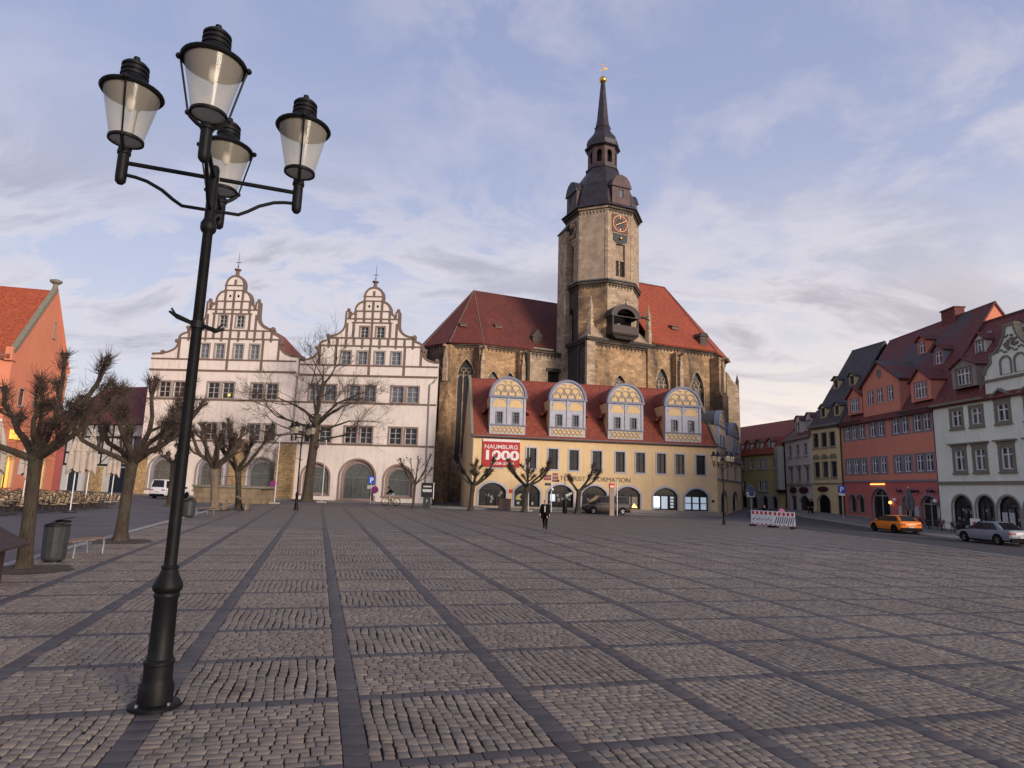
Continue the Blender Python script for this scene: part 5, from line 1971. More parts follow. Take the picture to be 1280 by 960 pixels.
for txt, x, w in (('Café', 10.75, 1.05), ('Gelateria', 13.0, 2.0), ('Vello', 15.75, 1.4)):
    sp = [(x + w * .68 * cos(a), 3.2 + .36 * sin(a)) for a in np.linspace(0, 2 * pi, 21)[:-1]]
    o = part('sign_board', MB().prism(sp, -.06, -.003), 'sign_pink', H4)
    lettering(o, txt, (x, -.075, 3.05), .46, 'black_void', w, .012)
part('light_strip', MB().box(5.7, 8.3, -.12, -.02, 3.86, 3.95), 'lamp_glow', H4)
part('wall_lamp', MB().ball((9.42, -.25, 1.95), .17, 10), 'lamp_glow', H4, True)
for x in (10.3, 16.55):
    o = part('globe_lamp', MB().ball((x, -.3, 2.25), .2, 12), 'white_paint', H4, True)
    part('bracket', MB().tube([(x, -.01, 1.9), (x, -.28, 1.95), (x, -.3, 2.06)], .025, 6), 'dark_metal', o)
for x in (10.75, 13.45, 16.75):
    part('menu_board', MB().box(x - .26, x + .26, -.07, -.003, .7, 1.65), 'cloth_pale', H4)
part('plinth', MB().box(0, 5.2, -.08, -.003, -1.2, .35), 'grey_stone', H4)

# pale green house
P0, P1 = (41.0, 60.9), (42.2, 43.7)
loc, rz, _ = frame_of(P0, P1)
H5 = thing('pale_green_house', 'pale green townhouse with curved ornamental gable and grey stone window hoods', 'building', loc, rz)
GW = dict(id='g', sur=.26, proud=.07, surm='olive_stone', sash='white_sash', nx=2, nz=(.66,), bar=.1, fr=.08, rec=.16, pane='pane', sill=True)
cols = [2.9, 5.2, 8.0, 10.9, 13.6, 16.0]
f2 = [(x, 9.12, 1.15, 1.48) for x in cols]
f1 = [(x, 5.08, 1.15, 1.85) for x in cols]
gar = [(1.5, 3.8), (4.25, 6.25), (6.55, 8.75), (9.1, 11.3), (12.0, 14.2)]
gt = [(6.45, 11.5), (6.45, 12.75), (6.5, 13.3), (6.75, 13.85), (7.25, 14.2), (7.3, 14.9), (7.75, 15.0), (8.35, 15.5), (8.8, 16.2), (9.0, 17.0)]
go = gt + [(18.9 - a, b) for a, b in gt[::-1]]
aw = [arch(8.28, 9.2, 13.0, 14.0, 14.45), arch(9.7, 10.62, 13.0, 14.0, 14.45)]
mb = MB()
wall(mb, [(0, -1.3), (17.2, -1.3), (17.2, 11.45)] + go[::-1] + [(0, 11.45)], openings(f1 + f2) + aw + [arch(a, b, -.4, 1.75, 2.85, 'seg') for a, b in gar], rev=.3)
shell(mb, 17.2, 12, -1.3, 11.45)
mb.add([(0, 0, 11.45), (0, 6, 19.7), (0, 12, 11.45)], [(0, 1, 2)])
mb.add([(17.2, 0, 11.45), (17.2, 6, 19.7), (17.2, 12, 11.45)], [(0, 2, 1)])
part('wall', mb, 'mint_wall', H5)
mb = MB()
mb.prism(go, .05, .5)
part('gable_back', mb, 'mint_wall', H5)
part('roof', gable_roof(MB(), .05, 17.3, 0, 12, 11.6, 19.95, .35), 'roof_wine', H5)
for s_ in (0, 1):
    pts = [(9.45 - (9.45 - a) * (1 if s_ == 0 else -1), b) for a, b in gt]
    mb = MB()
    band_along(mb, pts[2:], .2, -.12, .52)
    part('gable_moulding', mb, 'olive_stone', H5)
part('gable_cap', MB().box(8.85, 10.05, -.14, .5, 17.0, 17.25), 'olive_stone', H5)
rs = random.Random(4)
mb = MB()
for k in range(26):                                              # carved relief in the gable head
    a = rs.random() * 2 * pi
    q = rs.random() ** .5
    mb.ball((9.45 + .75 * q * cos(a), -.03, 15.7 + .65 * q * sin(a)), .09 + .08 * rs.random(), 6)
for k in range(14):
    mb.ball((8.1 + k * .21, -.03, 15.0 + .15 * sin(k * 1.3)), .1, 6)
part('carved_relief', mb, 'olive_stone', H5)['kind'] = 'stuff'
for lp in aw:
    o = part('arched_window', ring(MB(), lp, grow(lp, .16, False), -.06, .02), 'olive_stone', H5)
    part('pane', MB().prism(lp, .2, .23), 'pane_sky', o)
    c = (lp[0][0] + lp[1][0]) / 2
    fr = MB().box(c - .04, c + .04, .13, .19, 13.0, 14.4)
    fr.box(lp[0][0], lp[1][0], .135, .19, 13.85, 13.95)
    ring(fr, grow(lp, -.08), lp, .12, .19)
    part('sash', fr, 'white_sash', o)
for i, (x, z, w, h) in enumerate(f2):
    window(H5, (x, 0, z), w, h, dict(GW, id='gp', hood='gable') if i in (2, 3) else GW)
for x, z, w, h in f1:
    window(H5, (x, 0, z), w, h, dict(GW, id='gh', hood='flat'))
for a, b in gar:
    lp = arch(a, b, -.4, 1.75, 2.85, 'seg')
    o = part('shop_arch', ring(MB(), lp, grow(lp, .16, False), -.03, .02), 'grey_stone', H5)
    part('pane', MB().prism(lp, .27, .3), 'shop_glass', o)
    fr = MB()
    ring(fr, grow(lp, -.1), lp, .18, .26)
    for t in (.33, .67):
        x = a + (b - a) * t
        fr.box(x - .04, x + .04, .19, .25, -.3, 2.0)
    fr.box(a, b, .185, .255, 1.85, 1.95)
    part('frame', fr, 'dark_sash', o)
    for k in range(6):
        x = a + .25 + (b - a - .8) * rs.random()
        z = .3 + 1.2 * rs.random()
        part('display_card', MB().box(x, x + .3, .255 + k * .002, .262 + k * .002, z, z + .25), 'slate_trim', o)
part('door_poster', MB().box(6.85, 7.35, .1, .16, .35, 1.5), 'cloth_pale', H5)
part('door_poster', MB().box(7.55, 8.05, .1, .16, .35, 1.5), 'cloth_pale', H5)
bar(H5, 'string_course', 0, 17.2, 3.82, 4.1, 'olive_stone', -.16, .01)
bar(H5, 'eaves_cornice', 0, 6.4, 11.2, 11.42, 'olive_stone', -.4, .01)
bar(H5, 'gable_cornice', 6.4, 12.5, 12.6, 12.8, 'olive_stone', -.16, .01)
roof_dormer(H5, 4.05, .1, 12.6, 2.8, 2.0, 2.2, 'grey_stone', 'roof_wine', dict(GW, id='gd', nx=4, sur=.1, sill=False), 'gable', .7)
roof_dormer(H5, 2.4, 3.4, 16.2, 1.25, 1.5, 1.8, 'white_wall', 'roof_wine', dict(GW, id='gs', sur=.06, sill=False), 'gable', .6)
roof_dormer(H5, 7.2, 3.4, 16.2, 1.25, 1.5, 1.8, 'white_wall', 'roof_wine', dict(GW, id='gs', sur=.06, sill=False), 'gable', .6)
part('skylight', MB().sheet([[(1.4, 4.2, 17.65), (2.3, 4.2, 17.65), (2.3, 4.9, 18.62), (1.4, 4.9, 18.62)]], .1), 'pane_sky', H5)
part('roof_tile_ridge', MB().tube([(0.05, 6, 20.0), (17.3, 6, 20.0)], .12, 6), 'roof_patchy', H5)

# narrow yellow house
YW = dict(id='y', sur=.12, proud=.05, surm='grey_stone', sash='dark_sash', nx=2, nz=(.68,), bar=.07, rec=.16, pane='pane', sill=True)
P0, P1 = (39.9, 83.75), (40.85, 78.06)
loc, rz, wd = frame_of(P0, P1)
H6 = thing('yellow_house', 'narrow yellow townhouse with dark slate roof and two dormers', 'building', loc, rz)
f2 = [(x, 8.7, 1.0, 1.75) for x in (.95, 2.6, 4.2)]
f1 = [(x, 4.85, 1.0, 1.9) for x in (.95, 2.6, 4.25)]
mb = MB()
wall(mb, rect(0, wd, -.8, 11.6), openings(f1 + f2) + [arch(.8, 3.2, -.4, 1.8, 2.6, 'seg'), rect(4.55, 5.5, -.4, 2.6)], rev=.3)
shell(mb, wd, 13, -.8, 11.6)
mb.add([(0, 0, 11.6), (0, 7, 22.3), (0, 13, 11.6)], [(0, 1, 2)])
part('wall', mb, 'yellow_wall', H6)
part('roof', gable_roof(MB(), -.15, wd + .15, 0, 14, 11.75, 22.4, .4), 'roof_slate', H6)
for x, z, w, h in f1 + f2:
    o = window(H6, (x, 0, z), w, h, YW)
for x, z, w, h in f1:
    lp = arch(x - .62, x + .62, 7.2, 7.25, 7.75, 'round', 10)
    part('window_hood', MB().prism(lp, -.16, -.003), 'olive_stone', H6)
lp = arch(.8, 3.2, -.4, 1.8, 2.6, 'seg')
o = part('doorway', ring(MB(), lp, grow(lp, .15, False), -.05, .02), 'grey_stone', H6)
part('door', MB().prism(lp, .25, .28), 'black_void', o)
part('side_door', MB().box(4.55, 5.5, .2, .25, -.4, 2.6), 'timber_dark', H6)
sp = [(1.95 + 1.05 * cos(a), 3.3 + .36 * sin(a)) for a in np.linspace(0, 2 * pi, 21)[:-1]]
part('oval_sign', MB().prism(sp, -.1, -.003), 'sign_wine', H6)
bar(H6, 'string_course', 0, wd, 3.95, 4.1, 'olive_stone', -.1, .01)
bar(H6, 'eaves_cornice', 0, wd, 11.3, 11.55, 'olive_stone', -.36, .01)
for x in (2.0, 4.7):
    roof_dormer(H6, x, .5, 12.5, 1.1, 1.4, 1.8, 'yellow_wall', 'roof_slate', dict(YW, id='yd', sur=.05, sill=False), 'gable', .4)
for x in (1.2, 4.3):
    roof_dormer(H6, x, 3.2, 16.6, 1.1, 1.3, 1.8, 'yellow_wall', 'roof_slate', dict(YW, id='yd', sur=.05, sill=False), 'gable', .4)

# white house with curved dormers
P0, P1 = (40.8, 94.0), (39.86, 83.8)
loc, rz, wd = frame_of(P0, P1)
H7 = thing('white_house', 'off-white townhouse with two oval signs and tall white dormers', 'building', loc, rz)
f2 = [(x, 7.9, 1.35, 1.5) for x in (2.2, 5.3, 8.3)]
f1 = [(x, 4.35, 1.4, 1.85) for x in (2.4, 5.5, 8.5)]
mb = MB()
wall(mb, rect(0, wd, -.8, 10.5), openings(f1 + f2) + [rect(1.7, 3.9, -.4, 2.4), arch(4.9, 9.0, -.4, 1.5, 2.45, 'seg')], rev=.3)
shell(mb, wd, 12, -.8, 10.5)
part('wall', mb, 'white_wall', H7)
part('roof', gable_roof(MB(), -.15, wd + .1, 0, 12, 10.65, 16.0, .4), 'roof_patchy', H7)
for x, z, w, h in f1 + f2:
    window(H7, (x, 0, z), w, h, dict(YW, id='v', surm='grey_wall', sash='grey_sash'))
for x, z, w, h in f1:
    part('window_hood', MB().box(x - 1.0, x + 1.0, -.2, -.003, z + h + .2, z + h + .38), 'grey_stone', H7)
part('shop_door', MB().box(1.7, 3.9, .25, .3, -.4, 2.4), 'pane_dark', H7)
part('shop_front', MB().prism(arch(4.9, 9.0, -.4, 1.5, 2.45, 'seg'), .27, .3), 'shop_glass', H7)
for x, w in ((2.9, 1.3), (7.0, 1.7)):
    sp = [(x + w * cos(a), 3.15 + .46 * sin(a)) for a in np.linspace(0, 2 * pi, 21)[:-1]]
    part('oval_sign', MB().prism(sp, -.12, -.003), 'sign_wine', H7)
bar(H7, 'string_course', 0, wd, 3.78, 3.95, 'grey_stone', -.1, .01)
bar(H7, 'eaves_cornice', 0, wd, 10.15, 10.45, 'grey_stone', -.4, .01)
for x in (5.0, 9.0):
    roof_dormer(H7, x, .3, 11.1, 2.0, 1.6, 2.4, 'white_wall', 'roof_patchy', dict(YW, id='vd', sash='white_sash', sur=.08, sill=False), 'round', .8)
part('downpipe', MB().tube([(.05, -.45, 10.2), (.1, -.14, 9.6), (.1, -.12, 0)], .09, 8), 'black_iron', H7, True)
# white house: bay on its far edge
mb = MB().box(-1.5, .0, -1.1, .5, 3.2, 9.6)
o = part('corner_bay', mb, 'grey_wall', H7)
for z in (4.4, 7.4):
    window(o, (-.75, -1.1, z), .95, 1.5, dict(YW, id='vb', sur=.08, sill=False, joined=True))
part('bay_foot', MB().prism([(-1.5, 3.2), (0, 3.2), (-.4, 2.7), (-1.1, 2.7)], -1.0, .4), 'sign_wine', o)
# gable wall rising behind the white and yellow houses
H8 = thing('rear_gable_house', 'pale pink gable end with brick chimney rising behind the yellow house', 'building', (43.5, 88.0, 0), radians(-84))
mb = MB().prism([(0, -.5), (9, -.5), (9, 14.5), (4.5, 20.2), (0, 14.5)], 2.2, 10)
part('wall', mb, 'infill', H8)
part('roof', MB().sheet([[(-.3, 2.0, 14.3), (4.5, 2.0, 20.4), (4.5, 10.2, 20.4), (-.3, 10.2, 14.3)], [(9.3, 2.0, 14.3), (9.3, 10.2, 14.3), (4.5, 10.2, 20.4), (4.5, 2.0, 20.4)]], .15), 'roof_wine', H8)
part('chimney', MB().box(4.0, 5.2, 4, 5.2, 19, 22.2), 'red_wall', H8)

# far yellow-green house closing the street
P0, P1 = (36.0, 116.0), (40.4, 95.3)
loc, rz, wd = frame_of(P0, P1)
H9 = thing('lime_yellow_house', 'yellow-green house with wine-red mansard roof closing the side street', 'building', loc, rz)
f2 = [(11.9, 6.45, 1.1, 1.5), (14.2, 6.45, 1.1, 1.5), (16.4, 6.45, 1.0, 1.5), (17.8, 6.45, 1.0, 1.5), (20.1, 6.45, 1.1, 1.5), (8.5, 6.45, 1.1, 1.5)]
f1 = [(11.9, 3.0, 1.1, 1.5), (16.3, 3.0, 1.0, 1.5), (17.7, 3.0, 1.0, 1.5), (8.5, 3.0, 1.1, 1.5)]
mb = MB()
wall(mb, rect(0, wd, 2.65, 8.7), openings(f1 + f2), rev=.25)
shell(mb, wd, 11, -.8, 8.7)
part('wall', mb, 'lime_wall', H9)
gl_ = [arch(11.0, 12.4, .2, 1.6, 2.2), arch(13.8, 15.2, .2, 1.6, 2.2), arch(16.6, 18.0, .2, 1.6, 2.2), arch(19.2, 20.4, -.4, 1.6, 2.2)]
mb = MB()
wall(mb, rect(0, wd, -.8, 2.646), gl_, rev=.25)
part('ground_floor_wall', mb, 'grey_wall', H9)
for lp in gl_:
    o = part('arched_opening', ring(MB(), lp, grow(lp, .15, False), -.04, .02), 'grey_stone', H9)
    part('pane', MB().prism(lp, .2, .23), 'pane_dark', o)
for x, z, w, h in f1 + f2:
    window(H9, (x, 0, z), w, h, dict(YW, id='f', surm='grey_wall', sash='white_sash', sur=.1))
mb = MB()
mb.sheet([[(-.2, -.4, 8.6), (wd + .2, -.4, 8.6), (wd + .2, 1.3, 11.3), (-.2, 1.3, 11.3)], [(-.2, 1.3, 11.3), (wd + .2, 1.3, 11.3), (wd + .2, 5.5, 14.4), (-.2, 5.5, 14.4)], [(wd + .2, 11.3, 8.6), (-.2, 11.3, 8.6), (-.2, 5.5, 14.39), (wd + .2, 5.5, 14.39)]], .15)
part('roof', mb, 'roof_red', H9)
for x in (10.5, 13.2, 16.0, 18.9):
    roof_dormer(H9, x, .2, 9.5, 1.3, 1.15, 1.6, 'white_wall', 'roof_wine', dict(YW, id='fd', sash='white_sash', sur=.04, sill=False), 'gable', .45)

# ---- coral house on the left with its gable end, and the half-timbered house beside it
P0, P1 = (-48.23, 60.0), (-51.03, 71.69)
loc, rz, wd = frame_of(P0, P1)
H10 = thing('coral_house', 'coral red house with bright tiled roof and steep gable end beside the café', 'building', loc, rz)
mb = MB()
ga = [arch(1.4, 2.9, .9, 3.2, 4.0), arch(7.6, 9.4, .6, 3.2, 4.1)]
wall(mb, [(0, -1), (12, -1), (12, 13.7), (6.4, 22.0), (0, 13.9)], ga + [rect(5.2, 6.1, 9.3, 10.8), rect(7.2, 7.5, 17.0, 18.6), rect(2.2, 3.2, 9.0, 10.6)], rev=.3)
part('gable_wall', mb, 'coral_wall', H10)
mb = MB()
for w_ in ((1.5, 3.2, 9.6, 12.0), (6, 7.7, 9.6, 12.0), (10.5, 12.2, 9.6, 12.0), (1.5, 3.2, 5.2, 7.6), (6, 7.7, 5.2, 7.6)):
    pass
fac = [rect(-3.4, -1.6, 9.4, 12.0), rect(-8.0, -6.2, 9.4, 12.0), rect(-3.4, -1.6, 5.0, 7.6), rect(-8.0, -6.2, 5.0, 7.6)]
wall(mb, rect(-24, 0, -1, 13.7), fac, rev=.3)
fw_ = part('front_wall', mb, 'coral_wall', H10, False, (0, 0, 0), -pi / 2)
for r in fac:
    c = (r[0][0] + r[1][0]) / 2
    window(fw_, (c, 0, r[0][1]), 1.8, 2.6, dict(YW, id='c', joined=True))
part('eaves_cornice', MB().box(-24, -.05, -.4, -.003, 13.1, 13.6), 'brown_stone', fw_)
mb = MB()
mb.sheet([[(-.5, .1, 13.3), (6.4, .1, 21.95), (6.4, 24, 21.95), (-.5, 24, 13.3)], [(12.4, .1, 13.1), (12.4, 24, 13.1), (6.4, 24, 21.94), (6.4, .1, 21.94)]], .18)
part('roof', mb, 'roof_orange', H10)
mb = MB().beam((-.15, .05, 13.9), (6.4, .05, 22.15), .5, .35)
part('verge_coping', mb, 'olive_stone', H10)
part('verge_coping', MB().beam((12.1, .05, 13.8), (6.4, .05, 22.15), .4, .3), 'coral_wall', H10)
part('finial', MB().lathe([(.3, 21.9), (.22, 22.6), (.55, 22.85), (.6, 23.05), (.2, 23.2)], 10, 6.4, .1), 'olive_stone', H10)
part('kneeler', MB().box(-.4, .5, -.12, .5, 13.0, 14.3), 'coral_wall', H10)
for lp in ga:
    o = part('lit_window', ring(MB(), lp, grow(lp, .35, False), -.05, .02), 'yellow_wall', H10)
    part('pane', MB().prism(lp, .2, .24), 'warm_window', o)
    c = (lp[0][0] + lp[1][0]) / 2
    part('sash', MB().box(c - .05, c + .05, .12, .19, lp[0][1], 3.9), 'dark_sash', o)
for x, z, w, h in ((5.65, 9.3, .9, 1.5), (2.7, 9.0, 1.0, 1.6), (7.35, 17.0, .3, 1.6)):
    window(H10, (x, 0, z), w, h, dict(YW, id='c2', sur=.1))
part('lit_sign', MB().box(1.6, 3.6, -.2, -.003, 5.6, 6.5), 'warm_window', H10)
part('set_back_wall', MB().box(12.0, 16.0, .8, 8, -1, 9.5), 'red_wall_low', H10)

P0, P1 = (-61.5, 88.0), (-47.5, 84.0)
loc, rz, wd = frame_of(P0, P1)
H11 = thing('half_timbered_house', 'half-timbered house with white infill and dark beams behind the café parasols', 'building', loc, rz)
mb = MB()
wall(mb, rect(0, wd, -1, 9.6), [rect(1.0, 3.0, -.5, 3.2), rect(8.2, 11.5, -.5, 3.4), rect(1.6, 2.8, 5.6, 7.4), rect(5.0, 6.2, 5.6, 7.4), rect(8.6, 9.8, 5.6, 7.4), rect(11.6, 12.8, 5.6, 7.4)], rev=.3)
shell(mb, wd, 10, -1, 9.6)
part('wall', mb, 'infill', H11)
part('roof', gable_roof(MB(), -.3, wd + .3, 0, 10, 9.7, 15.2, .4), 'roof_wine', H11)
for x in (.12, 1.3, 3.1, 4.7, 6.5, 8.1, 10.1, 11.3, 13.1, 14.4):
    part('post', MB().box(x - .13, x + .13, -.05, -.003, 3.9, 9.5), 'timber_dark', H11)
for z in (3.75, 5.35, 7.5, 9.4):
    part('rail', MB().box(0, wd, -.07, -.003, z - .14, z + .14), 'timber_dark', H11)
for x0, x1 in ((3.2, 4.6), (6.6, 8.0), (10.2, 11.2)):
    part('brace', MB().beam((x0, -.03, 4.0), (x1, -.03, 5.2), .2, .05), 'timber_dark', H11)
    part('brace', MB().beam((x1, -.03, 7.7), (x0, -.03, 9.2), .2, .05), 'timber_dark', H11)
for x in (2.2, 5.6, 9.2, 12.2):
    window(H11, (x, 0, 5.6), 1.2, 1.8, dict(YW, id='ht', sur=0, sash='white_sash'))
part('shop_door', MB().box(1.0, 3.0, .2, .25, -.5, 3.2), 'blue_door', H11)
part('shop_front', MB().box(8.2, 11.5, .2, .25, -.5, 3.4), 'blue_door', H11)
part('stone_pier', MB().box(5.0, 7.2, -.5, -.003, -1, 3.5), 'quarry_stone', H11)

# houses behind, closing the gaps between the rows
for nm, lb, x, y, a, w, d, ze, zr, wm, rm in (('rear_house', 'plain grey rear house with wine-red roof behind the half-timbered house', -74, 100, -8, 26, 12, 9, 14, 'grey_wall', 'roof_wine'),):
    o = thing(nm, lb, 'building', (x, y, 0), radians(a))
    mb = MB()
    wall(mb, rect(0, w, -1, ze), [rect(3 + 4 * k, 4.2 + 4 * k, 5, 6.8) for k in range(6)], rev=.3)
    shell(mb, w, d, -1, ze)
    part('wall', mb, wm, o)
    part('roof', gable_roof(MB(), -.3, w + .3, 0, d, ze, zr, .3), rm, o)
    for k in range(6):
        window(o, (3.6 + 4 * k, 0, 5), 1.2, 1.8, dict(YW, id='rh', sash='white_sash'))


# ------------------------------------------------------------------ street lamps
def street_lamp(label, loc, rz):
    t = thing('street_lamp', label, 'lamp', loc, rz, 'four-armed lamps on the square')
    part('base_plate', MB().lathe([(.245, 0), (.245, .035), (.225, .05), (.17, .055)], 28), 'black_iron', t, True)
    for k in range(4):
        a = pi / 4 + k * pi / 2
        part('bolt', MB().lathe([(.018, .05), (.018, .075)], 6, .205 * cos(a), .205 * sin(a)), 'steel', t)
    part('base', MB().lathe([(.168, .05), (.168, .2), (.16, .22), (.145, .26), (.14, .30), (.14, .42), (.15, .43), (.15, .46), (.126, .48), (.126, .50), (.12, .51),
                             (.112, 1.08), (.126, 1.1), (.126, 1.12), (.118, 1.14), (.143, 1.17), (.148, 1.2), (.143, 1.23), (.10, 1.32), (.078, 1.38), (.085, 1.39), (.085, 1.41), (.074, 1.42)], 28), 'black_iron', t, True)
    part('pole', MB().lathe([(.064, 1.4), (.054, 5.15), (.078, 5.18), (.088, 5.21), (.088, 5.27), (.072, 5.3), (.058, 5.33), (.054, 5.95), (.04, 5.99)], 24), 'black_iron', t, True)
    cl = MB().lathe([(.074, 4.02), (.074, 4.10)], 20)
    for s_ in (-1, 1):
        cl.tube([(s_ * .03, -.02, 4.06), (s_ * .20, -.05, 4.06 - .06 * s_), (s_ * .29, -.06, 4.10 - .07 * s_)], [.022, .028, .012], 6)
        cl.tube([(s_ * .2, -.05, 4.06 - .05 * s_), (s_ * .27, -.05, 4.15 - .06 * s_)], .012, 5)
    part('bracket', cl, 'black_iron', t)
    for k in range(4):
        a = k * pi / 2
        am = MB()
        am.tube([(.06, 0, 5.84), (.9, 0, 5.84)], .026, 8)
        am.tube([(.06, 0, 5.44), (.30, 0, 5.44), (.40, 0, 5.50), (.52, 0, 5.59), (.68, 0, 5.665), (.80, 0, 5.69), (.92, 0, 5.70)], .021, 8)
        part('arm', am, 'black_iron', t, True, (0, 0, 0), a)
        L = part('lantern', MB().lathe([(.03, 5.58), (.054, 5.61), (.058, 5.66), (.058, 5.93), (.07, 5.94), (.07, 5.97), (.062, 5.99), (.066, 6.0)], 18), 'black_iron', t, True, (.94 * cos(a), .94 * sin(a), 0), a)
        yk = MB()
        for s_ in (-1, 1):
            yk.tube([(0, s_ * .05, 5.96), (0, s_ * .11, 6.0), (0, s_ * .17, 6.05), (0, s_ * .195, 6.10)], [.024, .024, .02, .02], 6)
            yk.tube([(0, s_ * .195, 6.10), (0, s_ * .322, 6.68)], .011, 6)
            yk.ball((0, s_ * .195, 6.09), .03, 8)
            yk.ball((0, s_ * .34, 6.70), .033, 8)
        part('yoke', yk, 'black_iron', L, True)
        part('glass', MB().lathe([(.166, 6.115), (.292, 6.685)], 32, caps=False), 'lantern_glass', L, True)
        me = part('glass_floor', MB().lathe([(.162, 6.105), (.162, 6.112)], 24), 'lantern_floor', L)
        part('bottom_ring', MB().lathe([(.165, 6.09), (.184, 6.095), (.184, 6.125), (.17, 6.135), (.165, 6.12), (.165, 6.09)], 28), 'black_iron', L, True)
        part('cap', MB().lathe([(0.2803, 6.675), (0.3204, 6.675), (0.3337, 6.695), (0.3248, 6.715), (0.2536, 6.76), (0.1513, 6.83), (0.1379, 6.86), (0.1353, 6.885), (0.1469, 6.89), (0.1469, 6.915), (0.1299, 6.922), (0.1299, 6.942), (0.1451, 6.948), (0.1451, 6.972), (0.1282, 6.98), (0.1282, 7.0), (0.1433, 7.006), (0.1433, 7.03), (0.1157, 7.06), (0.0445, 7.085), (0.0267, 7.1), (0.0374, 7.12), (0.032, 7.15), (0.0044, 7.165)], 28), 'black_iron', L, True)
        part('reflector', MB().lathe([(.278, 6.68), (.12, 6.72), (.001, 6.73)], 24), 'white_paint', L, True)
        part('bulb', MB().lathe([(.03, 6.72), (.04, 6.66), (.048, 6.60), (.045, 6.52), (.02, 6.48), (.001, 6.475)], 12), 'white_paint', L, True)
    return t


LAMP = street_lamp('near black street lamp with four glass lanterns standing among the cobbles', G(-3.59, 6.99), radians(20))
copy_thing(LAMP, G(-17.25, 52.4), radians(-12), 'black four-lantern street lamp beside the big bare tree')
copy_thing(LAMP, G(18.2, 54.3), radians(8), 'black four-lantern street lamp before the corner wing', (.86, .86, .86))


# ------------------------------------------------------------------ trees
def twig_mesh(mb, tw):
    """many thin three-sided twigs, two joints each"""
    if not tw:
        return
    a = np.array([[*p0, *p1, *p2, r] for p0, p1, p2, r in tw])
    n = len(a)
    P = [a[:, 0:3], a[:, 3:6], a[:, 6:9]]
    r = a[:, 9]
    d = P[2] - P[0]
    d /= np.linalg.norm(d, axis=1, keepdims=True) + 1e-9
    u = np.cross(d, np.array([.31, .57, .11]))
    u /= np.linalg.norm(u, axis=1, keepdims=True) + 1e-9
    w = np.cross(d, u)
    V = np.empty((n, 9, 3))
    for j, k in enumerate((1.0, .75, .35)):
        for q in range(3):
            an = 2 * pi * q / 3
            V[:, j * 3 + q] = P[j] + (u * cos(an) + w * sin(an)) * (r * k)[:, None]
    o = len(mb.v)
    mb.v += [tuple(x) for x in V.reshape(-1, 3)]
    f = []
    for i in range(n):
        b = o + i * 9
        for j in (0, 3):
            f += [(b + j, b + j + 1, b + j + 4, b + j + 3), (b + j + 1, b + j + 2, b + j + 5, b + j + 4), (b + j + 2, b + j, b + j + 3, b + j + 5)]
    mb.f += f
    mb.m += [1] * len(f)


def burst(rd, tw, c, axis, n, lo, hi, r, spread=1.0):
    ax = Vector(axis).normalized()
    for _ in range(n):
        v = Vector((rd.gauss(0, 1), rd.gauss(0, 1), rd.gauss(0, 1))).normalized()
        d = (ax * 1.0 + v * spread + Vector((0, 0, .35))).normalized()
        L = lo + (hi - lo) * rd.random() ** 1.5 * 1.25
        s = Vector(c) + v * .06 + ax * (rd.uniform(-1.3, .3) * hi)
        m_ = s + d * L * .5 + Vector((rd.gauss(0, .03), rd.gauss(0, .03), rd.gauss(0, .03)))
        e = m_ + (d + Vector((rd.gauss(0, .22), rd.gauss(0, .22), rd.gauss(0.1, .22)))).normalized() * L * .5
        tw.append((tuple(s), tuple(m_), tuple(e), r * rd.uniform(.7, 1.2)))


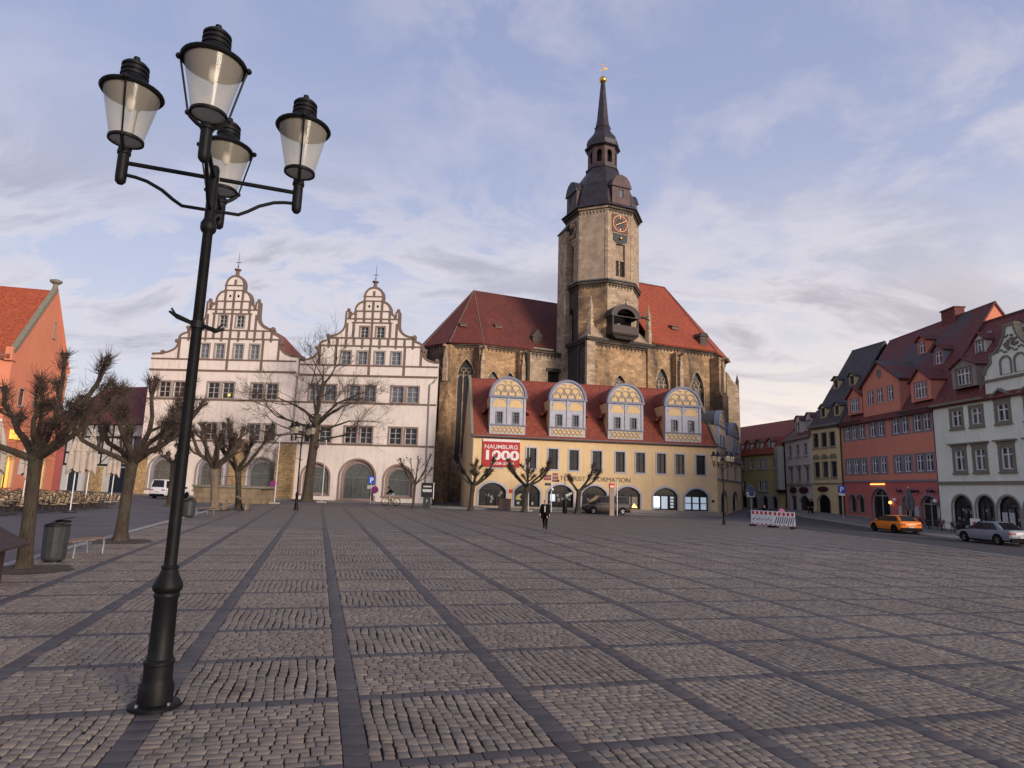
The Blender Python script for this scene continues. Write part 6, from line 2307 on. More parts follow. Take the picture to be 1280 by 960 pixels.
def pollard(label, loc, fork, h, spread, nl, seed, rt, twigs, lean=(0, 0), bark='bark', limbs=None, name='pollarded_tree', group=None, low=True):
    rd = random.Random(seed)
    t = thing(name, label, 'tree', loc, 0, group)
    fx, fy = lean
    prof = [(-.15, 1.75), (.0, 1.5), (.12, 1.28), (.35, 1.1), (.8, 1.0), (fork * .55, .92), (fork * .85, .97), (fork, 1.08), (fork + .18, .8)]
    tk = MB()
    n = 18
    ph = [rd.uniform(0, 6.28) for _ in range(4)]
    vs = []
    for z, k in prof:
        f_ = max(0, z) / fork
        for q in range(n):
            an = 2 * pi * q / n
            rr = rt * k * (1 + .07 * sin(3 * an + ph[0] + z) + .05 * sin(5 * an + ph[1] - z * 1.7) + (.16 * sin(4 * an + ph[2]) if z < .15 else 0))
            vs.append((fx * f_ ** 1.3 + rr * cos(an), fy * f_ + rr * sin(an), z))
    fs = [(j * n + q, j * n + (q + 1) % n, (j + 1) * n + (q + 1) % n, (j + 1) * n + q) for j in range(len(prof) - 1) for q in range(n)]
    fs.append(tuple((len(prof) - 1) * n + q for q in range(n)))
    tk.add(vs, fs)
    part('trunk', tk, bark, t, True)
    cr, tw = MB(), []
    base = Vector((fx, fy, fork))
    limbs = limbs or [(2 * pi * i / nl + rd.uniform(-.35, .35), rd.uniform(.55, 1.0), rd.uniform(.72, .95)) for i in range(nl)]
    for az, sp, hh in limbs:
        end = base + Vector((cos(az) * spread * sp, sin(az) * spread * sp, h * hh - fork))
        pts = [base - Vector((0, 0, .12))]
        for k in range(1, 6):
            f_ = k / 5
            p = base.lerp(end, f_)
            bow = sin(f_ * pi) * .11 * spread
            p += Vector((cos(az) * bow, sin(az) * bow, -bow * .55)) + Vector((rd.gauss(0, .05), rd.gauss(0, .05), rd.gauss(0, .05))) * (1 if k < 5 else 0)
            pts.append(p)
        r0 = rt * rd.uniform(.52, .7)
        rad = [r0, r0 * .85, r0 * .72, r0 * .62, r0 * .55, r0 * .6]
        cr.tube(pts, rad, 7)
        heads = [(pts[-1], (end - base), r0 * .62)]
        for q in range(rd.choice((2, 2, 3))):
            i = rd.choice((2, 3, 4))
            d = Vector((cos(az + rd.choice((-1, 1)) * rd.uniform(.5, 1.1)), sin(az + rd.choice((-1, 1)) * rd.uniform(.5, 1.1)), rd.uniform(.5, 1.3))).normalized()
            L = spread * rd.uniform(.2, .45)
            a = pts[i]
            b = a + d * L * .55 + Vector((0, 0, -.03))
            c = a + d * L + Vector((0, 0, .12))
            cr.tube([a, b, c], [rad[i] * .7, rad[i] * .5, rad[i] * .52], 6)
            heads.append((c, d, rad[i] * .75))
        for c, ax, hr in heads:
            cr.ball(c, max(.06, hr * 1.3), 8, 0)
            for _ in range(7):                                   # knobbly fist
                v_ = Vector((rd.gauss(0, 1), rd.gauss(0, 1), rd.gauss(.3, 1))).normalized()
                e_ = c + v_ * hr * rd.uniform(1.2, 2.6)
                cr.tube([c, c + v_ * hr * .9, e_], [hr * .8, hr * .55, hr * .32], 5, 0)
                cr.ball(e_, hr * rd.uniform(.35, .55), 6, 0)
            burst(rd, tw, c, ax, twigs, .05 * spread, .19 * spread, .0055 * (rt / .24) ** .5 + .0025, 1.2)
        if low:
            for k in range(1, 5):
                burst(rd, tw, pts[k], (cos(az), sin(az), .7), twigs // 4, .05 * spread, .24 * spread, .0040 + .002 * (rt / .24), 1.7)
    twig_mesh(cr, tw)
    part('crown', cr, [bark if bark != 'bark_pale' else 'bark', 'twig'], t)
    return t


def polar(*l):
    return [(radians(a), s, h) for a, s, h in l]


pollard('pollarded tree with knobbly twiggy heads beside the ribbed litter bin', G(-11.68, 15.88), 2.75, 5.55, 1.65, 7, 3, .15, 150, (-.12, 0), limbs=polar((170, .75, .80), (205, 1.0, .62), (95, .35, .97), (20, .75, .96), (45, .95, .83), (300, .6, .78), (335, 1.0, .70), (130, .9, .74)))
pollard('thick pollarded tree with leaning flared trunk beyond the slatted bench', G(-13.73, 23.08), 2.85, 6.1, 2.2, 8, 8, .19, 150, (.1, 0), limbs=polar((175, .85, .78), (140, .7, .92), (90, .4, .98), (35, .75, .97), (5, 1.0, .82), (335, .95, .70), (215, 1.0, .68), (280, .7, .75), (60, .9, .80)))
pollard('split pale-trunked pollard beside the second litter bin', G(-21.29, 46.8), 3.0, 6.6, 2.3, 8, 21, .28, 90, (-.3, 0), 'bark_pale')
pollard('dark pollard in a stone tree guard before the low wall', G(-20.6, 49.3), 2.9, 7.1, 2.4, 8, 33, .22, 90, (-.35, 0), 'bark_dark')
pollard('small pollard with spray of thin shoots near the white van', G(-26.6, 50.5), 3.4, 5.3, 1.2, 5, 37, .17, 60, (0, 0), 'bark_dark')
pollard('pollard before the red banner', G(-3.73, 63.5), 2.5, 5.5, 2.1, 6, 41, .23, 170, (.2, 0), 'bark_dark', low=False, limbs=polar((180, .95, .82), (170, .7, .97), (10, .95, .9), (0, .85, .72), (80, .5, .9), (280, .6, .8)))
pollard('pollard with outstretched crooked arms beside a white flagpole', G(1.58, 64.5), 2.5, 5.5, 2.3, 6, 45, .24, 170, (.3, 0), 'bark_dark', low=False, limbs=polar((178, .9, .93), (165, .75, .82), (5, .95, .95), (350, .9, .78), (95, .5, .95), (270, .6, .75)))
pollard('two-armed pollard beside the dark brown van', G(7.12, 66.1), 2.3, 5.2, 2.2, 3, 52, .26, 170, (.1, 0), 'bark_dark', low=False, limbs=polar((15, .75, .97), (160, .5, .72), (350, .95, .82)))
pollard('slender young pollard with reddish trunk by the cream wall', G(-9.57, 64.6), 2.4, 5.7, 2.1, 9, 57, .12, 16, (.1, 0), 'bark', low=False)


def big_tree(label, loc, seed):
    rd = random.Random(seed)
    t = thing('linden_tree', label, 'tree', loc)
    tk = MB()
    n = 16
    prof = [(-.2, .98), (0, .86), (.3, .68), (1.2, .55), (4, .5), (6.5, .49), (8.5, .50), (10, .42)]
    vs = []
    for z, r in prof:
        for q in range(n):
            an = 2 * pi * q / n
            rr = r * (1 + .06 * sin(3 * an + z) + .04 * sin(7 * an) + (.1 * sin(5 * an) if z < .2 else 0))
            vs.append((rr * cos(an) + .05 * z, rr * sin(an), z))
    tk.add(vs, [(j * n + q, j * n + (q + 1) % n, (j + 1) * n + (q + 1) % n, (j + 1) * n + q) for j in range(len(prof) - 1) for q in range(n)] + [tuple((len(prof) - 1) * n + q for q in range(n))])
    tk.ball((.72, -.2, 6.3), .34, 8)
    part('trunk', tk, 'bark', t, True)
    cr, tw = MB(), []

    def grow_branch(p, d, L, r, depth):
        k = 4 if depth > 1 else 3
        pts, dd, q = [p], d.copy(), p.copy()
        for i in range(k):
            dd = (dd + Vector((rd.gauss(0, .13), rd.gauss(0, .13), rd.gauss(.015 if depth < 4 else -.01, .11)))).normalized()
            q = q + dd * (L / k)
            pts.append(q)
        rads = [r * (1 - .5 * i / k) for i in range(k + 1)]
        cr.tube(pts, rads, 6 if depth > 2 else 4, 0, False)
        if depth == 0:
            burst(rd, tw, pts[-1], dd, 3, .35, .9, .011, .6)
            return
        kids = rd.choice((2, 3)) if depth > 1 else 3
        for i in range(kids):
            ti = rd.uniform(.45, 1.0) if i else 1.0
            j = min(k - 1, int(ti * k))
            pp = pts[-1] if i == 0 else pts[j].lerp(pts[j + 1], rd.random())
            side = Vector((rd.gauss(0, 1), rd.gauss(0, 1), rd.gauss(0, .6))).normalized()
            nd = (dd + side * rd.uniform(.45, .85)).normalized()
            grow_branch(pp, nd, L * rd.uniform(.58, .8), max(.012, rads[-1] * rd.uniform(.62, .85) if i else rads[-1] * .9), depth - 1)
        if depth <= 3:
            for i in range(1, k + 1):
                burst(rd, tw, pts[i], dd, 2, .4, 1.1, .012, .9)

    specs = [(0, .95, 9.8, 4.2, .22), (40, .5, 9.0, 4.6, .2), (175, .45, 9.2, 4.6, .2), (330, .35, 8.6, 4.3, .19), (200, .2, 8.2, 4.4, .18), (100, .55, 9.3, 4.0, .18), (270, .4, 8.5, 4.2, .18), (10, .12, 7.8, 4.2, .16), (160, .75, 9.8, 4.2, .19), (20, .8, 9.9, 4.4, .2), (235, .1, 7.6, 4.0, .15), (345, .02, 7.0, 4.2, .14), (190, .0, 7.3, 4.0, .14)]
    for az, el, z, L, r in specs:
        a, e = radians(az), el * pi / 2
        grow_branch(Vector((.4, 0, z)), Vector((cos(a) * cos(e), sin(a) * cos(e), sin(e))), L, r, 4)
    twig_mesh(cr, tw)
    part('crown', cr, ['bark_dark', 'twig'], t)
    return t


big_tree('large bare spreading tree in front of the gabled house', G(-23.0, 73.2), 9)


# ------------------------------------------------------------------ café terrace
def bistro_chair(label, group, weave, frame):
    t = thing('bistro_chair', label, 'chair', (0, 0, 0), 0, group)
    s_ = MB()
    s_.lathe([(.20, .43), (.215, .44), (.215, .465), (.2, .475)], 14)
    part('seat', s_, weave, t)
    b = MB()
    P = [(-.19, .17, .47), (-.2, .22, .66), (-.19, .25, .8), (-.12, .27, .88), (0, .275, .905), (.12, .27, .88), (.19, .25, .8), (.2, .22, .66), (.19, .17, .47)]
    b.tube(P, .017, 6)
    o = part('backrest', b, frame, t)
    part('back_panel', MB().sheet([[(-.1, .185, .54), (.1, .185, .54), (.115, .232, .70), (-.115, .232, .70)], [(-.115, .232, .702), (.115, .232, .702), (.09, .262, .86), (-.09, .262, .86)]], .015), weave, o)
    for x, y, fx, fy in ((-.16, -.15, -.2, -.2), (.16, -.15, .2, -.2), (-.16, .15, -.19, .2), (.16, .15, .19, .2)):
        part('leg', MB().tube([(x, y, .44), (fx, fy, 0)], .014, 6), frame, t)
    return t


def bistro_table(label, group, loc):
    t = thing('bistro_table', label, 'table', loc, random.uniform(0, .3), group)
    part('table_top', MB().box(-.36, .36, -.36, .36, .725, .75), 'table_top', t)
    part('column', MB().tube([(0, 0, .03), (0, 0, .725)], .03, 8), 'dark_metal', t)
    part('foot', MB().lathe([(.24, 0), (.22, .03), (.04, .05)], 14), 'dark_metal', t)
    return t


CL_ = 'rattan bistro chair on the café terrace beside the coral house'
CG = 'rattan chairs of the café terrace'
chair0 = bistro_chair(CL_, CG, 'rattan', 'rattan_dark')
tab0 = bistro_table('small square bistro table on the café terrace beside the coral house', 'tables of the café terrace', (0, 0, 0))
used = [False, False]


def put(src, i, loc, rz):
    if not used[i]:
        used[i] = True
        src.location, src.rotation_euler = loc, (0, 0, rz)
    else:
        copy_thing(src, loc, rz)


rd = random.Random(2)
cols_ = [(-27.3 - 1.9 * i) for i in range(8)]
for i, x in enumerate(cols_):
    y = 34.6 + .7 * (i % 2)
    while y < 55:
        xx, yy = x + rd.gauss(0, .08) - .12 * (y - 36), y + rd.gauss(0, .1)
        if -.835 * yy < xx and xx < -.60 * yy - 1.0 and not (-.70 * yy < xx and yy > 52):
            put(tab0, 1, G(xx, yy), 0.2)
            for a in (90, 270, 0, 180):
                if rd.random() < (.06 if a % 180 else .72):
                    continue
                an = radians(a + rd.gauss(0, 7))
                put(chair0, 0, G(xx + .62 * sin(an), yy - .62 * cos(an)), an + pi)
        y += 1.25


def parasol(label, loc, cloth, h=5.0, r=.55, seed=1, rz=0.0, group=None):
    """closed parasol: pole, foot, folded canopy hanging in deep pleats"""
    t = thing('closed_parasol', label, 'parasol', loc, rz, group)
    part('foot', MB().lathe([(.36, 0), (.36, .06), (.1, .09), (.05, .12)], 16), 'dark_metal', t)
    part('pole', MB().tube([(0, 0, .05), (0, 0, h + .08)], .035, 10), 'white_paint' if cloth == 'canvas' else 'steel', t, True)
    rd = random.Random(seed)
    n, folds = 60, 5
    z0 = h * .5
    rows = []
    ph = rd.uniform(0, 6)
    for k in range(9):
        f_ = k / 8
        ra = r * (1 - f_) ** .75 * (.82 + .25 * sin(f_ * pi)) + .05
        row = []
        for q in range(n):
            an = 2 * pi * q / n
            pl = abs(sin(an * folds / 2 + ph + .5 * f_)) ** .6 * (.75 + .25 * sin(an * 3 + ph * 2))
            hem = (.34 * pl * (1 + .7 * sin(2 * an + ph)) - .1 * sin(an * 3 + 2 * ph)) if k == 0 else 0
            rr = ra * (.38 + .68 * pl)
            row.append((rr * cos(an), rr * sin(an), z0 + (h - z0) * f_ - hem + (.05 * sin(3 * an) if k == 0 else 0)))
        rows += row
    cn = MB().add(rows, [(j * n + q, j * n + (q + 1) % n, (j + 1) * n + (q + 1) % n, (j + 1) * n + q) for j in range(8) for q in range(n)])
    part('canopy', cn, cloth, t, True)
    part('finial', MB().lathe([(.05, h), (.07, h + .05), (.02, h + .14)], 8), 'white_paint', t)
    part('strap', MB().lathe([(r * .62, h * .70), (r * .64, h * .705), (r * .63, h * .72)], 24), cloth, t)
    return t


PG = 'closed parasols of the café terrace'
parasol('closed beige parasol beside the pollard trunk and the lit coral windows', G(-26.5, 39.1), 'canvas', 5.2, .56, 1, group=PG)
parasol('closed beige parasol standing over the chairs before the lit sign', G(-27.9, 34.6), 'canvas', 5.0, .56, 2, group=PG)
parasol('closed beige parasol before the dark blue shop door', G(-30.2, 46.0), 'canvas', 5.4, .6, 3, group=PG)
parasol('closed beige parasol before the blue shop front nearest the tan buttress', G(-31.6, 51.2), 'canvas', 5.0, .56, 4, group=PG)
parasol('short closed beige parasol between the coral gable and the trunk', G(-30.3, 40.2), 'canvas', 4.6, .55, 5, group=PG)
parasol('closed grey parasol before the red house', G(38.6, 61.8, .1), 'canvas_grey', 3.6, .55, 6)
ch2 = bistro_chair('black metal chair on the pavement before the pale green house', 'black chairs outside the right-hand houses', 'dark_metal', 'dark_metal')
ch2.location = G(38.3, 59.6, .1)
for k in range(9):
    copy_thing(ch2, G(38.4 + .55 * (k % 2), 58.8 - .85 * k, .1), radians(90 + 180 * (k % 2) + 9 * sin(k * 7)))
tb = bistro_table('round-footed black table among chairs by the right-hand houses', 'black tables outside the right-hand houses', G(38.7, 59.3, .1))
for k in range(3):
    copy_thing(tb, G(38.7, 57.4 - 1.9 * k, .1), .2)


# ------------------------------------------------------------------ benches, bins, furniture
def litter_bin(label, loc, rz, s=1.0):
    t = thing('litter_bin', label, 'bin', loc, rz)
    bd = MB()
    n = 28
    rows = [(.30, .05), (.325, .12), (.345, .9), (.35, .97)]
    vs = []
    for r, z in rows:
        for q in range(n):
            a = 2 * pi * q / n
            k = 1 + (.03 if q % 2 else 0)
            vs.append((r * k * cos(a) * s, r * k * sin(a) * .86 * s, z * s))
    bd.add(vs, [(j * n + q, j * n + (q + 1) % n, (j + 1) * n + (q + 1) % n, (j + 1) * n + q) for j in range(3) for q in range(n)] + [tuple(range(n))[::-1]])
    part('body', bd, 'dark_metal', t)
    part('foot', MB().lathe([(.24 * s, 0), (.24 * s, .05 * s)], 20), 'black_iron', t)
    ld = MB()
    vs = [(.36 * s * cos(2 * pi * q / n), .31 * s * sin(2 * pi * q / n), (.975 + .05 * cos(2 * pi * q / n)) * s) for q in range(n)]
    vs2 = [(x * .97, y * .97, z + .05 * s) for x, y, z in vs]
    ld.add(vs + vs2 + [(0, 0, 1.09 * s)], [(q, (q + 1) % n, n + (q + 1) % n, n + q) for q in range(n)] + [(n + q, n + (q + 1) % n, 2 * n) for q in range(n)])
    part('lid', ld, 'black_iron', t)
    part('lid_flap', MB().sheet([[(-.05 * s, -.2 * s, 1.09 * s), (.4 * s, -.2 * s, 1.16 * s), (.4 * s, .2 * s, 1.16 * s), (-.05 * s, .2 * s, 1.09 * s)]], .02), 'black_iron', t)
    part('band', MB().lathe([(.36 * s, .93 * s), (.362 * s, .95 * s)], 28), 'black_iron', t)
    return t


def bench(label, loc, rz, L=1.7):
    t = thing('bench', label, 'bench', loc, rz)
    for k in range(5):
        y = -.2 + k * .1
        part('slat', MB().box(-L / 2, L / 2, y - .042, y + .042, .44, .475), 'bench_wood', t)
    for s_ in (-1, 1):
        x = s_ * (L / 2 - .1)
        part('leg', MB().tube([(x, -.22, 0), (x, -.22, .36), (x, -.17, .42), (x, .17, .42), (x, .22, .36), (x, .22, 0)], .03, 8), 'steel', t, True)
    return t


litter_bin('grey ribbed litter bin with raised lid beside the near pollard', G(-12.1, 17.45), radians(20)).scale = (.84, .84, 1.0)
bench('slatted wooden bench with steel legs beyond the ribbed litter bin', G(-12.3, 18.85), radians(93), 1.6)
litter_bin('grey litter bin beside the pale-trunked pollard', G(-18.9, 38.2), radians(20))
bench('slatted bench near the pale-trunked pollard', G(-19.1, 40.3), radians(80), 1.9)
t = thing('display_case', 'dark brown box with overhanging hipped lid in front of the near pollard', 'display case', G(-11.35, 13.6), radians(18))
part('body', MB().box(-.62, .62, -.42, .42, 0, .72), 'bronze_brown', t)
mb = MB().plan([(-.95, -.75), (.95, -.75), (.95, .75), (-.95, .75)], .72, .76)
mb.add([(-.95, -.75, .762), (.95, -.75, .762), (.95, .75, .762), (-.95, .75, .762), (-.15, -.08, 1.42), (.15, -.08, 1.42), (.15, .08, 1.42), (-.15, .08, 1.42)], [(0, 1, 5, 4), (1, 2, 6, 5), (2, 3, 7, 6), (3, 0, 4, 7), (4, 5, 6, 7)])
part('lid', mb, 'bronze_brown', t)
part('post', MB().tube([(.68, -.3, 0), (.68, -.3, .72)], .025, 8), 'steel', t)
# tree pits
for x, y in ((-11.68, 15.88), (-13.73, 23.08), (-21.29, 46.8), (-20.6, 49.3)):
    mb = MB()
    n = 20
    mb.add([(x + (1.05 + .1 * sin(q * 2.3)) * cos(2 * pi * q / n), y + (.95 + .1 * cos(q * 1.7)) * sin(2 * pi * q / n), float(gz(x, y)) + .012) for q in range(n)] + [(x, y, float(gz(x, y)) + .05)], [(q, (q + 1) % n, n) for q in range(n)])
    structure('tree_pit', mb, 'soil', True)
t = thing('tree_guard', 'little gabled stone guard around the dark pollard', 'guard', G(-20.6, 49.0), .1)
for s_ in (-1, 1):
    part('panel', MB().prism([(s_ * .8 - .05, 0), (s_ * .8 + .05, 0), (s_ * .8 + .05, .75), (s_ * .8 - .05, .75)], -.6, .1), 'quay_stone', t)
    part('sloping_rail', MB().beam((s_ * .92, -.64, .66), (s_ * .1, -.64, 1.02), .1, .1), 'quay_stone', t)
# low stone wall with railing
t = thing('stone_wall', 'low stone retaining wall with dark coping and thin railing', 'wall', G(-30.2, 61.6), .03)
for k in range(4):
    x0, x1 = (0, 1.6, 3.2, 5.0)[k], (1.58, 3.18, 4.98, 6.3)[k]
    part('stone_block', MB().box(x0, x1, (k % 2) * .02, 4, -.5, 1.42), 'quay_stone', t)
part('coping', MB().box(-.15, 6.75, -.18, 4.1, 1.425, 1.62), 'olive_stone', t)
for k in range(10):
    part('railing_post', MB().tube([(.2 + k * .64, .3, 1.62), (.2 + k * .64, .3, 2.5)], .018, 6), 'dark_metal', t)
part('railing_bar', MB().tube([(.2, .3, 2.5), (6.0, .3, 2.5)], .02, 6), 'dark_metal', t)


def flagpole(label, loc, h):
    t = thing('flagpole', label, 'flagpole', loc)
    part('foot', MB().box(-.45, .45, -.3, .3, 0, .16), 'kerb_stone', t)
    part('pole', MB().lathe([(.055, .1), (.042, h), (.02, h + .03)], 10), 'pole_grey', t, True)
    part('knob', MB().ball((0, 0, h + .07), .07, 8), 'white_paint', t, True)
    return t


flagpole('white flagpole beside the stone wall', G(-22.9, 63.0), 6.3)
flagpole('white flagpole right of the big bare tree', G(-20.6, 71.0), 6.8)
flagpole('white flagpole in front of the red banner', G(2.05, 66.6), 7.0)


# ------------------------------------------------------------------ signs
def disc(mb, z, r, y0, y1, m=0, n=24, cx=0):
    return mb.prism([(cx + r * cos(2 * pi * k / n), z + r * sin(2 * pi * k / n)) for k in range(n)], y0, y1, m)


def road_sign(name, label, loc, rz, h, kind, r=.32, plates=()):
    t = thing(name, label, 'sign', loc, rz)
    part('pole', MB().tube([(0, .03, -.05), (0, .03, h)], .03, 8), 'steel', t, True)
    if kind == 'stop':
        part('rim', disc(MB(), h - r, r, -.01, 0), 'sign_magenta', t)
        part('face', disc(MB(), h - r, r * .8, -.016, -.011), 'sign_violet', t)
        for a in (45, 135):
            d = (cos(radians(a)) * r * .78, sin(radians(a)) * r * .78)
            part('bar', MB().beam((-d[0], -.02 - a * 2e-5, h - r - d[1]), (d[0], -.02 - a * 2e-5, h - r + d[1]), .006, .09), 'sign_magenta', t)
    if kind == 'P':
        part('plate', MB().box(-r, r, -.01, 0, h - 2 * r, h), 'sign_blue', t)
        lettering(t, 'P', (0, -.02, h - 1.72 * r), r * 1.95, 'white_paint', None, .02)
    if kind == 'round':
        part('face', disc(MB(), h - r, r, -.01, 0), 'sign_back', t)
        part('rim', disc(MB(), h - r, r * 1.04, 0.001, .008), 'steel', t)
    for (w, hh, z, m_) in plates:
        part('info_plate', MB().box(-w / 2, w / 2, -.012, 0, z - hh, z), m_, t)
    return t


road_sign('parking_sign', 'blue parking sign on a pole before the cream house', G(-16.0, 74.5), 0, 3.1, 'P', .42, ((.9, .42, 2.06, 'cloth_pale'),))
road_sign('no_stopping_sign', 'round red and blue sign before the cream arches', G(-15.35, 73.5), 0, 2.0, 'stop', .42, ((.3, .2, 1.12, 'white_paint'),))
road_sign('no_stopping_sign', 'round dark red sign behind the low stone wall', G(-24.3, 66.2), 0, 2.25, 'stop', .4, ())
road_sign('no_stopping_sign', 'round purple no-stopping sign behind the striped barrier', G(22.9, 53.9), radians(15), 1.55, 'stop', .34, ())
road_sign('parking_sign', 'blue parking sign on the pavement by the red house', G(34.1, 65.5, .1), radians(-25), 3.6, 'P', .36, ((.55, .2, 2.8, 'white_paint'),))
t = road_sign('direction_sign', 'cluster of round blue and grey signs on a post near the side street', G(25.5, 67.5), radians(-35), 3.6, 'round', .36, ((.9, .22, 2.9, 'cloth_pale'), (.8, .2, 2.62, 'cloth_pale')))
part('side_disc', disc(MB(), 2.75, .28, -.03, -.013, 0, 20, .1), 'sign_back', t)
t = thing('guide_post', 'pole with red lettered arrows and a green sign before the shop arches', 'sign', G(4.5, 67.6), .16)
part('pole', MB().tube([(0, 0, 0), (0, 0, 4.1)], .045, 8), 'white_paint', t, True)
for k, (x0, x1, z) in enumerate(((-.95, -.08, 3.72), (.05, .65, 3.92), (.05, .7, 3.58), (-.85, -.08, 3.42), (.05, .8, 3.26))):
    part('arrow_board', MB().box(x0, x1, -.05 - .003 * k, -.02, z - .13, z + .13), 'sign_crimson', t)
    part('text_line', MB().box(x0 + .1, x1 - .12, -.056 - .003 * k, -.0505 - .003 * k, z - .045, z + .045), 'sign_pink', t)
part('green_board', MB().box(-.75, -.08, -.05, -.02, 2.72, 3.0), 'green_sign', t)
part('lamp_globe', MB().ball((.05, -.1, 2.35), .17, 10), 'white_paint', t, True)
t = thing('info_pillar', 'beige information pillar with red and white top by the dark van', 'pillar', G(10.5, 65.4), .16)
part('shaft', MB().box(-.24, .24, -.1, .1, -.05, 2.75), 'beige_post', t)
part('red_top', MB().box(-.27, .27, -.12, .12, 2.755, 3.2), 'sign_red', t)
part('white_mark', MB().box(-.2, .2, -.135, -.121, 2.8, 2.95), 'white_paint', t)
t = thing('steel_post', 'thin grey steel post beside the beige pillar', 'post', G(11.1, 65.7))
part('shaft', MB().tube([(0, 0, -.05), (0, 0, 3.6)], .06, 10), 'steel', t, True)
part('cap', MB().lathe([(.07, 3.6), (.05, 3.68)], 10), 'steel', t)
t = thing('planter_box', 'dark red-brown planter box before the banner arch', 'planter', G(-.4, 67.0), .16)
part('box', MB().box(-.62, .62, -.3, .3, 0, 1.15), 'bronze_brown', t)
part('rim', MB().box(-.66, .66, -.34, .34, 1.152, 1.2), 'sign_wine', t)
t = thing('bin_post', 'black waste bin on a tall sign pole right of the walker', 'bin', G(5.75, 65.4), .1)
part('bin', MB().lathe([(.2, 0), (.24, .05), (.24, 1.25), (.2, 1.32)], 14), 'black_iron', t, True)
part('pole', MB().tube([(.02, .28, 0), (.02, .28, 4.0)], .04, 8), 'dark_metal', t)
part('slanted_board', MB().beam((.1, .2, 1.75), (.75, .2, 2.05), .04, .2), 'cloth_pale', t)
t = thing('poster_stand', 'black poster stand with pale lettering by the slender tree', 'poster stand', G(-8.35, 65.7), .05)
part('board', MB().box(-.62, .62, -.08, .08, 1.1, 2.55), 'dark_sash', t)
part('foot', MB().box(-.36, .36, -.07, .07, -.05, 1.098), 'dark_metal', t)
part('frame', MB().box(.622, .68, -.09, .09, .9, 2.58), 'white_paint', t)
for z, w in ((2.1, .8), (1.75, .95), (1.62, .9), (.75, .12), (.6, .1)):
    part('text_line', MB().box(-w / 2, w / 2, -.095, -.082, z, z + (.14 if z > 1 else .1)), 'cloth_pale', t)
# striped barrier
for k, (p, q) in enumerate((((20.75, 55.0), (21.95, 53.45)), ((21.97, 53.4), (23.2, 52.1)))):
    L = hypot(q[0] - p[0], q[1] - p[1])
    t = thing('barrier_panel', 'red and white striped site barrier with grey hatching, ' + ('left panel with faint arrows' if k == 0 else 'right panel with slanting bars'), 'barrier', G(*p), atan2(q[1] - p[1], q[0] - p[0]), 'striped barriers on the square')
    part('panel', MB().box(0, L, -.02, .02, .14, 1.3), 'white_paint', t)
    for i in range(5):
        x = L * (i + .5) / 5
        part('red_stripe', MB().box(x - L * .055, x + L * .055, -.03, -.021, .98, 1.24), 'sign_red', t)
        part('red_stripe', MB().box(x - L * .05, x + L * .05, -.03, -.021, .16, .24), 'sign_red', t)
    for i in range(9):
        x = .12 + (L - .35) * i / 8
        part('hatch_bar', MB().sheet([[(x, -.025, .34), (x + .07, -.025, .34), (x + .25, -.025, .88), (x + .18, -.025, .88)]] if k else [[(x, -.025, .5 + .1 * (i % 2)), (x + .1, -.025, .5 + .1 * (i % 2)), (x + .16, -.025, .62 + .1 * (i % 2)), (x + .08, -.025, .62 + .1 * (i % 2))]], .006), 'dark_metal', t)
    for x in (.15, L - .15):
        part('foot', MB().box(x - .1, x + .1, -.4, .4, -.02, .12), 'tyre', t)
t = thing('pavement_board', 'white pavement board with red mark before the pale green doorway', 'board', G(38.6, 53.2, .1), radians(-70))
part('board', MB().box(-.4, .4, -.03, .03, .25, 1.3), 'white_paint', t)
part('red_mark', disc(MB(), .85, .2, -.045, -.031), 'sign_red', t)
for s_ in (-1, 1):
    part('leg', MB().box(s_ * .36 - .03, s_ * .36 + .03, -.14, .14, 0, .248), 'dark_metal', t)


# ------------------------------------------------------------------ vehicles
def wheel_parts(t, x, y, r, w, rim):
    def turned(prof, n=24):
        m = MB().lathe(prof, n)
        m.v = [(a, c, b) for a, b, c in m.v]
        return m
    ty = part('wheel', turned([(r * .62, -w / 2), (r * .93, -w / 2), (r, -w * .32), (r, w * .32), (r * .93, w / 2), (r * .62, w / 2), (r * .62, -w / 2)]), 'tyre', t, True, (x, y, r))
    s_ = 1 if y > 0 else -1
    part('rim', turned([(.001, s_ * w * .30), (r * .16, s_ * w * .34), (r * .2, s_ * w * .22), (r * .6, s_ * w * .26), (r * .63, s_ * w * .44)]), rim, ty, True)
    sp = MB()
    for k in range(5):
        a = k * 2 * pi / 5
        sp.beam((.04 * cos(a), s_ * w * .36, .04 * sin(a)), (r * .6 * cos(a), s_ * w * .36, r * .6 * sin(a)), .05, .05)
    part('spoke', sp, rim, ty)


def loft(mb, rings, m=0, caps=True):
    n = len(rings[0])
    vs = [p for r in rings for p in r]
    fs = [(j * n + k, j * n + (k + 1) % n, (j + 1) * n + (k + 1) % n, (j + 1) * n + k) for j in range(len(rings) - 1) for k in range(n)]
    if caps:
        fs += [tuple(range(n - 1, -1, -1)), tuple((len(rings) - 1) * n + k for k in range(n))]
    return mb.add(vs, fs, m)


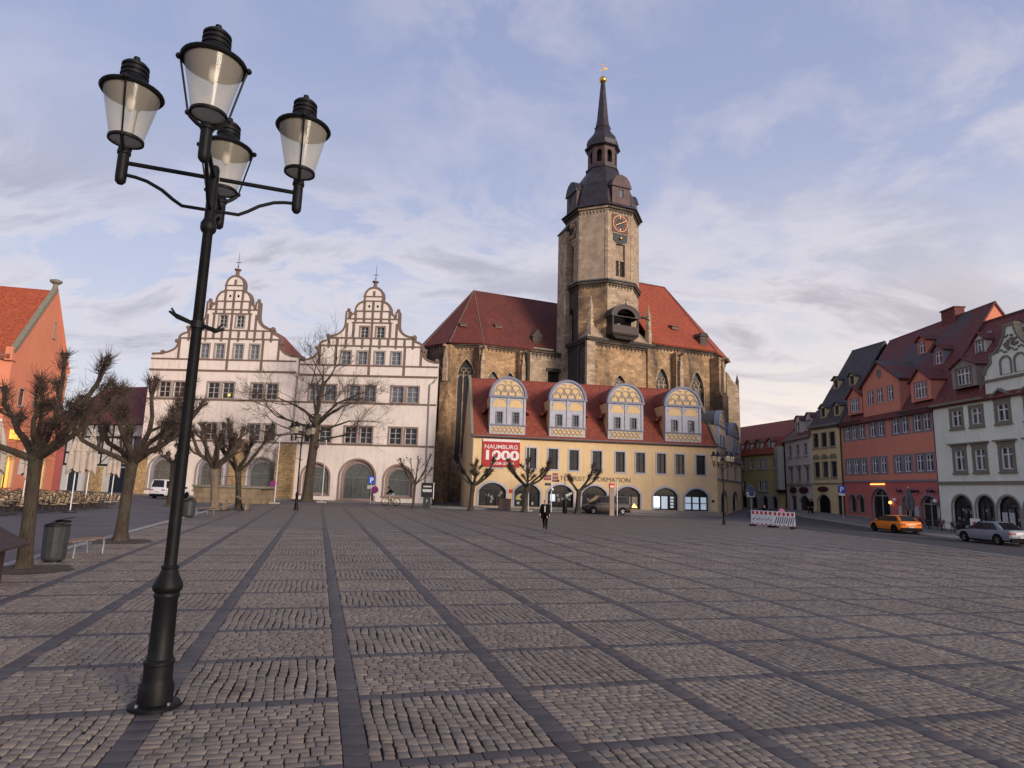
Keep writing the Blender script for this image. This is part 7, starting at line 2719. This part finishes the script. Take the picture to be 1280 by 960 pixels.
def car(name, label, loc, rz, paint, body, cab, wheels, rim, cat='car', lights=None, plate=True, side_posts=(.5,), ws=1.0):
    """front points along +x. body: stations (x, z_low, z_top, half width); cab: (rear foot x, front foot x, rear roof x, front roof x, z foot, z roof, half width foot, half width roof)"""
    t = thing(name, label, cat, loc, rz)
    rings = []
    for x, zl, zt, hw in body:
        zs = zt - .16 * min(1, (zt - zl) / .5)
        half = [(hw * .80, zl), (hw * .96, zl + .08), (hw, zl + (zs - zl) * .45), (hw * .985, zs), (hw * .93, zt - .03), (hw * .70, zt)]
        rings.append([(x, y, z) for y, z in half] + [(x, -y, z) for y, z in half[::-1]])
    part('body', loft(MB(), rings), paint, t, True)
    r0, f0, r1, f1, zf, zr, hf, hr = cab
    mid = lambda a, b, k: a + (b - a) * k
    cr = []
    for x, z, h in ((r0, zf, hf * .9), (mid(r0, r1, .5), mid(zf, zr, .55), mid(hf, hr, .5)), (r1, zr - .03, hr * .97), (mid(r1, f1, .5), zr, hr), (f1, zr - .05, hr * .96), (mid(f1, f0, .5), mid(zr, zf, .48), mid(hr, hf, .5)), (f0, zf, hf * .88)):
        cr.append([(x, hf * (.94 if x in (r0, f0) else 1.0), zf - .08), (x, max(h, .02), z - .045), (x, h * .86, z), (x, -h * .86, z), (x, -max(h, .02), z - .045), (x, -hf * (.94 if x in (r0, f0) else 1.0), zf - .08)])
    part('cabin', loft(MB(), cr), paint, t, True)

    def pt(x, k):        # point on the flank of the cabin at fraction k of its height
        return mid(zf, zr, k), mid(hf, hr, k)
    for s_ in (-1, 1):
        edges = [0] + list(side_posts) + [1]
        lo0, lo1 = r0 + (r1 - r0) * .45 + .05, f0 + (f1 - f0) * .22
        hi0, hi1 = r1 + .06, f1 - .04
        for a, b in zip(edges, edges[1:]):
            q = []
            for fx, k in ((a, .06), (b, .06), (b, .84), (a, .84)):
                base = mid(lo0, lo1, fx) if k < .5 else mid(hi0, hi1, fx)
                base += (.03 if fx == a else -.03)
                z, h = pt(base, k)
                q.append((base, s_ * (h + .03), z))
            part('side_window', MB().add(q, [(0, 1, 2, 3)]).add([(x, y - s_ * .02, z) for x, y, z in q], [(0, 1, 2, 3)]), 'car_glass', t)
    for nm, xa, xb, sg in (('windscreen', f0, f1, 1), ('rear_window', r0, r1, -1)):
        q = []
        for k, e in ((.1, .80), (.88, .76)):
            x = mid(xa, xb, k)
            z, h = pt(x, k)
            q.append((x + sg * .035, h * e, z + .03))
            q.append((x + sg * .035, -h * e, z + .03))
        part(nm, MB().sheet([[q[0], q[1], q[3], q[2]]], .02), 'car_glass', t)
    hw = max(b[3] for b in body)
    for x, r in wheels:
        for s_ in (-1, 1):
            ar = MB()
            n = 14
            ar.prism([(x + (r + .07) * cos(pi * k / n), r + (r + .07) * sin(pi * k / n)) for k in range(n + 1)] + [(x - r - .07, .2), (x + r + .07, .2)], s_ * (hw - .16), s_ * (hw + .004))
            part('wheel_arch', ar, 'black_void', t)
            wheel_parts(t, x, s_ * (hw - .09), r, .21, rim)
    xf, xr = body[-1][0], body[0][0]
    zfh, zrh = body[-1][2], body[0][2]
    for s_ in (-1, 1):
        part('headlight', MB().box(xf - .22, xf - .01, s_ * hw * .55 - .17, s_ * hw * .55 + .17, zfh - .2, zfh - .06), 'head_light', t)
        part('tail_light', MB().box(xr - .015, xr + .22, s_ * hw * .72 - .2, s_ * hw * .72 + .2, zrh - .20, zrh - .10), 'tail_light', t)
        part('mirror', MB().ball((f0 - .35, s_ * (hf + .13), zf + .06), .11, 8), paint if paint != 'car_white' else 'dark_metal', t, True)
        part('sill', MB().box(wheels[0][0] + .4, wheels[1][0] - .4, s_ * hw - .02, s_ * hw + .012, .2, .29), 'black_void', t)
        part('door_handle', MB().box(-.35, -.13, s_ * hw * .985 - .01, s_ * hw * .985 + .025, zf - .18, zf - .14), paint, t)
    if plate:
        part('number_plate', MB().box(xr - .03, xr, -.24, .24, zrh - .40, zrh - .30), 'cloth_pale', t)
        part('bumper', MB().box(xr - .035, xr + .12, -hw * .88, hw * .88, .22, .5), 'black_void', t)
    return t


car('hatchback_car', 'bright orange hatchback parked at the kerb before the red house', G(31.95, 53.3), radians(92), 'car_orange',
    [(-2.14, .42, .88, .80), (-2.05, .28, 1.0, .90), (-1.3, .2, .98, .93), (0, .19, .94, .935), (1.0, .2, .92, .93), (1.75, .22, .82, .91), (2.1, .28, .70, .84), (2.2, .4, .58, .72)],
    (-2.0, 1.25, -1.35, .25, .93, 1.44, .80, .62), [(-1.33, .34), (1.33, .34)], 'rim_dark', side_posts=(.36,))
car('saloon_car', 'silver-grey saloon car parked before the pale green house', G(32.3, 43.0), radians(93), 'car_silver',
    [(-2.38, .45, .92, .78), (-2.3, .3, 1.0, .88), (-1.6, .22, .99, .91), (0, .2, .93, .92), (1.1, .2, .90, .915), (1.9, .23, .80, .89), (2.28, .3, .68, .82), (2.38, .4, .56, .7)],
    (-1.75, 1.35, -.95, .35, .92, 1.46, .79, .60), [(-1.4, .33), (1.4, .33)], 'rim', side_posts=(.22, .58))
car('white_van', 'small white delivery van parked by the cream house with its rear to us', G(-36.0, 68.5), radians(82), 'car_white',
    [(-2.15, .4, 1.05, .84), (-2.1, .3, 1.1, .91), (-1.3, .22, 1.1, .92), (0, .2, 1.08, .92), (1.1, .2, 1.02, .92), (1.8, .24, .9, .88), (2.15, .35, .75, .78)],
    (-2.13, 1.45, -1.98, .55, 1.08, 1.98, .88, .74), [(-1.35, .32), (1.35, .32)], 'rim_dark', 'van', side_posts=(.6,))
car('dark_van', 'dark brown van parked along the tourist office behind the pollard', G(10.35, 68.6), radians(189), 'car_brown',
    [(-2.45, .4, 1.12, .88), (-2.38, .3, 1.18, .95), (-1.4, .24, 1.16, .96), (0, .22, 1.12, .96), (1.2, .22, 1.08, .96), (2.0, .26, 1.0, .92), (2.35, .34, .86, .84), (2.45, .45, .68, .74)],
    (-2.38, 1.75, -2.2, .75, 1.14, 1.94, .90, .74), [(-1.6, .35), (1.6, .35)], 'rim', 'van', side_posts=(.34, .68))


# ------------------------------------------------------------------ people
def skin_body(name, joints, bones, mats, parent, region):
    """one continuous body grown from a jointed skeleton"""
    names = list(joints)
    me = bpy.data.meshes.new('skeleton')
    me.from_pydata([joints[n][0] for n in names], [(names.index(a), names.index(b)) for a, b in bones], [])
    o = bpy.data.objects.new('skeleton', me)
    COL.objects.link(o)
    sk = o.modifiers.new('skin', 'SKIN')
    sk.use_smooth_shade = True
    for i, n in enumerate(names):
        r = joints[n][1]
        me.skin_vertices[0].data[i].radius = r if isinstance(r, tuple) else (r, r)
        me.skin_vertices[0].data[i].use_root = n == 'pelvis'
    sb = o.modifiers.new('sub', 'SUBSURF')
    sb.levels = sb.render_levels = 2
    bpy.context.view_layer.update()
    m = bpy.data.meshes.new_from_object(o.evaluated_get(bpy.context.evaluated_depsgraph_get()))
    bpy.data.objects.remove(o)
    m.name = name
    m.materials.clear()
    for k in mats:
        m.materials.append(MATS[k])
    J = [(Vector(joints[n][0]), region(n)) for n in names]
    for p in m.polygons:
        c = p.center
        p.material_index = min(J, key=lambda j: (j[0] - c).length)[1]
    m.polygons.foreach_set('use_smooth', [True] * len(m.polygons))
    return link(name, m, parent)


def figure(label, loc, rz, mats, J, hair='hair_dark', name='person', cap=None):
    """J: posed joints, facing -y"""
    t = thing(name, label, 'person', loc, rz)
    jt = {}
    R_ = dict(pelvis=(.17, .13), waist=(.165, .125), chest=(.19, .14), neckbase=(.085, .08), neck=.055, jaw=(.068, .078), head=(.085, .102), crown=(.06, .07), hip=.115, knee=.08, calf=.072, ankle=.055, heel=.045, toe=.042, shoulder=.088, elbow=.066, forearm=.055, wrist=.036, palm=(.04, .022))
    for k, p in J.items():
        key = k.rstrip('LR') if k[-1] in 'LR' and k not in ('pelvis',) else k
        jt[k] = (p, R_[key])
    B = [('pelvis', 'waist'), ('waist', 'chest'), ('chest', 'neckbase'), ('neckbase', 'neck'), ('neck', 'jaw'), ('jaw', 'head'), ('head', 'crown')]
    for s_ in 'LR':
        B += [('pelvis', 'hip' + s_), ('hip' + s_, 'knee' + s_), ('knee' + s_, 'calf' + s_), ('calf' + s_, 'ankle' + s_), ('ankle' + s_, 'toe' + s_)]
        B += [('chest', 'shoulder' + s_), ('shoulder' + s_, 'elbow' + s_), ('elbow' + s_, 'wrist' + s_), ('wrist' + s_, 'palm' + s_)]
        w, pm = Vector(J['wrist' + s_]), Vector(J['palm' + s_])
        d = (pm - w).normalized()
        side = Vector((0, 1, 0)) if abs(d.y) < .8 else Vector((1, 0, 0))
        for q, (o_, L) in enumerate(((-.032, .065), (-.012, .078), (.010, .074), (.030, .06))):
            a = pm + side * o_ + d * .035
            b = a + d * L * .6
            c = b + (d + Vector((0, -.3, 0))).normalized() * L * .45
            for nm, p, r in (('a', a, .0105), ('b', b, .0095), ('c', c, .008)):
                jt['finger%d%s%s' % (q, nm, s_)] = (tuple(p), r)
            B += [('palm' + s_, 'finger%da%s' % (q, s_)), ('finger%da%s' % (q, s_), 'finger%db%s' % (q, s_)), ('finger%db%s' % (q, s_), 'finger%dc%s' % (q, s_))]
        a = w + d * .03 - side * .04
        b = a + (d - side * .5).normalized() * .045
        jt['thumba' + s_] = (tuple(a), .012)
        jt['thumbb' + s_] = (tuple(b), .0095)
        B += [('wrist' + s_, 'thumba' + s_), ('thumba' + s_, 'thumbb' + s_)]

    def region(n):
        if n.startswith(('jaw', 'head', 'crown', 'neck')) and n != 'neckbase':
            return 0
        if n.startswith(('finger', 'thumb', 'palm')):
            return 0
        if n.startswith(('knee', 'calf', 'hip', 'pelvis')):
            return 2
        if n.startswith(('ankle', 'toe')):
            return 3
        return 1
    skin_body('body', jt, B, mats, t, region)
    h = Vector(J['head'])
    up = (Vector(J['crown']) - Vector(J['jaw'])).normalized()
    hm = MB()
    hm.lathe([(.088, -.03), (.098, .02), (.095, .06), (.07, .105), (.03, .125), (.001, .13)], 14)
    hm.v = [(x * .9, y * 1.08 + .018, z) for x, y, z in hm.v]
    ho = part('hair', hm, hair, t, True, tuple(h))
    q_ = Vector((0, 0, 1)).rotation_difference(up)
    ho.rotation_euler = q_.to_euler()
    fc = MB()
    fwd = q_ @ Vector((0, -1, 0))
    sd = q_ @ Vector((1, 0, 0))
    no = h + fwd * .1 - up * .015
    fc.tube([no + up * .03 - fwd * .012, no, no - up * .012 - fwd * .012], [.008, .015, .006], 6, 0)
    for s_ in (-1, 1):
        e = h + fwd * .088 + sd * .03 * s_ + up * .015
        fc.ball(e, .010, 6, 1)
        fc.tube([h + sd * s_ * .078 + up * .02, h + sd * s_ * .092 - up * .005, h + sd * s_ * .08 - up * .03], [.008, .014, .008], 6, 0)
    mo = h + fwd * .09 - up * .055
    fc.tube([mo - sd * .022, mo + fwd * .004, mo + sd * .022], [.004, .006, .004], 5, 2)
    part('face_features', fc, ['skin', 'black_void', 'sign_pink'], t)
    return t


STAND = dict(pelvis=(0, 0, .95), waist=(0, .01, 1.1), chest=(0, .01, 1.30), neckbase=(0, .015, 1.44), neck=(0, .005, 1.50), jaw=(0, -.01, 1.55), head=(0, -.005, 1.62), crown=(0, .005, 1.69),
             hipL=(.09, 0, .88), hipR=(-.09, 0, .88), kneeL=(.10, -.03, .5), kneeR=(-.10, -.03, .5), calfL=(.10, .0, .33), calfR=(-.10, 0, .33), ankleL=(.10, .03, .08), ankleR=(-.10, .03, .08), toeL=(.12, -.13, .03), toeR=(-.12, -.13, .03),
             shoulderL=(.19, .02, 1.40), shoulderR=(-.19, .02, 1.40), elbowL=(.24, .05, 1.13), elbowR=(-.24, .05, 1.13), wristL=(.25, -.04, .90), wristR=(-.25, -.04, .90), palmL=(.25, -.06, .82), palmR=(-.25, -.06, .82))
walk = dict(STAND, kneeL=(.10, -.20, .52), calfL=(.10, -.22, .34), ankleL=(.10, -.24, .09), toeL=(.11, -.40, .06), kneeR=(-.08, .05, .50), calfR=(-.07, .17, .36), ankleR=(-.06, .30, .16), toeR=(-.08, .22, .04),
            elbowL=(.25, .10, 1.14), wristL=(.25, .06, .90), palmL=(.25, .04, .82), elbowR=(-.27, -.01, 1.14), wristR=(-.28, -.12, .92), palmR=(-.28, -.15, .84))
p1 = figure('person in a long black open coat walking across the middle of the square', G(2.18, 38.1), radians(-6), ['skin', 'cloth_black', 'cloth_black', 'cloth_dark'], walk, 'hair_grey')
ct = MB()
n = 20
rows = []
for k, (z, rx, ry) in enumerate(((.66, .25, .20), (.85, .25, .19), (1.08, .235, .175), (1.3, .25, .17), (1.42, .215, .14), (1.47, .13, .11))):
    for q in range(n):
        a = -pi / 2 + .22 + (2 * pi - .44) * q / (n - 1)
        rows.append((rx * cos(a) * (1 + .03 * sin(5 * a)), ry * sin(a) + .01, z))
ct.add(rows, [(j * n + q, j * n + q + 1, (j + 1) * n + q + 1, (j + 1) * n + q) for j in range(5) for q in range(n - 1)])
part('coat', ct, 'cloth_black', p1, True)
part('shirt', MB().add([(-.035, -.185, 1.02), (.035, -.185, 1.02), (.04, -.168, 1.38), (-.04, -.168, 1.38)], [(0, 1, 2, 3)]), 'cloth_pale', p1)
figure('person in dark clothes standing before the white and yellow houses', G(37.6, 79.5, .1), radians(20), ['skin', 'cloth_black', 'cloth_dark', 'cloth_black'], STAND)
figure('dark-clothed person walking away past the oval shop signs', G(36.3, 77.3, .1), radians(170), ['skin', 'cloth_dark', 'cloth_black', 'cloth_black'], walk)
figure('person in black behind the striped barrier', G(24.9, 62.5), radians(30), ['skin', 'cloth_black', 'cloth_black', 'cloth_black'], STAND)

# cyclist
BR = radians(92)
ride = dict(pelvis=(0, .28, 1.02), waist=(0, .16, 1.17), chest=(0, -.02, 1.33), neckbase=(0, -.14, 1.42), neck=(0, -.20, 1.46), jaw=(0, -.26, 1.49), head=(0, -.27, 1.56), crown=(0, -.25, 1.63),
            hipL=(.09, .24, .97), hipR=(-.09, .24, .97), kneeL=(.11, -.10, .82), kneeR=(-.11, .02, .66), calfL=(.11, -.06, .66), calfR=(-.11, .06, .50), ankleL=(.11, .02, .42), ankleR=(-.11, .08, .24), toeL=(.12, -.12, .37), toeR=(-.12, -.07, .21),
            shoulderL=(.18, -.06, 1.37), shoulderR=(-.18, -.06, 1.37), elbowL=(.25, -.22, 1.15), elbowR=(-.25, -.22, 1.15), wristL=(.25, -.43, 1.06), wristR=(-.25, -.43, 1.06), palmL=(.25, -.48, 1.04), palmR=(-.25, -.48, 1.04))
cyp = G(-12.75, 69.6)
c1 = figure('cyclist in black jacket and pale trousers bent over the handlebars', cyp, -BR, ['skin', 'cloth_black', 'cloth_pale', 'cloth_dark'], ride)
c1.scale = (1.18, 1.18, 1.18)
bk = thing('bicycle', 'pale yellow bicycle ridden past the cream arches', 'bicycle', cyp, -BR)
bk.scale = (1.18, 1.18, 1.18)
for y in (-.52, .55):
    w = part('wheel', MB().tube([(0, y + .33 * cos(a), .345 + .33 * sin(a)) for a in np.linspace(0, 2 * pi, 29)], .032, 6), 'tyre', bk, True)
    sp = MB()
    for k in range(12):
        a = k * pi / 6
        sp.tube([(0, y, .345), (0, y + .32 * cos(a), .345 + .32 * sin(a))], .003, 4)
    part('spoke', sp, 'steel', w)
    part('hub', MB().ball((0, y, .345), .03, 8), 'dark_metal', w)
    part('mudguard', MB().tube([(0, y + .37 * cos(a), .345 + .37 * sin(a)) for a in np.linspace(.3, 2.4, 10)], .018, 5), 'bike_yellow', w)
fr = MB()
for p, q in (((0, .18, .9), (0, .08, .3)), ((0, -.40, .86), (0, .08, .3)), ((0, -.38, .92), (0, .14, .62)), ((0, .08, .3), (0, .55, .345)), ((0, .16, .8), (0, .55, .345)), ((0, -.38, .95), (0, -.52, .345))):
    fr.tube([p, q], .028, 6)
part('frame', fr, 'bike_yellow', bk)
part('handlebar', MB().tube([(-.27, -.46, 1.02), (-.12, -.40, 1.05), (0, -.38, 1.0), (.12, -.40, 1.05), (.27, -.46, 1.02)], .014, 6), 'dark_metal', bk)
part('saddle', MB().add([(-.08, .38, .93), (.08, .38, .93), (.02, .1, .93), (-.02, .1, .93), (-.09, .37, .96), (.09, .37, .96), (.025, .09, .955), (-.025, .09, .955)], [(0, 1, 2, 3), (4, 5, 6, 7), (0, 1, 5, 4), (1, 2, 6, 5), (2, 3, 7, 6), (3, 0, 4, 7)]), 'black_void', bk)
part('crank', MB().tube([(.1, 0.0, .39), (.1, .08, .3), (-.1, .08, .3), (-.1, .16, .2)], .013, 6), 'dark_metal', bk)
